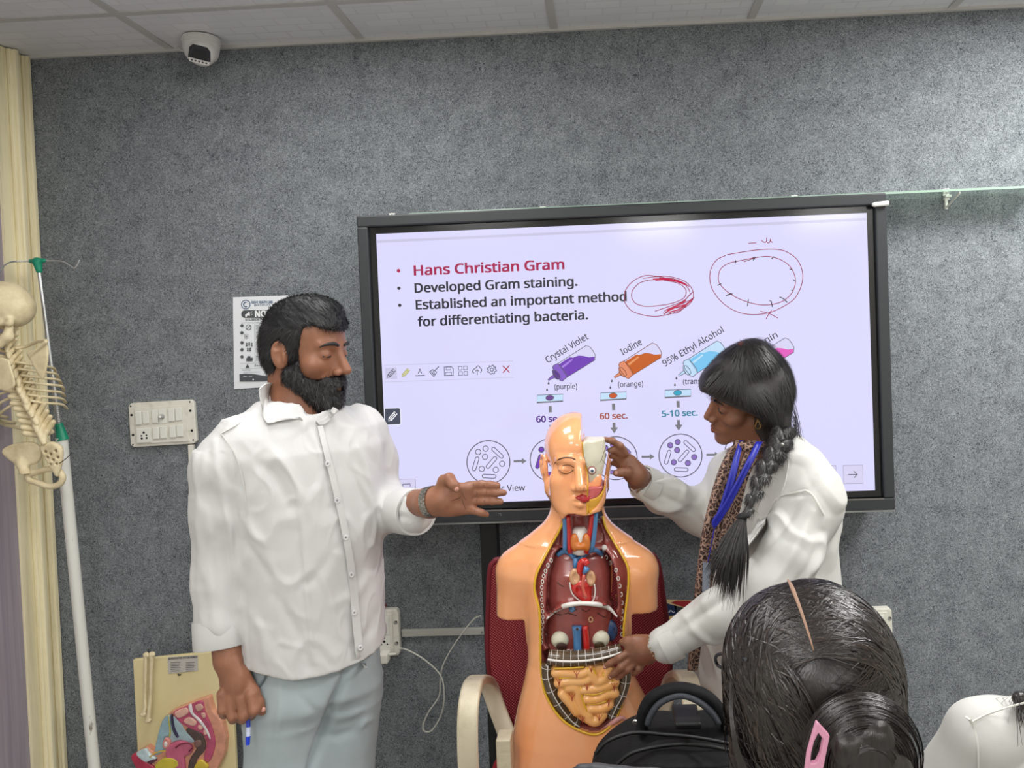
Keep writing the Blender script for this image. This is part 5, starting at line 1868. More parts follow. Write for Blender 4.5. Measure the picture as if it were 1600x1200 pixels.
def arm(path, wx, name):
    P = spline(path, 6)
    T = np.gradient(P, axis=0)
    T /= np.linalg.norm(T, axis=1)[:, None]
    b2 = MB()
    n = len(P)
    vs2 = []
    for i in range(n):
        sd = np.array([1.0, 0, 0])
        sd = sd - T[i] * (sd @ T[i])
        sd /= np.linalg.norm(sd)
        nr = np.cross(T[i], sd)
        for a_, c_ in ((-1, -1), (1, -1), (1, 1), (-1, 1)):
            vs2.append(P[i] + sd * a_ * wx / 2 + nr * c_ * 0.011)
    fs2 = [(i * 4 + j, i * 4 + (j + 1) % 4, i * 4 + 4 + (j + 1) % 4, i * 4 + 4 + j) for i in range(n - 1) for j in range(4)] + [(3, 2, 1, 0), ((n - 1) * 4, (n - 1) * 4 + 1, (n - 1) * 4 + 2, (n - 1) * 4 + 3)]
    b2.add(vs2, fs2)
    return b2.build(name, M_CREAM, ch, smooth=50, bevel=0.006, seg=3)


for sgn in (-1, 1):
    q = lambda px, py, Y: at(px if sgn < 0 else 1814 - px, py - (0 if sgn < 0 else 8), Y)
    arm([q(806, 1185, -.55), q(778, 1110, -.47), q(764, 1072, -.46), q(752, 1062, -.54), q(742, 1066, -.66), q(735, 1084, -.76), q(731, 1120, -.80), q(731, 1175, -.80), q(735, 1240, -.77)], 0.044, 'armrest')
    p = at(735 if sgn < 0 else 1079, 1240, -.77)
    MB().tube([p, (xc_ + sgn * .18, -.66, seat_z - .075)], 0.015, 8).build('arm_bracket', MATS['chair_black'], ch)

bk_ = MB().box(tuple(at(777, 1215, -.745)), tuple(at(797, 1157, -.745) + np.array([0, .05, 0]))).build('cream_box', mat('cream_card', C(206, 198, 172), 0.6, noise=(20, C(190, 180, 152), 0.4, 0.7, (1, 1, 6))), bevel=0.002)
tag(bk_, 'small upright cream box on the red seat beside the torso', 'box')

# ================================================================== THE MAN IN THE WHITE SHIRT
M_SKIN1 = skin_mat('man_skin', C(150, 101, 76), C(128, 83, 61))
M_SHIRT = mat('white_shirt_cloth', C(206, 206, 205), 0.62, spec=0.35, noise=(3, C(199, 198, 197), 0.35, 0.7, (1, 1, 1)), bump=(12, 0.25, (3, 3, 1)))
M_TROU = mat('grey_trouser_cloth', C(166, 177, 180), 0.75, noise=(4, C(152, 164, 168), 0.35, 0.7, (1, 1, 1)), bump=(8, 0.25, (2, 2, 1)))
M_HAIR1 = hair_mat('black_hair', C(15, 15, 17), C(30, 30, 34), .55)
MY = -0.74
man = empty('person', (at(490, 1000, MY)[0], MY, 0), 'bearded man in white shirt and grey trousers gesturing beside the torso model', 'person')
ang = math.radians(38)
LEFT = np.array([math.cos(ang), math.sin(ang), 0.0])
FWD = np.array([math.sin(ang), -math.cos(ang), 0.0])
H_O = at(478, 553, -0.72)
H_R = frame((0.935, -0.33, -0.12), (0.03, 0, 1))
HS = 0.925

# ---- body (skin), one continuous surface from head to feet
sh_r, el_r, wr_r = at(362, 722, -.84), at(343, 870, -.83), at(356, 1030, -.885)
sh_l, el_l, wr_l = at(570, 712, -.63), at(592, 792, -.585), at(672, 785, -.80)
pel = at(495, 1075, MY)
lo_ = np.array([at(290, 900, -.9)[0], -1.02, 0.0])
hi_ = np.array([at(800, 780, -.85)[0], -0.40, at(475, 440, -.72)[2]])
hz = H_O[2]
vb = Vol(lo_, hi_, 0.009, [(2, hz - .15, hi_[2], .0027), (2, wr_l[2] - .05, wr_l[2] + .06, .0027), (2, at(360, 1135, -.9)[2], at(360, 1030, -.9)[2], .0030),
                           (0, at(405, 550, -.72)[0], at(562, 550, -.72)[0], .0027), (0, at(660, 780, -.82)[0], hi_[0], .0027), (0, at(328, 1080, -.9)[0], at(418, 1080, -.9)[0], .0030),
                           (1, -.86, -.60, .0030), (1, -.94, -.86, .0034)])
add_head(vb, H_O, H_R, HS)
nb_ = at(466, 668, -.735)
vb.cone(H_O + H_R @ np.array([0, -.03, -.05]) * HS, nb_, .057, .064, .03)
rows = []
for y, cx_, hw, dp in ((655, 466, .08, .06), (675, 466, .15, .085), (720, 474, .16, .105), (850, 484, .145, .11), (960, 486, .13, .10), (1040, 488, .115, .085), (1085, 488, .08, .055)):
    p = at(cx_, y, MY)
    rows.append(((p[0], MY, p[2]), hw, dp))
vb.loft(rows, (LEFT[0], LEFT[1]), k=.03)
vb.chain([sh_r, el_r, wr_r], [.036, .034, .029], .03)
vb.chain([sh_l, el_l, wr_l], [.036, .034, .029], .03)
LEGS = []
for hp, kp in (((448, 1085, -.79), (442, 1215, -.79)), ((538, 1080, -.70), (524, 1215, -.70))):
    hip, kn = at(*hp), at(*kp)
    knee = kn + (kn - hip) * .6
    LEGS.append((hip, kn, knee, np.array([knee[0], knee[1] + .03, .07])))
for hip, kn, knee, ank in LEGS:
    vb.chain([hip + np.array([0, 0, -.05]), kn, knee, ank], [.05, .055, .048, .038], .03)
    vb.cone(ank + np.array([0, 0, -.03]), ank + FWD * .13 + np.array([0, 0, -.038]), .030, .022, .03)
# right hand: loose fist around the pen
hy_ = -.905
vb.ell(at(364, 1066, hy_ + .012), (.034, .019, .044), np.stack([np.array([.9, -.43, 0]), np.array([.43, .9, 0]), np.array([0, 0, 1.0])], 1), .02)
for kx, ky, px_, py_, qx, qy, r in ((391, 1086, 397, 1110, 392, 1118, .0098), (377, 1092, 381, 1119, 379, 1124, .0098), (360, 1092, 363, 1120, 364, 1124, .0094), (346, 1084, 347, 1110, 350, 1117, .0086)):
    vb.chain([at(kx, ky, hy_), at(px_, py_, hy_ - .006), at(qx, qy, hy_ + .024), at(qx, qy - 22, hy_ + .034)], [r + .001, r, r * .9, r * .85], .006)
vb.chain([at(379, 1052, hy_ + .02), at(396, 1082, hy_ + .012), at(404, 1098, hy_ + .01), at(410, 1112, hy_ + .012)], [.014, .0115, .0098, .0078], .01)
# left hand: open palm towards the camera
hl = -.815
vb.cone(wr_l, at(692, 782, hl), .029, .030, .02)
vb.rbox(at(716, 779, hl), (.037, .0125, .034), .011, frame((0.02, 1, 0.1), (0.04, 0, 1)), .016)
vb.ell(at(702, 768, hl - .006), (.022, .014, .020), None, .012)
vb.ell(at(706, 796, hl - .004), (.026, .012, .013), None, .012)
FIN = [[(733, 759, hl), (752, 757, hl - .006), (766, 757.5, hl - .012), (777, 758.5, hl - .016)], [(737, 770, hl), (757, 769, hl - .008), (774, 769.5, hl - .014), (787, 770, hl - .018)],
       [(737, 783, hl), (754, 783, hl - .008), (770, 783, hl - .013), (782, 783.5, hl - .016)], [(730, 795, hl), (742, 798, hl - .012), (752, 801, hl - .016), (760, 804, hl - .012)]]
for f, r in zip(FIN, (.0088, .0090, .0085, .0080)):
    vb.chain([at(*p) for p in f], [r * 1.1, r, r * .94, r * .8], .004)
vb.chain([at(689, 768, hl + .004), at(694, 752, hl - .008), at(702, 748, hl - .02), at(709, 758, hl - .030), at(713, 764, hl - .032)], [.016, .0125, .011, .0095, .007], .008)
V_, Q_ = vb.mesh()
V_ = relax(V_, Q_, 1, .35)
npmesh('body', V_, Q_, M_SKIN1, man)
# finger nails
M_NAIL = mat('finger_nail', C(206, 150, 136), 0.3)
for nm, p, n in (('thumb_nail', at(713.5, 765, hl - .0385), (0.4, -1, -.3)), ('thumb_nail', at(411, 1109, hy_ + .004), (0.5, -1, 0.1))):
    MB().lathe([(.0052, -.002), (.0046, .0006), (.002, .0014)], p, n, 12).build(nm, M_NAIL, man, smooth=60)
for (x, y) in ((740, 758), (745, 770), (745, 783), (756, 758), (760, 769.6), (757, 783), (742, 798)):
    p = drop(vb, x, y, -.0002, hl)
    MB().tube([drop(vb, x, y - 3.4, -.0004, hl), p, drop(vb, x + .6, y + 3.4, -.0004, hl)], .0006, 5).build('finger_crease', mat('skin_crease', C(84, 48, 34), .7), man)
for P in (((694, 782), (706, 782), (720, 776), (727, 762)), ((728, 796), (722, 780), (722, 764)), ((737, 790), (726, 778), (722, 770))):
    MB().tube(spline([drop(vb, x, y, -.0005, hl) for x, y in P], 4), .0008, 5).build('palm_crease', MATS['skin_crease'], man)


def HL(x, y, z):
    return H_O + H_R @ (np.array([x, y, z]) * HS)


# ---- hair, brows, beard
def head_cap(o, R, s, off, lo, hi, h):
    vv = Vol(lo, hi, h)
    f = lambda c, r, k: vv.ell(o + R @ (np.array(c) * s), (np.array(r) + off) * s, R, k)
    f((0, -.012, .048), (.075, .096, .082), .01)
    f((0, .036, .05), (.061, .054, .06), .02)
    f((0, -.040, .0), (.066, .066, .070), .03)
    return vv


vhr = head_cap(H_O, H_R, HS, .0085, H_O - .16, H_O + .16, .0026)
vhr.ell(HL(0, .026, .104), np.array((.052, .058, .036)) * HS, H_R, .02)
local_and(vhr, H_O, H_R, HS, [(.116, .066), (.095, .062), (.075, .068), (.055, .074), (.043, .064), (.038, .045), (.031, .012), (.029, -.022), (-.002, -.024), (.004, .02), (-.012, .036), (-.034, .02), (-.034, -.03), (-.03, -.058), (-.07, -.085), (-.16, -.06), (-.16, .19), (.13, .19)], soft=.012)
V_, Q_ = vhr.mesh()
N_ = vnormals(V_, Q_)
q_ = (V_ - H_O) @ H_R
V_ = V_ + N_ * (0.0010 * fbm(q_ * np.array([190, 60, 120]) + 3, 2) + 0.0012 * vnoise(q_ * np.array([60, 24, 40])))[:, None]
npmesh('hair', V_, Q_, M_HAIR1, man)
strands('hair_strands', V_, Q_, lambda P: np.where((((P - H_O) @ H_R)[:, 2] > .06)[:, None], H_R[:, 1] * .9 - H_R[:, 2] * .2 + H_R[:, 0] * .35, -H_R[:, 2] * 1.0 - H_R[:, 1] * .5), 9000, .017, .0011, M_HAIR1, man, .16, 3, .22)
vbd = Vol(H_O - .17, H_O + .17, .0026)
add_head(vbd, H_O, H_R, HS, ears=False)
vbd.V -= .0075
vbd.cone(HL(0, .078, -.104), HL(0, .070, -.122), .024, .020, .015)
for q in (-1, 1):
    vbd.cone(HL(q * .05, .01, -.05), HL(q * .016, .07, -.112), .022, .020, .012)
vbd.ell(HL(0, .109, -.0705), np.array((.016, .018, .0075)) * HS, H_R, .004, 'sub')
vbd.ell(HL(0, .125, -.045), np.array((.010, .016, .006)) * HS, H_R, .004, 'sub')
local_and(vbd, H_O, H_R, HS, [(.030, -.010), (.034, -.030), (.046, -.048), (.07, -.055), (.086, -.046), (.106, -.044), (.122, -.046), (.124, -.07), (.118, -.10), (.10, -.145), (.06, -.155), (.02, -.125), (-.004, -.085), (-.006, -.03)], soft=.008)
V_, Q_ = vbd.mesh()
N_ = vnormals(V_, Q_)
q_ = (V_ - H_O) @ H_R
V_ = V_ + N_ * (0.0016 * fbm(q_ * 150, 2))[:, None]
npmesh('beard', V_, Q_, M_HAIR1, man)
strands('beard_strands', V_, Q_, lambda P: -H_R[:, 2] * 1.0 + H_R[:, 1] * .35 + 0 * P, 7000, .011, .0010, M_HAIR1, man, .30, 5, .35)
strands('beard_highlights', V_, Q_, lambda P: -H_R[:, 2] * 1.0 + H_R[:, 1] * .35 + 0 * P, 2600, .012, .0009, mat('hair_highlight', C(58, 56, 57), .4), man, .34, 6, .4)
for q in (-1, 1):
    P = spline([HL(q * .010, .1015, .030), HL(q * .025, .1005, .0345), HL(q * .040, .0905, .032), HL(q * .050, .079, .025)], 4)
    MB().tube(P, np.interp(np.linspace(0, 1, len(P)), [0, .3, 1], [.0028, .0042, .0016]), 8, flat=1.0).build('eyebrow', M_HAIR1, man, smooth=180)
    P = spline([HL(q * .021, .0900, .0035), HL(q * .032, .0915, .0030), HL(q * .043, .0845, .0035)], 4)
    MB().tube(P, .0016, 6).build('eyelashes', M_HAIR1, man, smooth=180)
    MB().lathe([(.006, -.003), (.005, .0008), (.001, .0016)], HL(q * .0325, .0880, .0052), H_R @ np.array([q * .25, 1, -.3]), 12).build('eye', mat('eye_dark', C(40, 30, 26), .45), man, smooth=60)
P = spline([HL(-.017, .098, -.0665), HL(0, .1055, -.066), HL(.017, .098, -.0665)], 4)
MB().tube(P, .0042, 8, flat=.7).build('lower_lip', mat('man_lip', C(112, 62, 54), .45), man, smooth=180)

# ---- shirt
vs_ = Vol(np.array([at(290, 900, -.9)[0], -1.0, at(490, 1090, MY)[2]]), np.array([at(668, 780, -.8)[0], -.42, at(470, 560, -.72)[2]]), .0044)
rows = []
for y, cx_, hw, dp in ((628, 466, .085, .070), (650, 465, .125, .085), (672, 466, .172, .100), (700, 470, .186, .116), (750, 475, .178, .125), (800, 478, .168, .130), (900, 482, .164, .134), (1000, 486, .166, .138), (1080, 488, .168, .140)):
    p = at(cx_, y, MY)
    rows.append(((p[0], MY, p[2]), hw, dp))
vs_.loft(rows, (LEFT[0], LEFT[1]), k=.03, pw=2.2)
vs_.chain([at(372, 690, -.835), at(349, 730, -.85), at(342, 800, -.85), at(341, 900, -.85), at(342, 970, -.865)], [.055, .058, .0545, .049, .047], .03)
vs_.chain([at(560, 672, -.62), at(578, 720, -.60), at(590, 790, -.60), at(645, 801, -.735)], [.062, .058, .056, .0475], .03)
# neck opening and the curved hem
vs_.cone(nb_ + np.array([.015, -.02, .015]), HL(0, .02, -.10), .058, .066, .012, 'sub')
zh = at(500, 1052, MY - .1)[2]


def hem(X, Y, Z):
    u = ((X - pel[0]) * LEFT[0] + (Y - MY) * LEFT[1]) / .18
    return (zh + .035 * np.abs(u) ** 2.5) - Z


ax_ = [vs_.ax[i] for i in range(3)]
cpy = vs_.V.copy()
X, Y, Z = np.meshgrid(*ax_, indexing='ij')
arm_ = X < at(384, 1000, -.86)[0]
vs_.V = np.where(arm_, vs_.V, np.maximum(vs_.V, hem(X, Y, Z))).astype(np.float32)
del X, Y, Z, arm_, cpy
V_, Q_ = vs_.mesh()
V_ = relax(V_, Q_, 3, .5)
N_ = vnormals(V_, Q_)
q_ = V_ - pel
uu = q_ @ LEFT
vv_ = q_ @ FWD
P1 = np.stack([uu * 9, vv_ * 9, q_[:, 2] * 3.2 + uu * 2.0], 1)
P2 = np.stack([uu * 16 + q_[:, 2] * 7, vv_ * 12, q_[:, 2] * 7 - uu * 8], 1)
n1, n2 = fbm(P1, 2), vnoise(P2 + 9)
n3 = vnoise(np.stack([uu * 26 - q_[:, 2] * 10, vv_ * 20, q_[:, 2] * 16 + uu * 12], 1) + 5)
fold = 0.0034 * n1 + 0.0030 * np.maximum(0, 0.22 - np.abs(n2)) / .22 + 0.0016 * np.maximum(0, 0.2 - np.abs(n3)) / .2 - .001
xx = V_[:, 0]
arm_mask = (V_[:, 2] < at(350, 700, -.85)[2]) & (xx < at(388, 800, -.85)[0])
fa = 0.0045 * fbm(np.stack([V_[:, 0] * 34 + V_[:, 2] * 3, V_[:, 1] * 30, V_[:, 2] * 4.5], 1), 2) + .002 * vnoise(np.stack([V_[:, 0] * 20, V_[:, 1] * 20, V_[:, 2] * 30 + V_[:, 0] * 22], 1))
fold = np.where(arm_mask, fold * .5 + fa, fold)
# ironing crease down the right front panel
cr = np.array([at(x, y, -.86)[0] for x, y in ((465, 760), (482, 1050))])
V_ = V_ + N_ * fold[:, None]
V_ = creases(V_, N_, [([(466, 770), (474, 850), (481, 940), (487, 1000), (491, 1035)], 6, .0042), ([(335, 690), (345, 760), (356, 815), (366, 880), (372, 950)], 8, .0055), ([(320, 710), (311, 800), (313, 900)], 9, .004),
                      ([(330, 760), (332, 860), (336, 950)], 10, -.004), ([(386, 815), (396, 835), (412, 850)], 8, .005), ([(384, 845), (398, 870), (420, 900)], 9, -.005), ([(400, 720), (430, 745), (452, 790)], 14, -.005),
                      ([(420, 700), (450, 730), (468, 775)], 12, .004), ([(520, 860), (495, 900), (470, 920)], 12, -.004), ([(560, 700), (575, 740), (585, 790)], 9, .005), ([(545, 700), (560, 750), (568, 800)], 10, -.005),
                      ([(600, 770), (620, 775), (640, 785)], 8, .004), ([(590, 800), (615, 805), (640, 810)], 8, -.005), ([(585, 780), (600, 800), (605, 825)], 7, .004), ([(575, 900), (550, 930), (520, 945)], 12, .004), ([(585, 960), (575, 990), (550, 1010)], 10, -.004),
                      ([(395, 960), (410, 990), (415, 1030)], 10, .004), ([(430, 930), (450, 960), (470, 1000), (480, 1040)], 12, -.004)])
npmesh('shirt', V_, Q_, M_SHIRT, man)
# volume with the final front for laying things on
# collar, placket, buttons, cuffs, seams
n0 = nb_ + np.array([.012, -.016, .028])
RIGHT = -LEFT


def neck_ring(t, lift=0.0, grow=0.0):
    """point of the collar edge; t=0 front, pi/2 his right, pi back"""
    dd = RIGHT * math.sin(t) * (.062 + grow) + FWD * math.cos(t) * (.066 + grow)
    return n0 + dd + np.array([0, 0, +.008 - .044 * math.cos(t) + lift])


def collar_leaf(sgn, tmax, edge):
    """folded collar: from the neck edge down to the leaf's edge lying on the shirt (pixels, front to back)"""
    ts = np.linspace(.16, tmax, 14)
    top = np.array([neck_ring(sgn * t, .022, .004) for t in ts])
    e = spline(edge, 8)
    l_ = np.r_[0, np.cumsum(np.linalg.norm(np.diff(e, axis=0), axis=1))]
    u = np.linspace(0, l_[-1], 14)
    bot = []
    for k in range(14):
        px, py = np.interp(u[k], l_, e[:, 0]), np.interp(u[k], l_, e[:, 1])
        bot.append(drop(vs_, px, py, .006, -.84))
    bot = np.array(bot)
    G = []
    for w in np.linspace(0, 1, 6):
        row = top * (1 - w) + bot * w
        row = row + (np.array([0, -.006, .008]) * math.sin(w * math.pi))
        G.append(row)
    sheet('collar_leaf', G, .003, M_SHIRT, man, 60)


collar_leaf(1, 2.7, [(466, 652), (440, 657), (418, 662), (411, 645), (406, 625), (404, 608)])
collar_leaf(-1, 1.0, [(499, 664), (508, 662), (518, 652), (527, 640)])
rg = np.array([neck_ring(t, 0, 0) for t in np.linspace(0.05, 2 * math.pi - .05, 37)])
sheet('collar_stand', np.stack([rg + np.array([0, 0, -.020]), rg + np.array([0, 0, .020])]), .003, M_SHIRT, man, 180)
PLK = [(496, 666), (509, 720), (522, 775), (536, 840), (545, 900), (550, 960), (556, 1020), (560, 1046)]
PLK2 = [(504, 664), (518, 718), (532, 773), (546, 838), (556, 898), (562, 958), (568, 1018), (573, 1043)]
drape('placket', vs_, PLK, PLK2, .004, .003, M_SHIRT, man, 40, 3, -.86)
for (x, y) in ((511.5, 724.6), (526.5, 782), (540, 840), (549, 898), (553.5, 957), (563, 1012)):
    p = drop(vs_, x, y, .006, -.86)
    bt = MB().lathe([(.0058, 0), (.0058, .0014), (.0046, .002), (.004, .0014)], p, FWD, 16).build('button', mat('button_white', C(214, 212, 214), .3), man, smooth=50)
    MB().lathe([(.0016, .0012), (.0016, .0021)], p, FWD, 8).build('button_thread', mat('thread_grey', C(110, 110, 112), .7), bt)


def cuff(c0, c1, r0, r1, name):
    c0, c1 = np.asarray(c0), np.asarray(c1)
    ax = c1 - c0
    L_ = np.linalg.norm(ax)
    b2 = MB()
    b2.lathe([(r0 - .004, 0.002), (r0, 0), (r0 + .001, L_ * .3), (r1 + .001, L_ * .97), (r1, L_), (r1 - .006, L_ - .001), (r1 - .012, L_ * .3)], c0, ax, 40)
    o = b2.build(name, M_SHIRT, man, smooth=50)
    me = o.data
    co = np.array([v.co[:] for v in me.vertices])
    co = co + (vnoise(co * 22) * .0038)[:, None] * np.array([.7, -.5, .2])
    me.vertices.foreach_set('co', co.astype(np.float32).ravel())
    me.update()
    return o


cuff(at(342, 966, -.862), at(344, 1010, -.872), .051, .0515, 'rolled_cuff')
cuff(at(626, 798, -.70), at(651, 800, -.75), .0505, .0500, 'rolled_cuff')
drape('shoulder_seam', vs_, [(344, 676), (372, 660), (410, 638)], [(345, 678), (373, 662), (411, 640)], .0022, .002, mat('seam_cloth', C(206, 204, 201), .7), man, 16, 2, -.85)
drape('armhole_seam', vs_, [(345, 678), (368, 712), (380, 760), (384, 812)], [(347, 678), (370, 712), (382, 760), (386, 812)], .0022, .002, MATS['seam_cloth'], man, 18, 2, -.85)

# ---- trousers and shoes
vt = Vol(np.array([at(370, 1100, MY - .1)[0], -.98, .02]), np.array([at(610, 1100, MY)[0], -.5, at(490, 1000, MY)[2]]), .0058)
rows = []
for y, cx_, hw, dp in ((985, 486, .142, .114), (1040, 488, .144, .118), (1075, 488, .142, .116), (1098, 488, .11, .085)):
    p = at(cx_, y, MY)
    rows.append(((p[0], MY, p[2]), hw, dp))
vt.loft(rows, (LEFT[0], LEFT[1]), k=.03)
shoes = []
for hip, kn, knee, ank in LEGS:
    vt.chain([hip, kn, knee, ank], [.088, .078, .068, .058], .035)
    shoes.append(ank)
V_, Q_ = vt.mesh()
V_ = relax(V_, Q_, 2)
N_ = vnormals(V_, Q_)
V_ = V_ + N_ * (.006 * fbm(V_ * np.array([9, 9, 5]), 3) + .002)[:, None]
V_ = creases(V_, N_, [([(543, 1048), (530, 1080), (515, 1118), (500, 1160), (488, 1200), (480, 1240)], 9, -.020), ([(440, 1060), (436, 1120), (432, 1180), (430, 1230)], 9, .004), ([(520, 1125), (545, 1118), (565, 1110)], 9, .005), ([(505, 1150), (530, 1150), (555, 1140)], 10, -.005), ([(560, 1140), (570, 1128), (580, 1125)], 7, .005),
                      ([(416, 1048), (411, 1062), (400, 1076)], 5, -.004), ([(470, 1090), (490, 1110), (505, 1112)], 9, -.004)])
npmesh('trousers', V_, Q_, M_TROU, man)
drape('pocket_edge', vt, [(416, 1046), (412, 1060), (402, 1075)], [(418, 1047), (414, 1061), (404, 1077)], .004, .002, mat('trouser_seam', C(100, 112, 118), .8), man, 10, 2, -.88)
for a in shoes:
    vsx = Vol(a + np.array([-.2, -.3, -.07]), a + np.array([.3, .15, .06]), .008)
    vsx.cone(a + np.array([0, 0, -.02]) - FWD * .03, a + FWD * .17 + np.array([0, 0, -.035]), .042, .032, .02)
    vsx.ell(a + FWD * .12 + np.array([0, 0, -.04]), (.045, .045, .028), None, .03)
    vsx.rbox(a + np.array([0, 0, -.17]), (.5, .5, .1), .001, None, .002, 'sub')
    V_, Q_ = vsx.mesh()
    npmesh('shoe', V_, Q_, mat('black_leather', C(22, 20, 20), .35), man)

# ---- wrist watch (worn) and pen (held)
wc = at(675, 784, -.806)
wd = at(690, 782, hl) - wr_l
wd /= np.linalg.norm(wd)
M_STEEL = mat('steel', C(178, 176, 168), .28, metal=.9, noise=(60, C(120, 118, 112), .4, .7, (1, 1, 1)))
a_ = np.cross(wd, (0, 0, 1))
a_ /= np.linalg.norm(a_)
b_ = np.cross(a_, wd)
wt = MB()
NL = 26
for k in range(NL):
    for row, (o0, o1) in enumerate(((-.0085, -.0032), (-.0028, .0028), (.0032, .0085))):
        t0 = (k + (.5 if row == 1 else 0)) * 2 * math.pi / NL
        t1 = t0 + 2 * math.pi / NL * .86
        q8 = []
        for rr in (.0300, .0335):
            for (t, o_) in ((t0, o0), (t1, o0), (t1, o1), (t0, o1)):
                q8.append(wc + (a_ * math.cos(t) + b_ * math.sin(t)) * rr + wd * o_)
        wt.add(q8, [(0, 3, 2, 1), (4, 5, 6, 7), (0, 1, 5, 4), (1, 2, 6, 5), (2, 3, 7, 6), (3, 0, 4, 7)])
o = wt.build('watch_band', M_STEEL, man)
o['kind'] = 'stuff'
tag(o, 'steel link wrist watch band')
pc = wc + a_ * (.034 if a_[1] > 0 else -.034)
MB().lathe([(.017, 0), (.018, .003), (.017, .007), (.013, .0075)], pc, a_ if a_[1] > 0 else -a_, 24).build('watch_case', M_STEEL, man, smooth=40)
pn = empty('blue_pen', at(388, 1160, hy_), 'blue ballpoint pen held in the lowered hand of the man', 'pen')
MB().tube([at(387, 1095, hy_ + .024), at(388, 1136, hy_ + .006)], .0042, 12).build('pen_barrel', mat('pen_blue', C(24, 60, 200), .3), pn, smooth=40)
MB().tube([at(388, 1136, hy_ + .006), at(387.6, 1150, hy_ + .002)], .0044, 12).build('pen_label', mat('pen_white', C(200, 210, 235), .3), pn, smooth=40)
MB().tube([at(387.6, 1150, hy_ + .002), at(387, 1164, hy_ - .002)], [.0046, .0042], 12).build('pen_cap', MATS['pen_blue'], pn, smooth=40)

# ================================================================== THE WOMAN IN THE WHITE COAT
M_SKIN2 = skin_mat('woman_skin', C(140, 95, 72), C(120, 78, 58))
M_COAT = mat('white_coat_cloth', C(200, 200, 196), 0.65, spec=0.3, noise=(3, C(193, 192, 187), 0.35, 0.7, (1, 1, 1)), bump=(14, 0.22, (2, 2, 1)))
M_HAIR2 = hair_mat('dark_hair', C(17, 15, 15), C(36, 31, 29), .45)
WY = -0.58
wom = empty('person', (at(1205, 1000, WY)[0], WY, 0), 'young woman in white coat with a long braid touching the torso model', 'person')
aw = math.radians(-49)
WLEFT = np.array([math.cos(aw), math.sin(aw), 0.0])
WFWD = np.array([math.sin(aw), -math.cos(aw), 0.0])
W_O = at(1169, 624, -0.60)
W_R = frame((-0.955, -0.16, -0.15), (-0.12, -0.46, 0.88))
WS = 0.88


def WL(x, y, z):
    return W_O + W_R @ (np.array([x, y, z]) * WS)


# ---- body
wsh_l, wel_l, wwr_l = at(1262, 770, -.69), at(1200, 925, -.80), at(1036, 1008, -.80)
wsh_r, wel_r, wwr_r = at(1132, 750, -.46), at(1092, 797, -.47), at(1002, 752, -.575)
wn = at(1192, 702, -.58)
wpel = at(1205, 1040, WY)
lo_ = np.array([at(930, 900, -.8)[0], -.95, 0.0])
hi_ = np.array([at(1310, 900, -.6)[0], -.30, at(1165, 515, -.6)[2]])
vw = Vol(lo_, hi_, .009, [(2, W_O[2] - .12, hi_[2], .0027), (2, at(990, 775, -.6)[2], at(990, 680, -.6)[2], .0027), (2, at(990, 1068, -.76)[2], at(990, 985, -.76)[2], .0027),
                          (0, at(935, 700, -.62)[0], at(1035, 700, -.62)[0], .0027), (0, at(1088, 640, -.6)[0], at(1215, 640, -.6)[0], .0027), (1, -.83, -.52, .0029)])
add_head(vw, W_O, W_R, WS, female=True)
vw.cone(WL(0, -.028, -.045), wn, .046, .055, .03)
rows = []
for y, cx_, hw, dp in ((705, 1195, .10, .06), (740, 1202, .13, .085), (850, 1202, .115, .095), (960, 1204, .11, .09), (1080, 1206, .12, .10)):
    p = at(cx_, y, WY)
    rows.append(((p[0], WY, p[2]), hw, dp))
vw.loft(rows, (WLEFT[0], WLEFT[1]), k=.03)
vw.chain([wsh_l, wel_l, wwr_l], [.034, .031, .025], .03)
vw.chain([wsh_r, wel_r, wwr_r], [.034, .031, .025], .03)
for q in (-1, 1):
    hip = wpel + WLEFT * q * .08
    vw.chain([hip, hip + np.array([0, 0, -.42]), np.array([hip[0], hip[1] + .02, .07])], [.075, .05, .035], .03)
    f0 = np.array([hip[0], hip[1] + .02, .04])
    vw.cone(f0, f0 + WFWD * .14, .032, .024, .02)
# near hand resting on the organs
hn = -.765
vw.cone(wwr_l, at(1012, 1013, hn - .012), .025, .026, .02)
vw.ell(at(1001, 1016, hn - .006), (.036, .015, .030), frame((.2, 1, 0), (.5, 0, .85)), .015)
HN = [[(985, 1018, hn), (968, 1028, hn - .006), (954, 1036, hn + .006), (945, 1041.5, hn + .016)], [(986, 1028, hn), (971, 1042, hn - .008), (960, 1052, hn + .006), (953.5, 1057.5, hn + .016)],
      [(993, 1034, hn), (981, 1046, hn - .006), (971, 1054, hn + .006), (965, 1059, hn + .014)], [(1004, 1036, hn), (999, 1045, hn - .004), (994, 1050, hn + .004), (990, 1053, hn + .012)]]
for f, r in zip(HN, (.0078, .0080, .0076, .0068)):
    vw.chain([at(*p) for p in f], [r * 1.15, r, r * .92, r * .76], .004)
vw.chain([at(1008, 1004, hn - .004), at(993, 1002, hn - .004), at(981, 1002, hn + .002), at(972, 1003, hn + .01)], [.013, .0105, .009, .0072], .008)
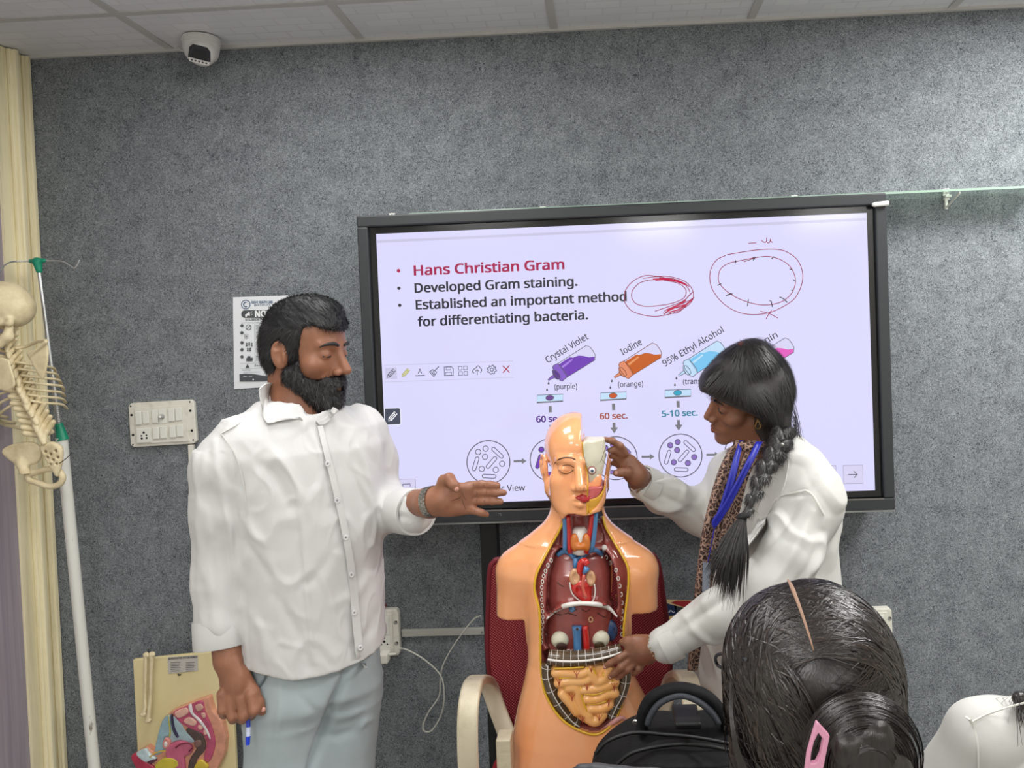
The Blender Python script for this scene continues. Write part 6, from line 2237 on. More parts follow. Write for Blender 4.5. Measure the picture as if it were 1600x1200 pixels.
# far hand holding the side of the model's head
hf = -.625
vw.cone(wwr_r, at(996, 742, hf), .025, .026, .02)
vw.ell(at(984, 730, hf), (.026, .016, .034), frame((.3, 1, 0), (-.42, 0, .9)), .015)
for f, r in (([(976, 708, hf - .01), (969, 697, hf - .022), (957, 689, hf - .03), (945, 686.5, hf - .034)], .0082), ([(972, 716, hf - .004), (966, 706, hf - .016), (958, 703, hf - .022), (953, 704, hf - .024)], .0080),
             ([(971, 726, hf), (964, 716, hf - .006), (958, 712, hf - .008), (955, 713, hf - .008)], .0075), ([(973, 736, hf + .006), (966, 726, hf + .004), (960, 723, hf + .004), (957, 724, hf + .004)], .0068)):
    vw.chain([at(*p) for p in f], [r * 1.2, r, r * .92, r * .78], .005)
vw.chain([at(990, 742, hf - .014), at(980, 738, hf - .026), at(970, 738, hf - .034), at(962, 739.5, hf - .036)], [.013, .0102, .009, .0072], .008)
V_, Q_ = vw.mesh()
V_ = relax(V_, Q_, 1, .35)
npmesh('body', V_, Q_, M_SKIN2, wom)
M_NAIL2 = mat('woman_nail', C(190, 142, 128), .3)
for p, n in ((at(945.5, 1041, hn + .0095), (-.5, -.8, .3)), (at(954, 1057, hn + .009), (-.4, -.8, .3)), (at(965.5, 1058.5, hn + .008), (-.4, -.8, .3)), (at(962.5, 739, hf - .043), (-.2, -1, .1))):
    MB().lathe([(.0046, -.002), (.004, .0006), (.0016, .0012)], p, n, 12).build('finger_nail', M_NAIL2, wom, smooth=60)

# ---- hair
vh2 = Vol(np.array([at(1080, 600, -.6)[0], -.78, at(1200, 720, -.6)[2]]), np.array([at(1255, 600, -.6)[0], -.42, at(1165, 518, -.6)[2]]), .0030)
vh2.ell(at(1172, 600, -.60), (.098, .088, .098), None, 0)
vh2.cone(at(1176, 558, -.64), at(1112, 594, -.625), .042, .026, .03)
vh2.cone(at(1172, 560, -.56), at(1112, 592, -.56), .042, .026, .03)
vh2.cone(at(1196, 620, -.62), at(1212, 680, -.635), .062, .036, .03)
vh2.cone(at(1176, 622, -.665), at(1198, 648, -.67), .028, .024, .02)
vh2.chain([at(1170, 572, -.665), at(1130, 596, -.665), at(1108, 606, -.645)], [.034, .024, .014], .04)
vh2.chain([at(1140, 604, -.662), at(1178, 626, -.676)], [.024, .028], .045)
face_gap = pxz([(1070, 611), (1101, 613), (1112, 621), (1140, 633), (1164, 642), (1177, 648), (1176, 662), (1178, 690), (1150, 740), (1060, 740)], -.62)
prism_cut(vh2, face_gap, -.9, -.3, .006)
V_, Q_ = vh2.mesh()
V_ = relax(V_, Q_, 10)
N_ = vnormals(V_, Q_)
flow_c = at(1160, 535, -.66)
npmesh('hair', V_, Q_, M_HAIR2, wom)


def wflow(P):
    a = at(1215, 690, -.64) - P
    a /= np.linalg.norm(a, axis=1)[:, None]
    b = np.array([-.75, -.1, -.65])
    w = np.clip((at(1160, 600, -.6)[0] - P[:, 0]) / .06, 0, 1)[:, None]
    return a * (1 - w) + b * w


strands('hair_strands', V_, Q_, wflow, 9000, .034, .0012, M_HAIR2, wom, .012, 8, .06, mask=lambda c_: (poly_sd([(1070, 611), (1101, 613), (1112, 621), (1140, 633), (1164, 642), (1177, 648), (1176, 662), (1178, 690), (1150, 740), (1060, 740)], *to_px(c_).T) > 17) & (to_px(c_)[:, 0] > 1108))
tag(MB().lathe([(.009, 0), (.006, .002), (.001, .0025)], drop(vh2, 1158, 537, .0, -.6), (-.2, -.5, 1), 12).build('parting_powder', mat('red_powder', C(66, 26, 26), .9), wom), 'faint red powder on the parting')
# braid: two rows of leaning lobes, band and loose tail
bpth = spline([at(1222, 672, -.66), at(1216, 700, -.715), at(1199, 727, -.765), at(1187, 752, -.795), at(1178, 776, -.815), at(1170, 793, -.825), at(1162, 806, -.835)], 10)
vbr = Vol(bpth.min(0) - .05, bpth.max(0) + .05, .0026)
L_ = np.r_[0, np.cumsum(np.linalg.norm(np.diff(bpth, axis=0), axis=1))]
nl = 13
for k in range(nl):
    u = (k + .3) / nl * L_[-1]
    c_ = np.array([np.interp(u, L_, bpth[:, i]) for i in range(3)])
    t_ = np.array([np.interp(u + .01, L_, bpth[:, i]) - np.interp(u - .01, L_, bpth[:, i]) for i in range(3)])
    t_ /= np.linalg.norm(t_)
    sd = np.cross(t_, (0, -1, 0))
    sd /= np.linalg.norm(sd)
    q = 1 if k % 2 else -1
    w = .0215 * (1 - .62 * k / nl)
    ax = t_ * .8 - sd * q * .62
    ax /= np.linalg.norm(ax)
    nn = np.cross(ax, sd)
    nn /= np.linalg.norm(nn)
    vbr.ell(c_ + sd * q * w * .55, (w * 1.45, w * .72, w * .85), np.stack([ax, np.cross(nn, ax), nn], 1), .0025)
vbr.chain(list(bpth[::6]), list(np.linspace(.012, .005, len(bpth[::6]))), .002)
V_, Q_ = vbr.mesh()
npmesh('braid', V_, Q_, M_HAIR2, wom)
strands('braid_strands', V_, Q_, lambda P: np.array([-.4, -.1, -1.0]) + 0 * P, 3500, .018, .0009, M_HAIR2, wom, .08, 9, .25)
bd = bpth[-1]
MB().tube([bd + .0105 * np.array([math.cos(t), math.sin(t) * .8, .25 * math.cos(t)]) for t in np.linspace(0, 6.283, 20)], .0052, 8, cap=False).build('hair_band', mat('black_cloth', C(16, 16, 18), .8), wom, smooth=180)
rg_ = np.random.default_rng(5)
tp = []
for k in range(700):
    e = rg_.normal(0, 1, 2)
    x1 = 1131 + 11 * e[0]
    y1 = 905 + 16 * e[1] + 8 * e[0]
    e2 = rg_.normal(0, 1, 3) * .004
    tp.append(spline([bd + e2 * .6, at(1150 + 6 * e[0] * .8, 838, -.85) + e2 * 1.2, at(1140 + 9 * e[0], 868 + 4 * e[1], -.86) + e2 * 1.5, at(x1, y1, -.86) + e2 * 2], 4))
locks('braid_tail', tp, .0022, M_HAIR2, wom)
tp = []
for k in range(60):
    e = rg_.random(4)
    tp.append(spline([at(1222 + 14 * e[0], 600 + 60 * e[1], -.6 - .05 * e[2]), at(1240 + 8 * e[0], 640 + 50 * e[1], -.6), at(1236 + 20 * e[3], 680 + 40 * e[1], -.62), at(1228 + 36 * e[3], 700 + 50 * e[2], -.64)], 4))
locks('stray_hair', tp, .0006, M_HAIR2, wom)
for q in (-1, 1):
    P = spline([WL(q * .012, .1005, .029), WL(q * .028, .0995, .0335), WL(q * .046, .084, .028)], 4)
    MB().tube(P, np.interp(np.linspace(0, 1, len(P)), [0, .3, 1], [.002, .003, .001]), 8).build('eyebrow', M_HAIR2, wom, smooth=180)
    P = spline([WL(q * .021, .0900, .0045), WL(q * .032, .0920, .0050), WL(q * .044, .0845, .0035)], 4)
    MB().tube(P, .0021, 6).build('eyelashes', M_HAIR2, wom, smooth=180)
    MB().lathe([(.0085, -.004), (.007, .0008), (.001, .002)], WL(q * .0325, .0895, .0035), W_R @ np.array([q * .25, 1, -.2]), 12).build('eye', mat('eye_brown', C(46, 34, 30), .4), wom, smooth=60)
for z_, r_ in ((-.0605, .0032), (-.0715, .0042)):
    P = spline([WL(-.017, .0915, z_ - .002), WL(0, .1035 if z_ < -.07 else .1045, z_), WL(.017, .0915, z_ - .002)], 4)
    MB().tube(P, np.interp(np.linspace(0, 1, len(P)), [0, .5, 1], [.001, r_, .001]), 8).build('lip', mat('woman_lip', C(124, 66, 62), .4), wom, smooth=180)
M_GOLD = mat('antique_gold', C(150, 120, 70), .3, metal=.9)
ep = at(1184, 664, -.685)
er = MB()
for k in range(6):
    t = k * math.pi / 3
    er.tube([ep + np.array([.0065 * math.cos(t + u * .5) * (1 if k % 2 else .7), -.002, .009 * math.sin(t + u * .5)]) for u in np.linspace(0, 2.2, 6)], .0012, 5)
er.lathe([(.003, 0), (.0028, .003)], ep + np.array([0, .002, .009]), (0, -1, 0), 10)
tag(er.build('earring', M_GOLD, wom), 'ornate dark gold stud earring')
MB().lathe([(.0010, 0), (.0006, .0010)], WL(-.0185, .106, -.034), W_R @ np.array([-1, .3, 0]), 8).build('nose_stud', M_GOLD, wom)

# ---- white coat
vct = Vol(np.array([at(985, 900, -.5)[0], -.95, .40]), np.array([at(1318, 900, -.6)[0], -.32, at(1200, 668, -.6)[2]]), .0046)
rows = []
for y, cx_, hw, dp in ((682, 1202, .075, .055), (705, 1204, .12, .075), (735, 1207, .165, .10), (780, 1206, .172, .115), (850, 1204, .168, .125), (930, 1206, .175, .13), (1050, 1206, .19, .14), (1200, 1206, .20, .15)):
    p = at(cx_, y, WY)
    rows.append(((p[0], WY, p[2]), hw, dp))
p = rows[-1][0]
rows.append(((p[0], WY, .46), .22, .16))
vct.loft(rows, (WLEFT[0], WLEFT[1]), k=.03, pw=2.2)
vct.chain([at(1246, 742, -.67), at(1266, 790, -.71), at(1232, 868, -.765), at(1196, 918, -.79), at(1120, 958, -.80), at(1042, 1008, -.80)], [.062, .064, .060, .056, .047, .037], .03)
vct.chain([at(1150, 745, -.47), at(1122, 785, -.46), at(1092, 800, -.48), at(1040, 772, -.54), at(1008, 756, -.572)], [.06, .056, .052, .045, .041], .03)
vct.cone(wn + np.array([-.02, -.02, .01]), WL(0, .0, -.12), .056, .06, .012, 'sub')
X, Y, Z = np.meshgrid(*vct.ax, indexing='ij')
vct.V = np.maximum(vct.V, .47 - Z).astype(np.float32)
del X, Y, Z
V_, Q_ = vct.mesh()
V_ = relax(V_, Q_, 3, .5)
N_ = vnormals(V_, Q_)
q_ = V_ - wpel
uu, vv_ = q_ @ WLEFT, q_ @ WFWD
n1 = fbm(np.stack([uu * 8, vv_ * 8, q_[:, 2] * 4], 1) + 4, 2)
n2 = vnoise(np.stack([uu * 13 + q_[:, 2] * 9, vv_ * 10, q_[:, 2] * 9 - uu * 9], 1) + 2)
V_ = V_ + N_ * (.006 * n1 + .007 * np.maximum(0, .3 - np.abs(n2)) / .3 - .002)[:, None]
V_ = creases(V_, N_, [([(1270, 800), (1235, 870), (1190, 935)], 12, .007), ([(1255, 775), (1215, 835), (1165, 885)], 10, -.006), ([(1290, 810), (1280, 870), (1262, 905)], 10, .006), ([(1285, 830), (1270, 880), (1245, 915)], 10, -.006), ([(1085, 772), (1045, 760), (1020, 752)], 8, .005), ([(1092, 800), (1055, 785), (1025, 770)], 9, -.006),
                      ([(1075, 790), (1068, 775), (1070, 760)], 7, .005), ([(1150, 905), (1110, 935), (1070, 965)], 10, .005), ([(1140, 930), (1105, 955), (1060, 985)], 10, -.005), ([(1110, 920), (1100, 940), (1105, 960)], 8, .004), ([(1240, 700), (1225, 760), (1205, 820)], 10, .005), ([(1275, 745), (1262, 765), (1240, 775)], 8, -.005)])
npmesh('coat', V_, Q_, M_COAT, wom)
CS = mat('coat_seam', C(212, 210, 204), .7)
# lapel, seams, pocket
drape('lapel', vct, [(1214, 690), (1200, 745), (1188, 785), (1172, 825), (1160, 850)], [(1236, 700), (1226, 755), (1206, 805), (1184, 840), (1166, 860)], .006, .004, M_COAT, wom, 22, 5, -.72)
drape('shoulder_seam', vct, [(1258, 764), (1272, 772), (1290, 803)], [(1257, 766), (1270, 775), (1288, 806)], .003, .002, CS, wom, 12, 2, -.74)
drape('armhole_seam', vct, [(1258, 764), (1240, 768), (1215, 775), (1196, 800)], [(1258, 767), (1240, 771), (1216, 778), (1198, 802)], .003, .002, CS, wom, 12, 2, -.74)


def wcuff(c0, c1, r0, r1):
    ax = np.asarray(c1) - np.asarray(c0)
    L_ = np.linalg.norm(ax)
    MB().lathe([(r0 - .003, .002), (r0, 0), (r1, L_), (r1 - .004, L_ - .001), (r1 - .008, L_ * .2)], c0, ax, 36).build('sleeve_hem', M_COAT, wom, smooth=50)


wcuff(at(1058, 999, -.80), at(1036, 1010, -.80), .0395, .0385)
wcuff(at(1018, 760, -.562), at(1001, 752, -.578), .0425, .0415)


# ---- scarf, lanyard, badge
def leopard():
    m = bpy.data.materials.new('leopard_cloth')
    m.use_nodes = True
    nt = m.node_tree
    b = nt.nodes['Principled BSDF']
    b.inputs['Roughness'].default_value = .8
    tc = nt.nodes.new('ShaderNodeTexCoord')
    vo = nt.nodes.new('ShaderNodeTexVoronoi')
    vo.feature = 'DISTANCE_TO_EDGE'
    vo.inputs['Scale'].default_value = 95
    ns = nt.nodes.new('ShaderNodeTexNoise')
    ns.inputs['Scale'].default_value = 60
    mx = nt.nodes.new('ShaderNodeMix')
    mx.data_type = 'VECTOR'
    mx.inputs['Factor'].default_value = .02
    nt.links.new(tc.outputs['Object'], ns.inputs['Vector'])
    nt.links.new(tc.outputs['Object'], mx.inputs['A'])
    nt.links.new(ns.outputs['Color'], mx.inputs['B'])
    nt.links.new(mx.outputs['Result'], vo.inputs['Vector'])
    r = nt.nodes.new('ShaderNodeValToRGB')
    e = r.color_ramp.elements
    e[0].position, e[0].color = .06, C(158, 128, 112)
    e[1].position, e[1].color = .16, C(44, 28, 26)
    e2 = e.new(.30)
    e2.color = C(52, 32, 28)
    e3 = e.new(.42)
    e3.color = C(104, 70, 58)
    nt.links.new(vo.outputs['Distance'], r.inputs['Fac'])
    nt.links.new(r.outputs['Color'], b.inputs['Base Color'])
    return m


M_LEO = leopard()


def hang(name, rows, m, th=.004, fold=.006, parent=wom, nf=2.5):
    """cloth strip: rows of (pixel left, pixel right, y pixel, Y) from top to bottom"""
    R_ = np.asarray(rows, float)
    R_ = spline(R_, 5)
    G = []
    for (xa, xb, py, Yd) in R_:
        row = []
        for w in np.linspace(0, 1, 9):
            row.append(at(xa + (xb - xa) * w, py, Yd - fold * math.sin(w * math.pi * nf) - min(.01, fold * 2) * math.sin(w * math.pi)))
        G.append(row)
    return sheet(name, G, th, m, parent, 180)


hang('scarf', [(1150, 1166, 688, -.64), (1133, 1156, 712, -.675), (1119, 1148, 745, -.70), (1106, 1137, 790, -.715), (1097, 1127, 830, -.72), (1091, 1120, 870, -.72), (1086, 1112, 915, -.715), (1080, 1100, 970, -.71), (1075, 1093, 1030, -.70), (1074, 1090, 1048, -.70)], M_LEO)
hang('scarf_end', [(1168, 1190, 688, -.655), (1160, 1186, 712, -.69), (1146, 1170, 745, -.715), (1134, 1158, 790, -.73), (1124, 1146, 840, -.735), (1116, 1136, 890, -.735)], M_LEO)
sc2 = spline([at(1190, 684, -.55), at(1205, 690, -.58), at(1196, 696, -.655), at(1172, 700, -.69), at(1150, 694, -.665)], 5)
MB().tube(sc2, .011, 10).build('scarf_neck', M_LEO, wom, smooth=180)
M_LAN = mat('blue_ribbon', C(22, 30, 150), .45)
hang('lanyard', [(1181, 1192, 690, -.70), (1166, 1178, 720, -.735), (1148, 1160, 755, -.748), (1128, 1142, 790, -.752), (1113, 1128, 812, -.752), (1113, 1119, 824, -.752)], M_LAN, .0016, .001)
hang('lanyard', [(1155, 1162, 688, -.675), (1146, 1156, 715, -.708), (1138, 1150, 745, -.73), (1126, 1138, 785, -.742), (1116, 1126, 812, -.747)], M_LAN, .0016, .001)
tag(sheet('badge_card', [[at(1098, 878, -.752), at(1110, 880, -.758)], [at(1097, 936, -.752), at(1108, 937, -.758)]], .002, mat('badge', C(120, 126, 140), .25), wom), 'clear plastic badge hanging on the lanyard')
MB().tube([at(1117, 822, -.752), at(1106, 878, -.754)], .0012, 6).build('badge_cord', M_LAN, wom)

# ---- bracelets and watch
fax = at(996, 742, hf) - wel_r
fax /= np.linalg.norm(fax)
fa1 = np.cross(fax, (0, 0, 1))
fa1 /= np.linalg.norm(fa1)
fa2 = np.cross(fa1, fax)


def wrist_ring(c, r, tr, name, m, flat=1.0):
    MB().tube([c + r * (fa1 * math.cos(t) + fa2 * math.sin(t)) for t in np.linspace(0, 6.283, 32)], tr, 8, cap=False, flat=flat).build(name, m, wom, smooth=180)


wrist_ring(wwr_r + fax * .004, .0285, .0013, 'bracelet', M_STEEL)
wrist_ring(wwr_r - fax * .004, .0285, .0016, 'bracelet', M_STEEL)
wrist_ring(wwr_r + fax * .012, .0275, .005, 'watch_strap', mat('watch_strap', C(60, 58, 56), .5), .4)
wcd = -fa2 * .8 + (fa1 if fa1[1] < 0 else -fa1) * .6
wcd /= np.linalg.norm(wcd)
MB().lathe([(.012, 0), (.013, .003), (.012, .007), (.009, .0075)], wwr_r + fax * .012 + wcd * .0275, wcd, 20).build('watch_case', M_STEEL, wom, smooth=40)
for k in range(9):
    t = -1.4 + k * .33
    p = at(1022, 1010, -.795) + .0268 * (np.array([-.35, .15, .92]) * math.sin(t) + np.array([-.3, -.95, 0]) * math.cos(t))
    MB().lathe([(.0014, -.0010), (.0019, 0), (.0014, .0010)], p, (0, -1, .2), 8).build('bracelet_bead', mat('bead', C(190, 170, 140), .3, metal=.5), wom, smooth=60)
# trousers and shoes below the coat
for q in (-1, 1):
    hip = wpel + WLEFT * q * .085
    MB().tube([hip + np.array([0, 0, -.2]), hip + np.array([0, 0, -.45]), np.array([hip[0], hip[1] + .01, .06])], [.085, .075, .06], 20).build('trouser_leg', mat('dark_trouser', C(44, 44, 52), .8), wom, smooth=60)
    f0 = np.array([hip[0], hip[1] + .02, .035])
    vsx = Vol(f0 + np.array([-.2, -.25, -.05]), f0 + np.array([.2, .15, .06]), .008)
    vsx.cone(f0 - WFWD * .03, f0 + WFWD * .15 + np.array([0, 0, -.008]), .036, .028, .02)
    vsx.rbox(f0 + np.array([0, 0, -.13]), (.4, .4, .1), .001, None, .002, 'sub')
    V_, Q_ = vsx.mesh()
    npmesh('shoe', V_, Q_, MATS['black_leather'], wom)

# ================================================================== FOREGROUND: grey chair, backpack, two students
def plain_chair(cx_, cy_, label, zs=.455):
    """plastic chair facing the wall; cx_, cy_ = centre of the seat"""
    r_ = empty('grey_chair', (cx_, cy_, 0), label, 'chair', 'grey classroom chairs')
    m = mat('grey_chair_plastic', C(62, 64, 68), .45)
    ms = mat('chair_steel', C(60, 60, 62), .4, metal=.6)
    v1 = Vol((cx_ - .26, cy_ - .28, zs - .05), (cx_ + .26, cy_ + .27, zs + .04), .009)
    v1.rbox((cx_, cy_, zs - .012), (.215, .215, .014), .012, None, 0)
    V_, Q_ = v1.mesh()
    npmesh('seat', V_, Q_, m, r_)
    v1 = Vol((cx_ - .26, cy_ - .34, zs + .1), (cx_ + .26, cy_ - .1, zs + .52), .007)
    zt = zs + .485

    def fn(X, Y, Z):
        u = (X - cx_) / .205
        yy = Y - (cy_ - .225 - .05 * (Z - zs) + .035 * (u ** 2))
        qx, qz = np.abs(X - cx_) - (.205 - .03), np.abs(Z - (zt - .14)) - (.14 - .03)
        d2 = np.sqrt(np.maximum(qx, 0) ** 2 + np.maximum(qz, 0) ** 2) + np.minimum(np.maximum(qx, qz), 0) - .03
        return np.maximum(d2, np.abs(yy) - .010)
    v1.put(fn, (cx_ - .22, cy_ - .3, zt - .3), (cx_ + .22, cy_ - .15, zt), 0)
    V_, Q_ = v1.mesh()
    V_ = relax(V_, Q_, 6)
    npmesh('backrest', V_, Q_, m, r_)
    for a in (-1, 1):
        MB().tube([(cx_ + a * .17, cy_ - .19, .0), (cx_ + a * .17, cy_ - .2, zs - .02), (cx_ + a * .17, cy_ - .235, zs + .25)], .011, 10).build('leg', ms, r_, smooth=60)
        MB().tube([(cx_ + a * .17, cy_ + .19, .0), (cx_ + a * .17, cy_ + .17, zs - .02)], .011, 10).build('leg', ms, r_, smooth=60)
    return r_


gc = at(1108, 1195, -1.34)
zs_ = gc[2] + .007 - .485
plain_chair(gc[0], -1.115, 'grey plastic chair in the foreground with the black backpack on its seat', zs_)

# ------------------------------------------------------------------ backpack on the seat
M_BAG = mat('black_nylon', C(13, 13, 15), .7, spec=.2, noise=(90, C(20, 20, 22), .4, .7, (1, 1, 1)), bump=(350, .25, (1, 1, 1)))
M_BAG2 = mat('black_trim', C(6, 6, 7), .5)
M_PAD = mat('grey_padding', C(56, 60, 66), .85, bump=(200, .4, (1, 1, 1)))
YBG = -1.10
bag = empty('backpack', (at(1085, 1200, YBG)[0], YBG, zs_ + .004), 'black backpack with a padded carry handle in front of the torso', 'backpack')
vb2 = Vol((at(895, 1150, YBG)[0], -1.30, zs_ - .02), (at(1275, 1150, YBG)[0], -.9, at(1080, 1090, YBG)[2]), .0065)
bz = zs_ + .004
b0, b1 = at(918, 1200, YBG)[0], at(1240, 1200, YBG)[0]
bc_ = (b0 + b1) / 2
zt_b = at(1080, 1128, YBG)[2]


def bagfn(X, Y, Z):
    u = (X - bc_) / ((b1 - b0) / 2)
    h = (Z - bz) / (zt_b - bz)
    wd = (b1 - b0) / 2 * np.sqrt(np.clip(1 - np.clip((h - .72) / .30, 0, 1) ** 2.2, 0.0001, 1))
    dp = .105 * np.sqrt(np.clip(1 - np.clip((h - .80) / .22, 0, 1) ** 2, .0001, 1))
    a = np.abs(X - bc_) / wd
    b = np.abs(Y - YBG) / dp
    k = (a ** 3.2 + b ** 3.2) ** (1 / 3.2)
    d = (k - 1) * np.minimum(wd, dp) * .8
    return np.maximum(d, np.maximum(bz - Z, Z - zt_b))


vb2.put(bagfn, (b0, YBG - .12, bz), (b1, YBG + .12, zt_b), 0)
V_, Q_ = vb2.mesh()
V_ = relax(V_, Q_, 3)
N_ = vnormals(V_, Q_)
V_ = V_ + N_ * (.006 * fbm(V_ * 14, 2))[:, None] * np.clip((V_[:, 2] - bz) / .05, 0, 1)[:, None]
npmesh('main_compartment', V_, Q_, M_BAG, bag)
vp = Vol((b0 - .01, -1.34, bz - .02), (b1 + .01, -1.0, zt_b + .01), .0065)
zp_ = at(1060, 1163, YBG - .1)[2]


def pock(X, Y, Z):
    u = (X - bc_) / ((b1 - b0) / 2 * .93)
    top = zp_ - .10 * np.abs(u) ** 2.6
    q = np.maximum(np.abs(u) - 1, 0) * .15
    d = np.maximum(np.maximum(np.abs(X - bc_) - (b1 - b0) / 2 * .93, Z - top), bz - Z)
    return np.maximum(d, np.abs(Y - (YBG - .105)) - .045 + .02 * u ** 2)


vp.put(pock, (b0, -1.28, bz), (b1, -1.02, zp_), 0)
V_, Q_ = vp.mesh()
V_ = relax(V_, Q_, 5)
npmesh('front_pocket', V_, Q_, M_BAG, bag)
for pts in ([(930, 1178), (950, 1158), (990, 1145), (1040, 1148), (1085, 1152), (1150, 1165), (1200, 1185)], [(962, 1196), (985, 1178), (1020, 1168), (1070, 1163), (1130, 1170), (1180, 1190)]):
    P = spline([drop(vb2 if pts[0][1] < 1190 else vp, x, y, .002, YBG - .1) for x, y in pts], 5)
    MB().tube(P, .0032, 8).build('zip', M_BAG2, bag, smooth=180)
hp = [(1003, 1142, YBG - .03), (1006, 1112, YBG - .03), (1024, 1087, YBG - .03), (1062, 1076, YBG - .03), (1100, 1086, YBG - .03), (1125, 1110, YBG - .03), (1138, 1142, YBG - .03)]
P = spline([at(*p) for p in hp], 6)
MB().tube(P, .0105, 10, flat=1.4, up=(0, 1, 0)).build('handle', M_BAG, bag, smooth=180)
P2 = spline([at(p[0] + (8 if p[0] < 1062 else -8 if p[0] > 1070 else 0), p[1] + 9, p[2] - .008) for p in hp], 6)
MB().tube(P2[4:-4], .0065, 10, flat=1.8, up=(0, 1, 0)).build('handle_padding', M_PAD, bag, smooth=180)
MB().box(tuple(at(1055, 1131, YBG - .08)), tuple(at(1092, 1122, YBG - .04) + np.array([0, .03, 0]))).build('top_tab', M_BAG2, bag, bevel=.003)
MB().lathe([(.004, 0), (.003, .002)], at(992, 1128, YBG - .07), (0, -1, 0), 10).build('zip_pull', MATS['steel'], bag)

# ------------------------------------------------------------------ seated student with a bun
M_HAIR3 = hair_mat('brown_black_hair', C(22, 18, 17), C(46, 37, 32), .32)
M_HAIR3B = mat('hair_highlight_brown', C(62, 48, 40), .35, spec=.6)  # paler brown, holds the hair's highlights as painted colour
M_SKIN3 = skin_mat('student_skin', C(150, 100, 76), C(130, 84, 62))
HC = at(1267, 1052, -1.63)
S_O = HC + np.array([0, .012, -.048])
S_R = frame((-.42, .88, -.2), (-.1, .12, 1))
stu = empty('person', (S_O[0], -1.66, 0), 'seated student seen from behind, dark hair in a low bun with pink clip', 'person')
sn = S_O + np.array([.03, -.03, -.19])
lo_ = S_O + np.array([-.26, -.30, -.85])
vst = Vol(lo_, S_O + np.array([.30, .50, .14]), .009, [(2, S_O[2] - .12, S_O[2] + .13, .005), (0, S_O[0] - .1, S_O[0] + .1, .006)])
add_head(vst, S_O, S_R, .86, female=True)
vst.cone(S_O + np.array([.01, -.02, -.05]), sn, .05, .055, .03)
zb = .50
rows = [((sn[0], sn[1], sn[2] - .02), .06, .05), ((sn[0], sn[1], sn[2] - .07), .12, .07), ((sn[0], sn[1] + .02, sn[2] - .25), .13, .10), ((sn[0], sn[1] + .03, zb), .15, .11)]
vst.loft(rows, (1, 0), k=.03)
for q in (-1, 1):
    vst.chain([(sn[0] + q * .12, sn[1], sn[2] - .09), (sn[0] + q * .19, sn[1] + .05, sn[2] - .30), (sn[0] + q * .12, sn[1] + .25, sn[2] - .32)], [.034, .034, .028], .03)
    vst.ell((sn[0] + q * .11, sn[1] + .29, sn[2] - .32), (.032, .05, .016), None, .02)
    vst.chain([(sn[0] + q * .08, sn[1] + .03, zb + .02), (sn[0] + q * .10, sn[1] + .24, zb + .01)], [.075, .058], .03)
V_, Q_ = vst.mesh()
npmesh('body', V_, Q_, M_SKIN3, stu)
vcs = Vol(lo_ - .03, S_O + np.array([.33, .5, -.05]), .008)
rows = [((sn[0], sn[1], sn[2] + .0), .085, .07), ((sn[0], sn[1], sn[2] - .05), .175, .10), ((sn[0], sn[1] + .02, sn[2] - .25), .155, .12), ((sn[0], sn[1] + .03, zb - .03), .175, .135)]
vcs.loft(rows, (1, 0), k=.03)
for q in (-1, 1):
    vcs.chain([(sn[0] + q * .145, sn[1], sn[2] - .075), (sn[0] + q * .19, sn[1] + .05, sn[2] - .30), (sn[0] + q * .13, sn[1] + .22, sn[2] - .32)], [.058, .05, .042], .03)
V_, Q_ = vcs.mesh()
V_ = V_ + vnormals(V_, Q_) * (.006 * fbm(V_ * 10, 2))[:, None]
npmesh('coat', V_, Q_, M_COAT, stu)
for q in (-1, 1):
    MB().tube(spline([(sn[0] + q * .08, sn[1] + .0, zb + .01), (sn[0] + q * .10, sn[1] + .22, zb + .01), (sn[0] + q * .10, sn[1] + .26, zb - .05), (sn[0] + q * .10, sn[1] + .24, .06)], 5), .072, 16).build('trouser_leg', MATS['dark_trouser'], stu, smooth=60)
HRAD = np.array([.0925, .105, .0985])
vh3 = Vol(HC - .2, HC + np.array([.22, .16, .13]), .0036)


def hair_fn(X, Y, Z):
    x, y, z = (X - HC[0]) / HRAD[0], (Y - HC[1]) / HRAD[1], (Z - HC[2]) / HRAD[2]
    z = np.where(z > 0, z, np.where(z < -1.15, (z + 1.15) * 1.0, 0))
    return (np.sqrt(x * x + y * y + z * z) - .955) * .09


vh3.put(hair_fn, HC - np.array([.1, .11, .15]), HC + .11, 0)
V_, Q_ = vh3.mesh()
V_ = relax(V_, Q_, 2)
npmesh('hair', V_, Q_, M_HAIR3, stu)
bunc = at(1342, 1172, -1.755)
vbn = Vol(bunc - .09, bunc + .09, .0032)
vbn.ell(bunc, (.047, .036, .05), frame((0, 1, 0), (-.35, 0, 1)), 0)
for k in range(5):
    t = k * 1.25
    vbn.cone(bunc + np.array([.024 * math.cos(t), -.024, .028 * math.sin(t)]), bunc + np.array([.03 * math.cos(t + 1.1), -.018, .034 * math.sin(t + 1.1)]), .014, .011, .008)
V_, Q_ = vbn.mesh()
npmesh('hair_bun', V_, Q_, M_HAIR3, stu)
rg_ = np.random.default_rng(11)


def sdir(px, py, Y):
    p = (at(px, py, Y) - HC) / HRAD
    return p / np.linalg.norm(p)


def on_hair(d):
    """push a direction out to the hair surface"""
    d = d / np.linalg.norm(d)
    if d[2] < 0:                                   # below the ears the hair hangs straight down
        h_ = math.hypot(d[0], d[1]) + 1e-6
        d = np.array([d[0] / h_, d[1] / h_, max(-1.3, d[2] / h_)])
    return HC + d * HRAD


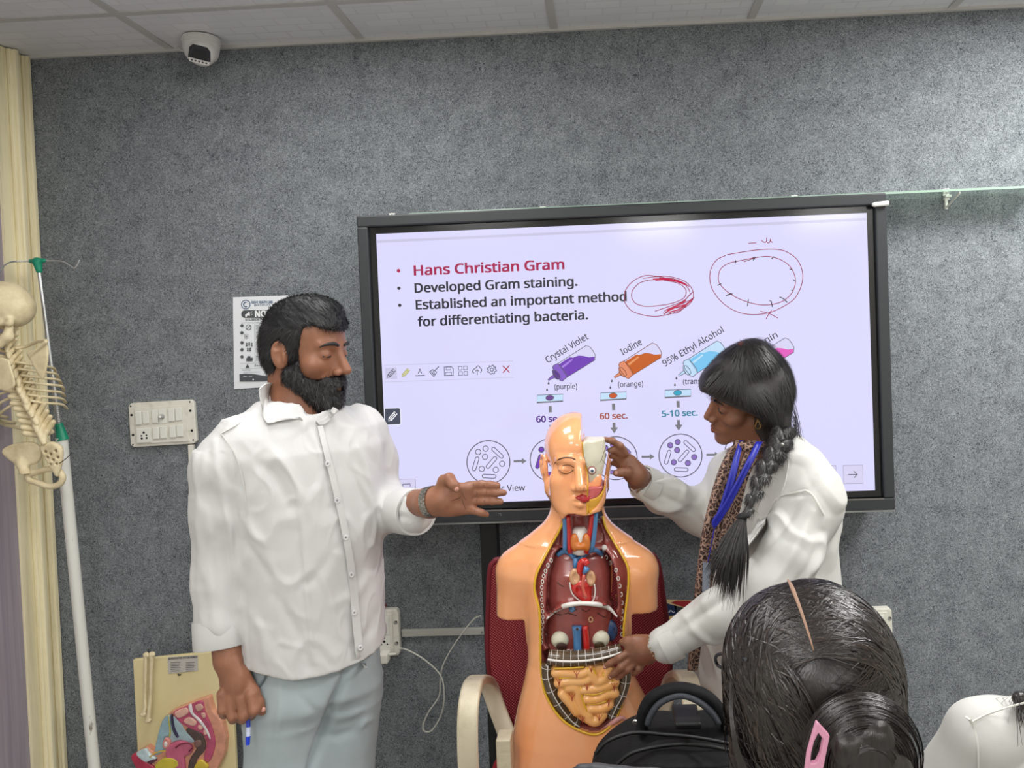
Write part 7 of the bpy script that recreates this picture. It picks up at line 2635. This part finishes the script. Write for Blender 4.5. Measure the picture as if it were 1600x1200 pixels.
bt_ = (at(1345, 1125, -1.74) - HC) / HRAD
paths, paths2 = [], []
for k in range(3400):
    s_ = rg_.random()
    a = np.array([-.20 + .04 * rg_.normal() * .3, .15 - 1.15 * s_, 1.0 - .35 * s_])
    side = -1 if rg_.random() < .5 else 1
    if side < 0:
        m1 = np.array([-.85, .35 - 1.2 * rg_.random(), .35 + .3 * rg_.normal()])
        m2 = np.array([-.80 + .5 * rg_.random(), -.75, -.35 + .25 * rg_.normal()])
        e = np.array([-.15 + .5 * rg_.random(), -1.0, -1.0])
    else:
        m1 = np.array([.55 + .2 * rg_.random(), .3 - 1.1 * rg_.random(), .55 + .2 * rg_.normal()])
        m2 = np.array([.80, -.55, -.05 + .3 * rg_.normal()])
        e = bt_ + rg_.normal(0, .16, 3)
    P = spline([a / np.linalg.norm(a), m1 / np.linalg.norm(m1), m2 / np.linalg.norm(m2), e / np.linalg.norm(e)], 5)
    h = .985 + .03 * rg_.random() * np.sin(np.linspace(0, math.pi, len(P)))[:, None]
    P = np.array([on_hair(d) for d in P])
    P = HC + (P - HC) * h
    P[-5:] += (P[-5:] - HC) * np.array([0, 0.03, .06]) * np.linspace(0, 1, 5)[:, None] * (1 if side < 0 else 0)
    (paths if rg_.random() < .86 else paths2).append(P)
locks('hair_strands', paths, .0018, M_HAIR3, stu, ctr=HC, jit=.22)
locks('highlight_strands', paths2, .0012, M_HAIR3B, stu, ctr=HC, jit=.25)  # highlights on the hair put in as paler coloured strands
paths = []
for k in range(700):
    t = rg_.random() * 6.28
    r0 = .35 + .7 * rg_.random()
    q = [bunc + np.array([.052 * r0 * math.cos(t + u), -.034 * math.sqrt(max(0, 1.12 - r0 * r0)) - .003, .055 * r0 * math.sin(t + u)]) for u in np.linspace(0, 1.6, 9)]
    paths.append(q)
locks('bun_strands', paths, .0015, M_HAIR3, stu, ctr=bunc, jit=.2)
paths = []
for k in range(90):
    e = rg_.random(3)
    x = 1392 + 14 * e[0]
    paths.append(spline([at(1385 + 8 * e[0], 1010 + 60 * e[1], -1.64), at(x + 6, 1080 + 30 * e[1], -1.65), at(x + 10, 1140, -1.66 - .03 * e[2]), at(x + 22 + 14 * e[2], 1215, -1.67)], 3))
for k in range(60):
    e = rg_.random(3)
    paths.append(spline([at(1140 + 6 * e[0], 1060 + 40 * e[1], -1.68), at(1140 + 5 * e[0], 1120, -1.70), at(1148 + 8 * e[2], 1175, -1.71), at(1160 + 22 * e[0], 1230, -1.71)], 3))
locks('loose_locks', paths, .0012, M_HAIR3, stu)
# scalp showing in the parting
P = [on_hair(np.array([-.20, .12 - 1.0 * u, 1.0 - .34 * u])) for u in np.linspace(0, 1, 12)]
P = [HC + (p - HC) * 1.012 for p in P]
MB().tube(P, np.interp(np.linspace(0, 1, 12), [0, .25, 1], [.0012, .0026, .0008]), 6, flat=.4).build('hair_parting', mat('scalp', C(150, 118, 98), .7), stu, smooth=180)
# pink clip and glasses
M_CLIP = mat('pink_plastic', C(216, 150, 178), .3)
YK = -1.80
ck = MB()
outer = [(1277, 1128), (1297, 1150), (1291, 1180), (1284, 1215), (1257, 1220), (1262, 1180), (1268, 1158)]
inner = [(1279, 1146), (1287, 1156), (1282, 1180), (1276, 1192), (1266, 1193), (1268, 1176), (1272, 1160)]
A_ = [at(x, y, YK) for x, y in outer]
B_ = [at(x, y, YK) for x, y in inner]
n_ = len(A_)
th_ = np.array([0, .006, 0])
ck.add(A_ + B_ + [p + th_ for p in A_] + [p + th_ for p in B_], [(i, (i + 1) % n_, n_ + (i + 1) % n_, n_ + i) for i in range(n_)] + [(2 * n_ + i, 3 * n_ + i, 3 * n_ + (i + 1) % n_, 2 * n_ + (i + 1) % n_) for i in range(n_)]
       + [(i, 2 * n_ + i, 2 * n_ + (i + 1) % n_, (i + 1) % n_) for i in range(n_)] + [(n_ + i, n_ + (i + 1) % n_, 3 * n_ + (i + 1) % n_, 3 * n_ + i) for i in range(n_)])
tag(ck.build('hair_clip', M_CLIP, stu, bevel=.0012), 'pink open-frame hair clip')
gl = MB()
gl.tube(spline([at(1128, 1021, -1.60), at(1120, 1024, -1.59), at(1118, 1031, -1.585), at(1122, 1040, -1.585), at(1130, 1044, -1.59)], 5), .0019, 8)
gl.tube([at(1128, 1021, -1.60), at(1165, 1030, -1.68)], .0018, 8)
tag(gl.build('spectacles', mat('dark_metal', C(60, 60, 64), .25, metal=.8), stu, smooth=60), 'dark metal spectacle frame')
plain_chair(sn[0], sn[1] + .05, 'grey plastic chair under the seated student with the bun', .43)

# ------------------------------------------------------------------ student at the right edge
R_Y = -1.40
st2 = empty('person', (at(1690, 1200, R_Y)[0], R_Y, 0), 'student in a white coat cut off at the lower right edge', 'person')
r_sh, r_nk = at(1556, 1160, R_Y - .02), at(1700, 1096, R_Y)
r_o = at(1722, 1012, R_Y + .12)
v5 = Vol(np.array([at(1440, 1200, R_Y)[0] - .05, R_Y - .25, .40]), np.array([at(1800, 1000, R_Y)[0] + .08, R_Y + .45, r_o[2] + .13]), .009, [(2, r_o[2] - .12, r_o[2] + .13, .006)])
add_head(v5, r_o, frame((-.3, .95, -.1)), .9, female=True)
v5.cone(r_o + np.array([0, -.02, -.04]), np.array([r_nk[0], R_Y + .02, r_nk[2] - .06]), .045, .042, .03)
cz = r_sh[2]
rows = [((r_nk[0], R_Y, r_nk[2] - .05), .05, .045), ((r_nk[0], R_Y, cz - .02), .09, .06), ((r_nk[0], R_Y + .02, cz - .2), .11, .08), ((r_nk[0], R_Y + .03, .50), .13, .10)]
v5.loft(rows, (1, 0), k=.03)
for q in (-1, 1):
    v5.chain([(r_nk[0] + q * .10, R_Y, cz), (r_nk[0] + q * .17, R_Y + .02, cz - .16), (r_nk[0] + q * .14, R_Y + .22, cz - .22)], [.035, .032, .027], .03)
    v5.ell((r_nk[0] + q * .13, R_Y + .27, cz - .22), (.03, .05, .016), None, .02)
    v5.chain([(r_nk[0] + q * .08, R_Y + .03, .50), (r_nk[0] + q * .10, R_Y + .38, .49)], [.07, .055], .03)
V_, Q_ = v5.mesh()
npmesh('body', V_, Q_, M_SKIN3, st2)
v6 = Vol(np.array([at(1440, 1200, R_Y)[0] - .05, R_Y - .25, .42]), np.array([at(1800, 1000, R_Y)[0] + .08, R_Y + .35, r_nk[2] + .02]), .0055)
rows = [((r_nk[0], R_Y, r_nk[2] - .02), .07, .06), ((r_nk[0], R_Y, r_nk[2] - .055), .13, .085), ((r_nk[0] - .01, R_Y, cz - .02), .155, .10), ((r_nk[0], R_Y + .02, cz - .2), .16, .12), ((r_nk[0], R_Y + .03, .46), .18, .13)]
v6.loft(rows, (1, 0), k=.03)
v6.chain([at(1660, 1140, R_Y), at(1556, 1141, R_Y - .02), at(1536, 1150, R_Y - .03), at(1462, 1275, R_Y + .02)], [.045, .040, .045, .055], .012)
v6.chain([(r_nk[0] + .11, R_Y, cz + .01), (r_nk[0] + .17, R_Y + .02, cz - .16), (r_nk[0] + .14, R_Y + .2, cz - .22)], [.055, .05, .043], .03)
V_, Q_ = v6.mesh()
V_ = relax(V_, Q_, 2)
V_ = V_ + vnormals(V_, Q_) * (.004 * fbm(V_ * 11, 2))[:, None]
npmesh('coat', V_, Q_, M_COAT, st2)
drape('shoulder_seam', v6, [(1507, 1120), (1518, 1130), (1526, 1160), (1528, 1210)], [(1510, 1118), (1521, 1129), (1529, 1160), (1531, 1210)], .002, .002, MATS['coat_seam'], st2, 12, 2, R_Y - .06)
drape('yoke_seam', v6, [(1516, 1130), (1545, 1115), (1600, 1098), (1640, 1092)], [(1517, 1132), (1546, 1117), (1600, 1100), (1640, 1094)], .002, .002, MATS['coat_seam'], st2, 12, 2, R_Y - .06)
v7 = Vol(r_o - np.array([.22, .24, .2]), r_o + .17, .005)
v7.ell(r_o + np.array([0, -.015, .035]), (.086, .10, .092), None, 0)
v7.cone(r_o + np.array([0, -.05, 0]), np.array([r_nk[0] + .0, R_Y + .0, r_nk[2] - .02]), .068, .05, .04)
v7.cone(r_o + np.array([-.03, -.06, -.08]), at(1593, 1092, R_Y - .05), .03, .010, .02)
V_, Q_ = v7.mesh()
npmesh('hair', V_, Q_, M_HAIR3, st2)
strands('hair_strands', V_, Q_, lambda P: np.array([0, -.3, -1.0]) + 0 * P, 4000, .05, .0016, M_HAIR3, st2, .02, 21, .1)
for q in (-1, 1):
    MB().tube(spline([(r_nk[0] + q * .08, R_Y + .03, .50), (r_nk[0] + q * .10, R_Y + .38, .49), (r_nk[0] + q * .10, R_Y + .43, .43), (r_nk[0] + q * .10, R_Y + .42, .06)], 5), .07, 16).build('trouser_leg', MATS['dark_trouser'], st2, smooth=60)
plain_chair(r_nk[0] + .05, R_Y + .10, 'grey plastic chair under the student at the right edge', .42)

# ================================================================== LEFT SIDE: drip stand, skeleton, pelvis board
M_CHROME = mat('chrome', C(206, 208, 208), .25, metal=.75)
M_GREEN = mat('green_plastic', C(18, 142, 110), .35)
M_WPOLE = mat('worn_white_paint', C(222, 222, 214), .4, noise=(22, C(120, 110, 98), .66, .74, (2, 2, .5)))
YI = -0.14
iv = empty('drip_stand', (at(160, 1300, YI)[0], YI, 0), 'white and chrome drip stand with green joints and wire hooks', 'drip stand')
tp_, jn = at(61, 424, YI), at(92.5, 664, YI)
dirv = (at(147, 1200, YI) - at(97, 690, YI))
dirv /= np.linalg.norm(dirv)
bt0 = at(97, 686, YI)
btm = bt0 + dirv * ((bt0[2] - .10) / -dirv[2])
MB().tube([tp_, jn], .0055, 12).build('chrome_rod', M_CHROME, iv, smooth=60)
sp_a, sp_b = at(87, 622, YI), at(92.3, 662, YI)
MB().tube([sp_a + (sp_b - sp_a) * t + .0072 * np.array([math.cos(t * 75), math.sin(t * 75), 0]) for t in np.linspace(0, 1, 150)], .0017, 5).build('spring', M_CHROME, iv, smooth=180)
MB().tube([at(91.5, 662, YI), at(95, 675, YI), at(98, 688, YI)], [.0105, .014, .0175], 14).build('green_sleeve', M_GREEN, iv, smooth=60)
MB().tube([at(96, 684, YI), btm], .0165, 16).build('white_pole', M_WPOLE, iv, smooth=60)
vgn = Vol(at(40, 435, YI) - np.array([0, .03, 0]), at(76, 398, YI) + np.array([0, .03, 0]), .0024)
vgn.cone(at(48, 408, YI), at(69, 407, YI), .0065, .0065, .006)
vgn.cone(at(58, 409, YI), at(61, 423, YI), .013, .0085, .008)
V_, Q_ = vgn.mesh()
npmesh('green_head', V_, Q_, M_GREEN, iv)
MB().tube(spline([at(68, 407.5, YI), at(96, 408, YI), at(108, 414, YI), at(116, 418.5, YI), at(121, 414, YI), at(124.5, 406.5, YI)], 5), .0024, 8).build('wire_hook', M_CHROME, iv, smooth=180)
MB().tube(spline([at(49, 408, YI), at(20, 409, YI - .04), at(8, 414, YI - .09), at(0, 424, YI - .13), at(-3, 432, YI - .14), at(-1, 437, YI - .14)], 5), .0024, 8).build('wire_hook', M_CHROME, iv, smooth=180)
for k in range(4):
    a_ = k * math.pi / 2 + .5
    tip = btm + np.array([.12 * math.cos(a_) * (1 if math.cos(a_) < 0 else .35), .10 * math.sin(a_) - .02, -.055])
    MB().tube([btm, tip], [.014, .010], 10).build('foot_spoke', M_WPOLE, iv, smooth=60)
    MB().lathe([(.02, -.008), (.022, 0), (.02, .008)], tip + np.array([0, 0, -.022]), (math.sin(a_), -math.cos(a_), 0), 14).build('castor', MATS['chair_black'], iv, smooth=40)

# ------------------------------------------------------------------ skeleton hanging from the stand
M_BON = mat('old_bone', C(226, 212, 174), .5, noise=(24, C(196, 178, 138), .4, .75, (1, 1, 1)), bump=(60, .25, (1, 1, 1)))
YK_ = -0.29
sk = empty('skeleton', at(90, 770, YK_), 'hanging ivory skeleton seen from behind at the left edge', 'skeleton')


def K_(px, py, dy=0.0):
    return at(px, py, YK_ + dy)


vs9 = Vol(K_(-60, 560) - np.array([0, .12, 0]), K_(60, 425) + np.array([0, .12, 0]), .0032)
vs9.ell(K_(4, 476), (.078, .068, .066), None, 0)
vs9.ell(K_(24, 484, -.005), (.044, .05, .046), None, .02)
vs9.ell(K_(-25, 500, -.01), (.04, .045, .035), None, .02)
vs9.cone(K_(6, 504, -.05), K_(-25, 505, -.06), .008, .009, .01)
vs9.ell(K_(14, 503, -.05), (.012, .012, .014), None, .008)
vs9.ell(K_(2, 500, -.068), (.02, .012, .009), None, .006, 'sub')
V_, Q_ = vs9.mesh()
npmesh('skull', V_, Q_, M_BON, sk)
vj = Vol(K_(-60, 560) - np.array([0, .12, 0]), K_(40, 495) + np.array([0, .12, 0]), .0032)
vj.chain([K_(15, 507, -.04), K_(12, 526, -.045), K_(-2, 536, -.05), K_(-40, 540, -.05)], [.009, .013, .013, .013], .008)
V_, Q_ = vj.mesh()
npmesh('jaw', V_, Q_, M_BON, sk)
# one vertebra, copied down the spine
vv1 = Vol((-.05, -.06, -.04), (.05, .04, .04), .0026)
vv1.put(lambda X, Y, Z: np.maximum(np.sqrt(X ** 2 + ((Y - .008) * 1.2) ** 2) - .015 - .10 * Z ** 2 / .01, np.abs(Z) - .0085), (-.03, -.03, -.02), (.03, .03, .02), 0)
for q in (-1, 1):
    vv1.cone((q * .008, -.010, .0), (q * .027, -.016, .013), .0068, .0056, .006)
    vv1.cone((q * .006, -.014, .0), (0, -.026, -.010), .006, .006, .006)
vv1.cone((0, -.022, -.004), (0, -.034, -.020), .0066, .0050, .006)
Vv, Qv = vv1.mesh()
sp_px = spline([(17, 512), (15, 524), (15, 537), (18, 551), (23, 570), (30, 589), (36, 606), (43.5, 623), (52, 638), (59, 652), (65, 667), (71, 681)], 8)
Ls = np.r_[0, np.cumsum(np.linalg.norm(np.diff(sp_px, axis=0), axis=1))]
nV = 17
vme = None
VERT = []
for k in range(nV):
    u = (k + .5) / nV * Ls[-1]
    px, py = np.interp(u, Ls, sp_px[:, 0]), np.interp(u, Ls, sp_px[:, 1])
    p = K_(px, py)
    q = K_(np.interp(u + 6, Ls, sp_px[:, 0]), np.interp(u + 6, Ls, sp_px[:, 1]))
    VERT.append(p)
    if vme is None:
        o = npmesh('vertebra', Vv, Qv, M_BON, sk)
        vme = o.data
    else:
        o = bpy.data.objects.new('vertebra', vme)
        COL.objects.link(o)
        o.parent = sk
    tilt = math.atan2(q[0] - p[0], p[2] - q[2])
    o.rotation_euler = (0.1 * math.sin(k), -tilt, .35 + .06 * math.sin(k * 2.1))
    sc_ = np.interp(k, [0, 4, 10, 16], [.75, .98, 1.15, 1.35])
    o.scale = (sc_, sc_, sc_)
    o.location = tuple(p - np.array(sk.location))
MB().tube(list(VERT), .005, 8).build('spine_rod', M_BON, sk, smooth=180)
# ribs
for k in range(7):
    i = 5 + k
    p = VERT[min(i, nV - 1)]
    w = np.interp(k, [0, 3, 6], [1.0, 1.1, .75])
    y0 = (0, 0, 0)
    P = spline([p + np.array([.012, -.01, .004]), p + np.array([.03 * w, -.020, .004]), p + np.array([.056 * w, .0, -.004]), p + np.array([.064 * w, .06, -.014]), p + np.array([.04 * w, .11, -.03])], 5)
    MB().tube(P, .0052, 8, flat=.7).build('rib', M_BON, sk, smooth=180)
    P = spline([p + np.array([-.012, -.01, .004]), p + np.array([-.05 * w, -.026, -.008]), p + np.array([-.11 * w, -.012, -.035]), p + np.array([-.15 * w, .04, -.062]), p + np.array([-.13 * w, .10, -.085])], 5)
    MB().tube(P, .0055, 8, flat=.7).build('rib', M_BON, sk, smooth=180)


def bone_plate(name, pts, dy, th, k=.004, holes=()):
    P = pxz(spline(pts, 4, True), YK_ + dy)
    vv = Vol(np.array([P[:, 0].min() - .02, YK_ + dy - .04, P[:, 1].min() - .02]), np.array([P[:, 0].max() + .02, YK_ + dy + .04, P[:, 1].max() + .02]), .0026)
    prism_cut(vv, P, YK_ + dy - th / 2, YK_ + dy + th / 2, 0, 'add', th * .45)
    for (hx, hy, hr) in holes:
        c_ = K_(hx, hy, dy)
        vv.cone(c_ + np.array([0, -.04, 0]), c_ + np.array([0, .04, 0]), hr, hr, .003, 'sub')
    return vv


for nm, pts, dy in (('shoulder_blade', [(42, 551), (56, 545), (72, 534), (76, 553), (73, 577), (67, 593), (60, 585), (50, 567)], -.045), ('shoulder_blade', [(-30, 560), (10, 560), (18, 575), (24, 598), (20, 606), (8, 611), (-12, 600)], -.05)):
    vv = bone_plate(nm, pts, dy, .007)
    if pts[0][0] > 0:
        vv.cone(K_(46, 556, dy - .006), K_(72, 534, dy - .012), .003, .0055, .006)
    V_, Q_ = vv.mesh()
    npmesh(nm, V_, Q_, M_BON, sk)
MB().tube(spline([K_(24, 545, -.01), K_(42, 541, .0), K_(58, 534, -.02), K_(73, 532, -.05)], 5), .0045, 8).build('collar_bone', M_BON, sk, smooth=180)
vv = bone_plate('hip_bone', [(4, 708), (14, 696), (41, 690), (58, 693), (66, 706), (60, 722), (46, 727), (30, 728)], -.02, .012)
vv.chain([K_(34, 724, -.02), K_(40, 742, -.03), K_(47, 764, -.035)], [.014, .012, .009], .012)
V_, Q_ = vv.mesh()
npmesh('hip_bone', V_, Q_, M_BON, sk)
vv = Vol(K_(25, 790) - np.array([0, .07, 0]), K_(110, 715) + np.array([0, .07, 0]), .0026)
lp = spline([(44, 742), (58, 738), (74, 733), (90, 735), (98, 746), (92, 757), (76, 760), (58, 754), (46, 750)], 4, True)
P = [K_(x, y, -.02) for x, y in lp]
for i in range(len(P)):
    vv.cone(P[i], P[(i + 1) % len(P)], .0075, .0075, .004)
V_, Q_ = vv.mesh()
npmesh('pubic_bone', V_, Q_, M_BON, sk)
hol = [(74, 705, .004), (82, 709, .004), (90, 704, .004), (77, 714, .004), (86, 718, .0038), (93, 714, .0038), (82, 725, .0036), (91, 724, .0034)]
vv = bone_plate('sacrum', [(63, 699), (74, 692), (84, 690), (97, 699), (98, 716), (95, 732), (90, 745), (83, 736), (74, 720)], -.03, .018, holes=hol)
V_, Q_ = vv.mesh()
npmesh('sacrum', V_, Q_, M_BON, sk)
MB().tube([K_(93, 724, -.045), K_(104, 716, -.05), K_(113, 707, -.052)], .0012, 6).build('wire', MATS['stand_black'], sk)

# ------------------------------------------------------------------ board with the pelvis model
YP = -0.10
M_BOARD = mat('cream_board', C(228, 214, 166), .5, noise=(4, C(218, 203, 152), .4, .7, (1, 1, 1)))
pb = empty('anatomy_board', (at(285, 1200, YP)[0], YP, 0), 'cream board with a painted pelvis section model leaning by the wall', 'anatomical model')
z7 = lambda x, y: (200 + x / 6.318, 1010 + y / 6.318)
tl, tr = at(207.5, 1031, YP), at(360, 1014, YP)
MB().prism([(tl[0], YP, 0), (tr[0], YP, 0), (tr[0], YP, tr[2] - .004), (tl[0], YP, tl[2])], (0, .014, 0)).build('board', M_BOARD, pb, bevel=.002)


def relief(name, pts, col, y0, th, m=None, rnd=.003, sp=True):
    q = spline([z7(*p) for p in pts], 3, True) if sp else [z7(*p) for p in pts]
    P = pxz(q, YP)
    vv = Vol(np.array([P[:, 0].min() - .02, YP - y0 - th - .02, P[:, 1].min() - .02]), np.array([P[:, 0].max() + .02, YP - y0 + .03, P[:, 1].max() + .02]), .0024)
    prism_cut(vv, P, YP - y0 - th, YP - y0 + .006, 0, 'add', rnd)
    V_, Q_ = vv.mesh()
    return npmesh(name, V_, Q_, m or mat('pelvis_' + name, C(*col), .25, coat=.5, noise=(30, C(*[int(c * .85) for c in col]), .4, .7, (1, 1, 1))), pb)


BASE = [(465, 605), (650, 528), (830, 465), (868, 600), (965, 720), (1000, 880), (985, 1030), (930, 1140), (880, 1230), (880, 1300), (170, 1300), (120, 1150), (75, 1045), (225, 955), (290, 1005), (350, 840), (385, 700)]
relief('back_flesh', BASE, (222, 156, 128), 0, .022, sp=False)
relief('pelvic_lining', [(390, 700), (470, 640), (560, 720), (610, 800), (700, 900), (650, 915), (560, 890), (480, 912), (430, 960), (395, 1000), (300, 1012)], (166, 190, 196), .020, .004)
relief('sacral_muscle', [(490, 610), (640, 545), (770, 498), (800, 600), (868, 760), (900, 900), (880, 1020), (830, 1105), (785, 1060), (815, 920), (775, 830), (640, 765), (545, 705)], (190, 80, 112), .022, .004)
for P in ([(505, 610), (620, 562), (640, 618), (545, 668)], [(590, 700), (650, 655), (722, 700), (690, 746)], [(706, 545), (760, 526), (788, 570), (732, 602)], [(732, 740), (770, 735), (780, 775), (745, 780)], [(785, 785), (815, 785), (822, 825), (795, 830)], [(762, 620), (800, 615), (812, 655), (785, 668)]):
    relief('vertebra_section', P, (226, 176, 160), .026, .003, MATS.get('pelvis_vertebra_section'))
relief('spinal_canal', [(640, 540), (672, 535), (690, 615), (745, 665), (805, 740), (850, 830), (858, 890), (838, 850), (790, 765), (730, 690), (660, 620)], (228, 222, 222), .026, .003)
relief('bowel_cavity', [(608, 795), (650, 765), (740, 800), (798, 880), (802, 980), (720, 1080), (700, 1200), (690, 1290), (630, 1290), (640, 1090), (712, 970), (690, 890)], (84, 64, 58), .022, .003)
relief('bowel_fold', [(690, 900), (750, 880), (770, 930), (710, 960)], (130, 96, 88), .024, .003)
relief('bladder_wall', [(380, 700), (462, 645), (452, 830), (400, 862), (395, 990), (305, 1012)], (150, 182, 192), .022, .005)
relief('womb', [(425, 965), (480, 912), (560, 888), (640, 908), (684, 970), (655, 1018), (605, 1045), (612, 1150), (600, 1290), (500, 1290), (440, 1080)], (200, 98, 128), .022, .010)
MB().tube(spline([at(*z7(x, y), YP - .034) for x, y in ((470, 1000), (520, 965), (590, 955), (640, 990), (600, 1040))], 4), .0022, 6).build('womb_cavity', mat('pelvis_cavity', C(120, 36, 60), .4), pb, smooth=180)
relief('bladder', [(318, 1135), (370, 1070), (460, 1040), (540, 1070), (545, 1130), (470, 1168), (380, 1180)], (210, 192, 62), .024, .009)
relief('pubic_muscle', [(78, 1045), (150, 1005), (230, 1090), (330, 1170), (360, 1290), (190, 1290), (130, 1160)], (190, 58, 84), .022, .006)
relief('pubic_fascia', [(130, 1008), (225, 962), (260, 1010), (330, 1060), (240, 1095), (190, 1075)], (196, 216, 220), .026, .004)
relief('fat_pad', [(700, 1135), (760, 1070), (838, 1140), (770, 1210), (705, 1200)], (222, 190, 60), .022, .007)
relief('ovary', [(395, 900), (425, 850), (468, 880), (465, 930), (430, 960), (400, 945)], (216, 140, 130), .026, .007)
relief('follicle', [(410, 905), (430, 880), (450, 900), (440, 935), (418, 935)], (230, 226, 220), .032, .003)
relief('blue_vein', [(466, 640), (485, 640), (505, 760), (545, 850), (520, 850), (480, 770)], (40, 36, 72), .024, .005)
relief('yellow_nerve', [(440, 650), (452, 650), (466, 800), (460, 850), (450, 850), (455, 800)], (206, 190, 70), .026, .003)
relief('open_vessel', [(235, 1085), (300, 1050), (335, 1075), (270, 1115)], (90, 40, 60), .028, .002)
MB().tube(spline([at(*z7(x, y), YP - .03) for x, y in ((215, 1095), (250, 1060), (330, 1035), (400, 1030))], 4), .0018, 6).build('yellow_vessel_rim', M_YEL, pb, smooth=180)
# legend card, hook
MB().prism([at(*z7(*p), YP - .0005) for p in ((393, 106), (690, 86), (692, 238), (400, 268))], (0, -.0015, 0)).build('legend_card', mat('legend_paper', C(190, 186, 178), .6), pb)
b_ = MB()
put_text(b_, 'REPRODUCTIVE SYSTEM FEMALE', z7(400, 132), z7(684, 112), 3.0, YP - .0028, .1)
b_.build('legend_title', mat('legend_ink', C(60, 56, 60), .7), pb)
for k in range(6):
    for x0_, x1_ in ((420, 520 - 8 * (k % 3)), (570, 660 - 10 * (k % 2))):
        b_ = MB()
        ribbon(b_, [z7(x0_, 160 + 17 * k), z7(x1_, 156 + 17 * k)], .7, YP - .0028)
        b_.build('legend_line', MATS['legend_ink'], pb)
hk = at(*z7(518, 280), YP)
MB().tube([hk, hk + np.array([0, -.012, .004]), hk + np.array([.003, -.018, .010])], .0022, 8).build('screw_hook', MATS['stand_black'], pb, smooth=60)
bn = empty('forearm_bones', at(*z7(190, 740), YP - .025), 'pair of slender cream forearm bones hanging on the anatomy board', 'bones')
for pts, rr in (([(180, 80), (176, 160), (172, 330), (168, 520), (172, 600), (150, 672)], [.0085, .0058, .0048, .0046, .0056, .0066]), ([(236, 74), (234, 150), (226, 320), (222, 480), (208, 640), (198, 735)], [.0085, .006, .0046, .0046, .0056, .0078])):
    P = spline([at(*z7(*p), YP - .026) for p in pts], 6)
    MB().tube(P, np.interp(np.linspace(0, 1, len(P)), np.linspace(0, 1, len(rr)), rr), 10).build('bone_shaft', M_BON, bn, smooth=180)
    for e in (0, -1):
        c_ = P[e]
        vv = Vol(c_ - .03, c_ + .03, .002)
        vv.ell(c_, (.010, .008, .007), None, 0)
        vv.ell(c_ + np.array([.006, -.003, .003 if e else -.003]), (.005, .005, .005), None, .003)
        V_, Q_ = vv.mesh()
        npmesh('bone_end', V_, Q_, M_BON, bn)
MB().tube([at(*z7(205, 60), YP - .026), at(*z7(205, 40), YP - .01), at(*z7(205, 30), YP + .004)], .0015, 6).build('hanging_wire', MATS['stand_black'], bn)
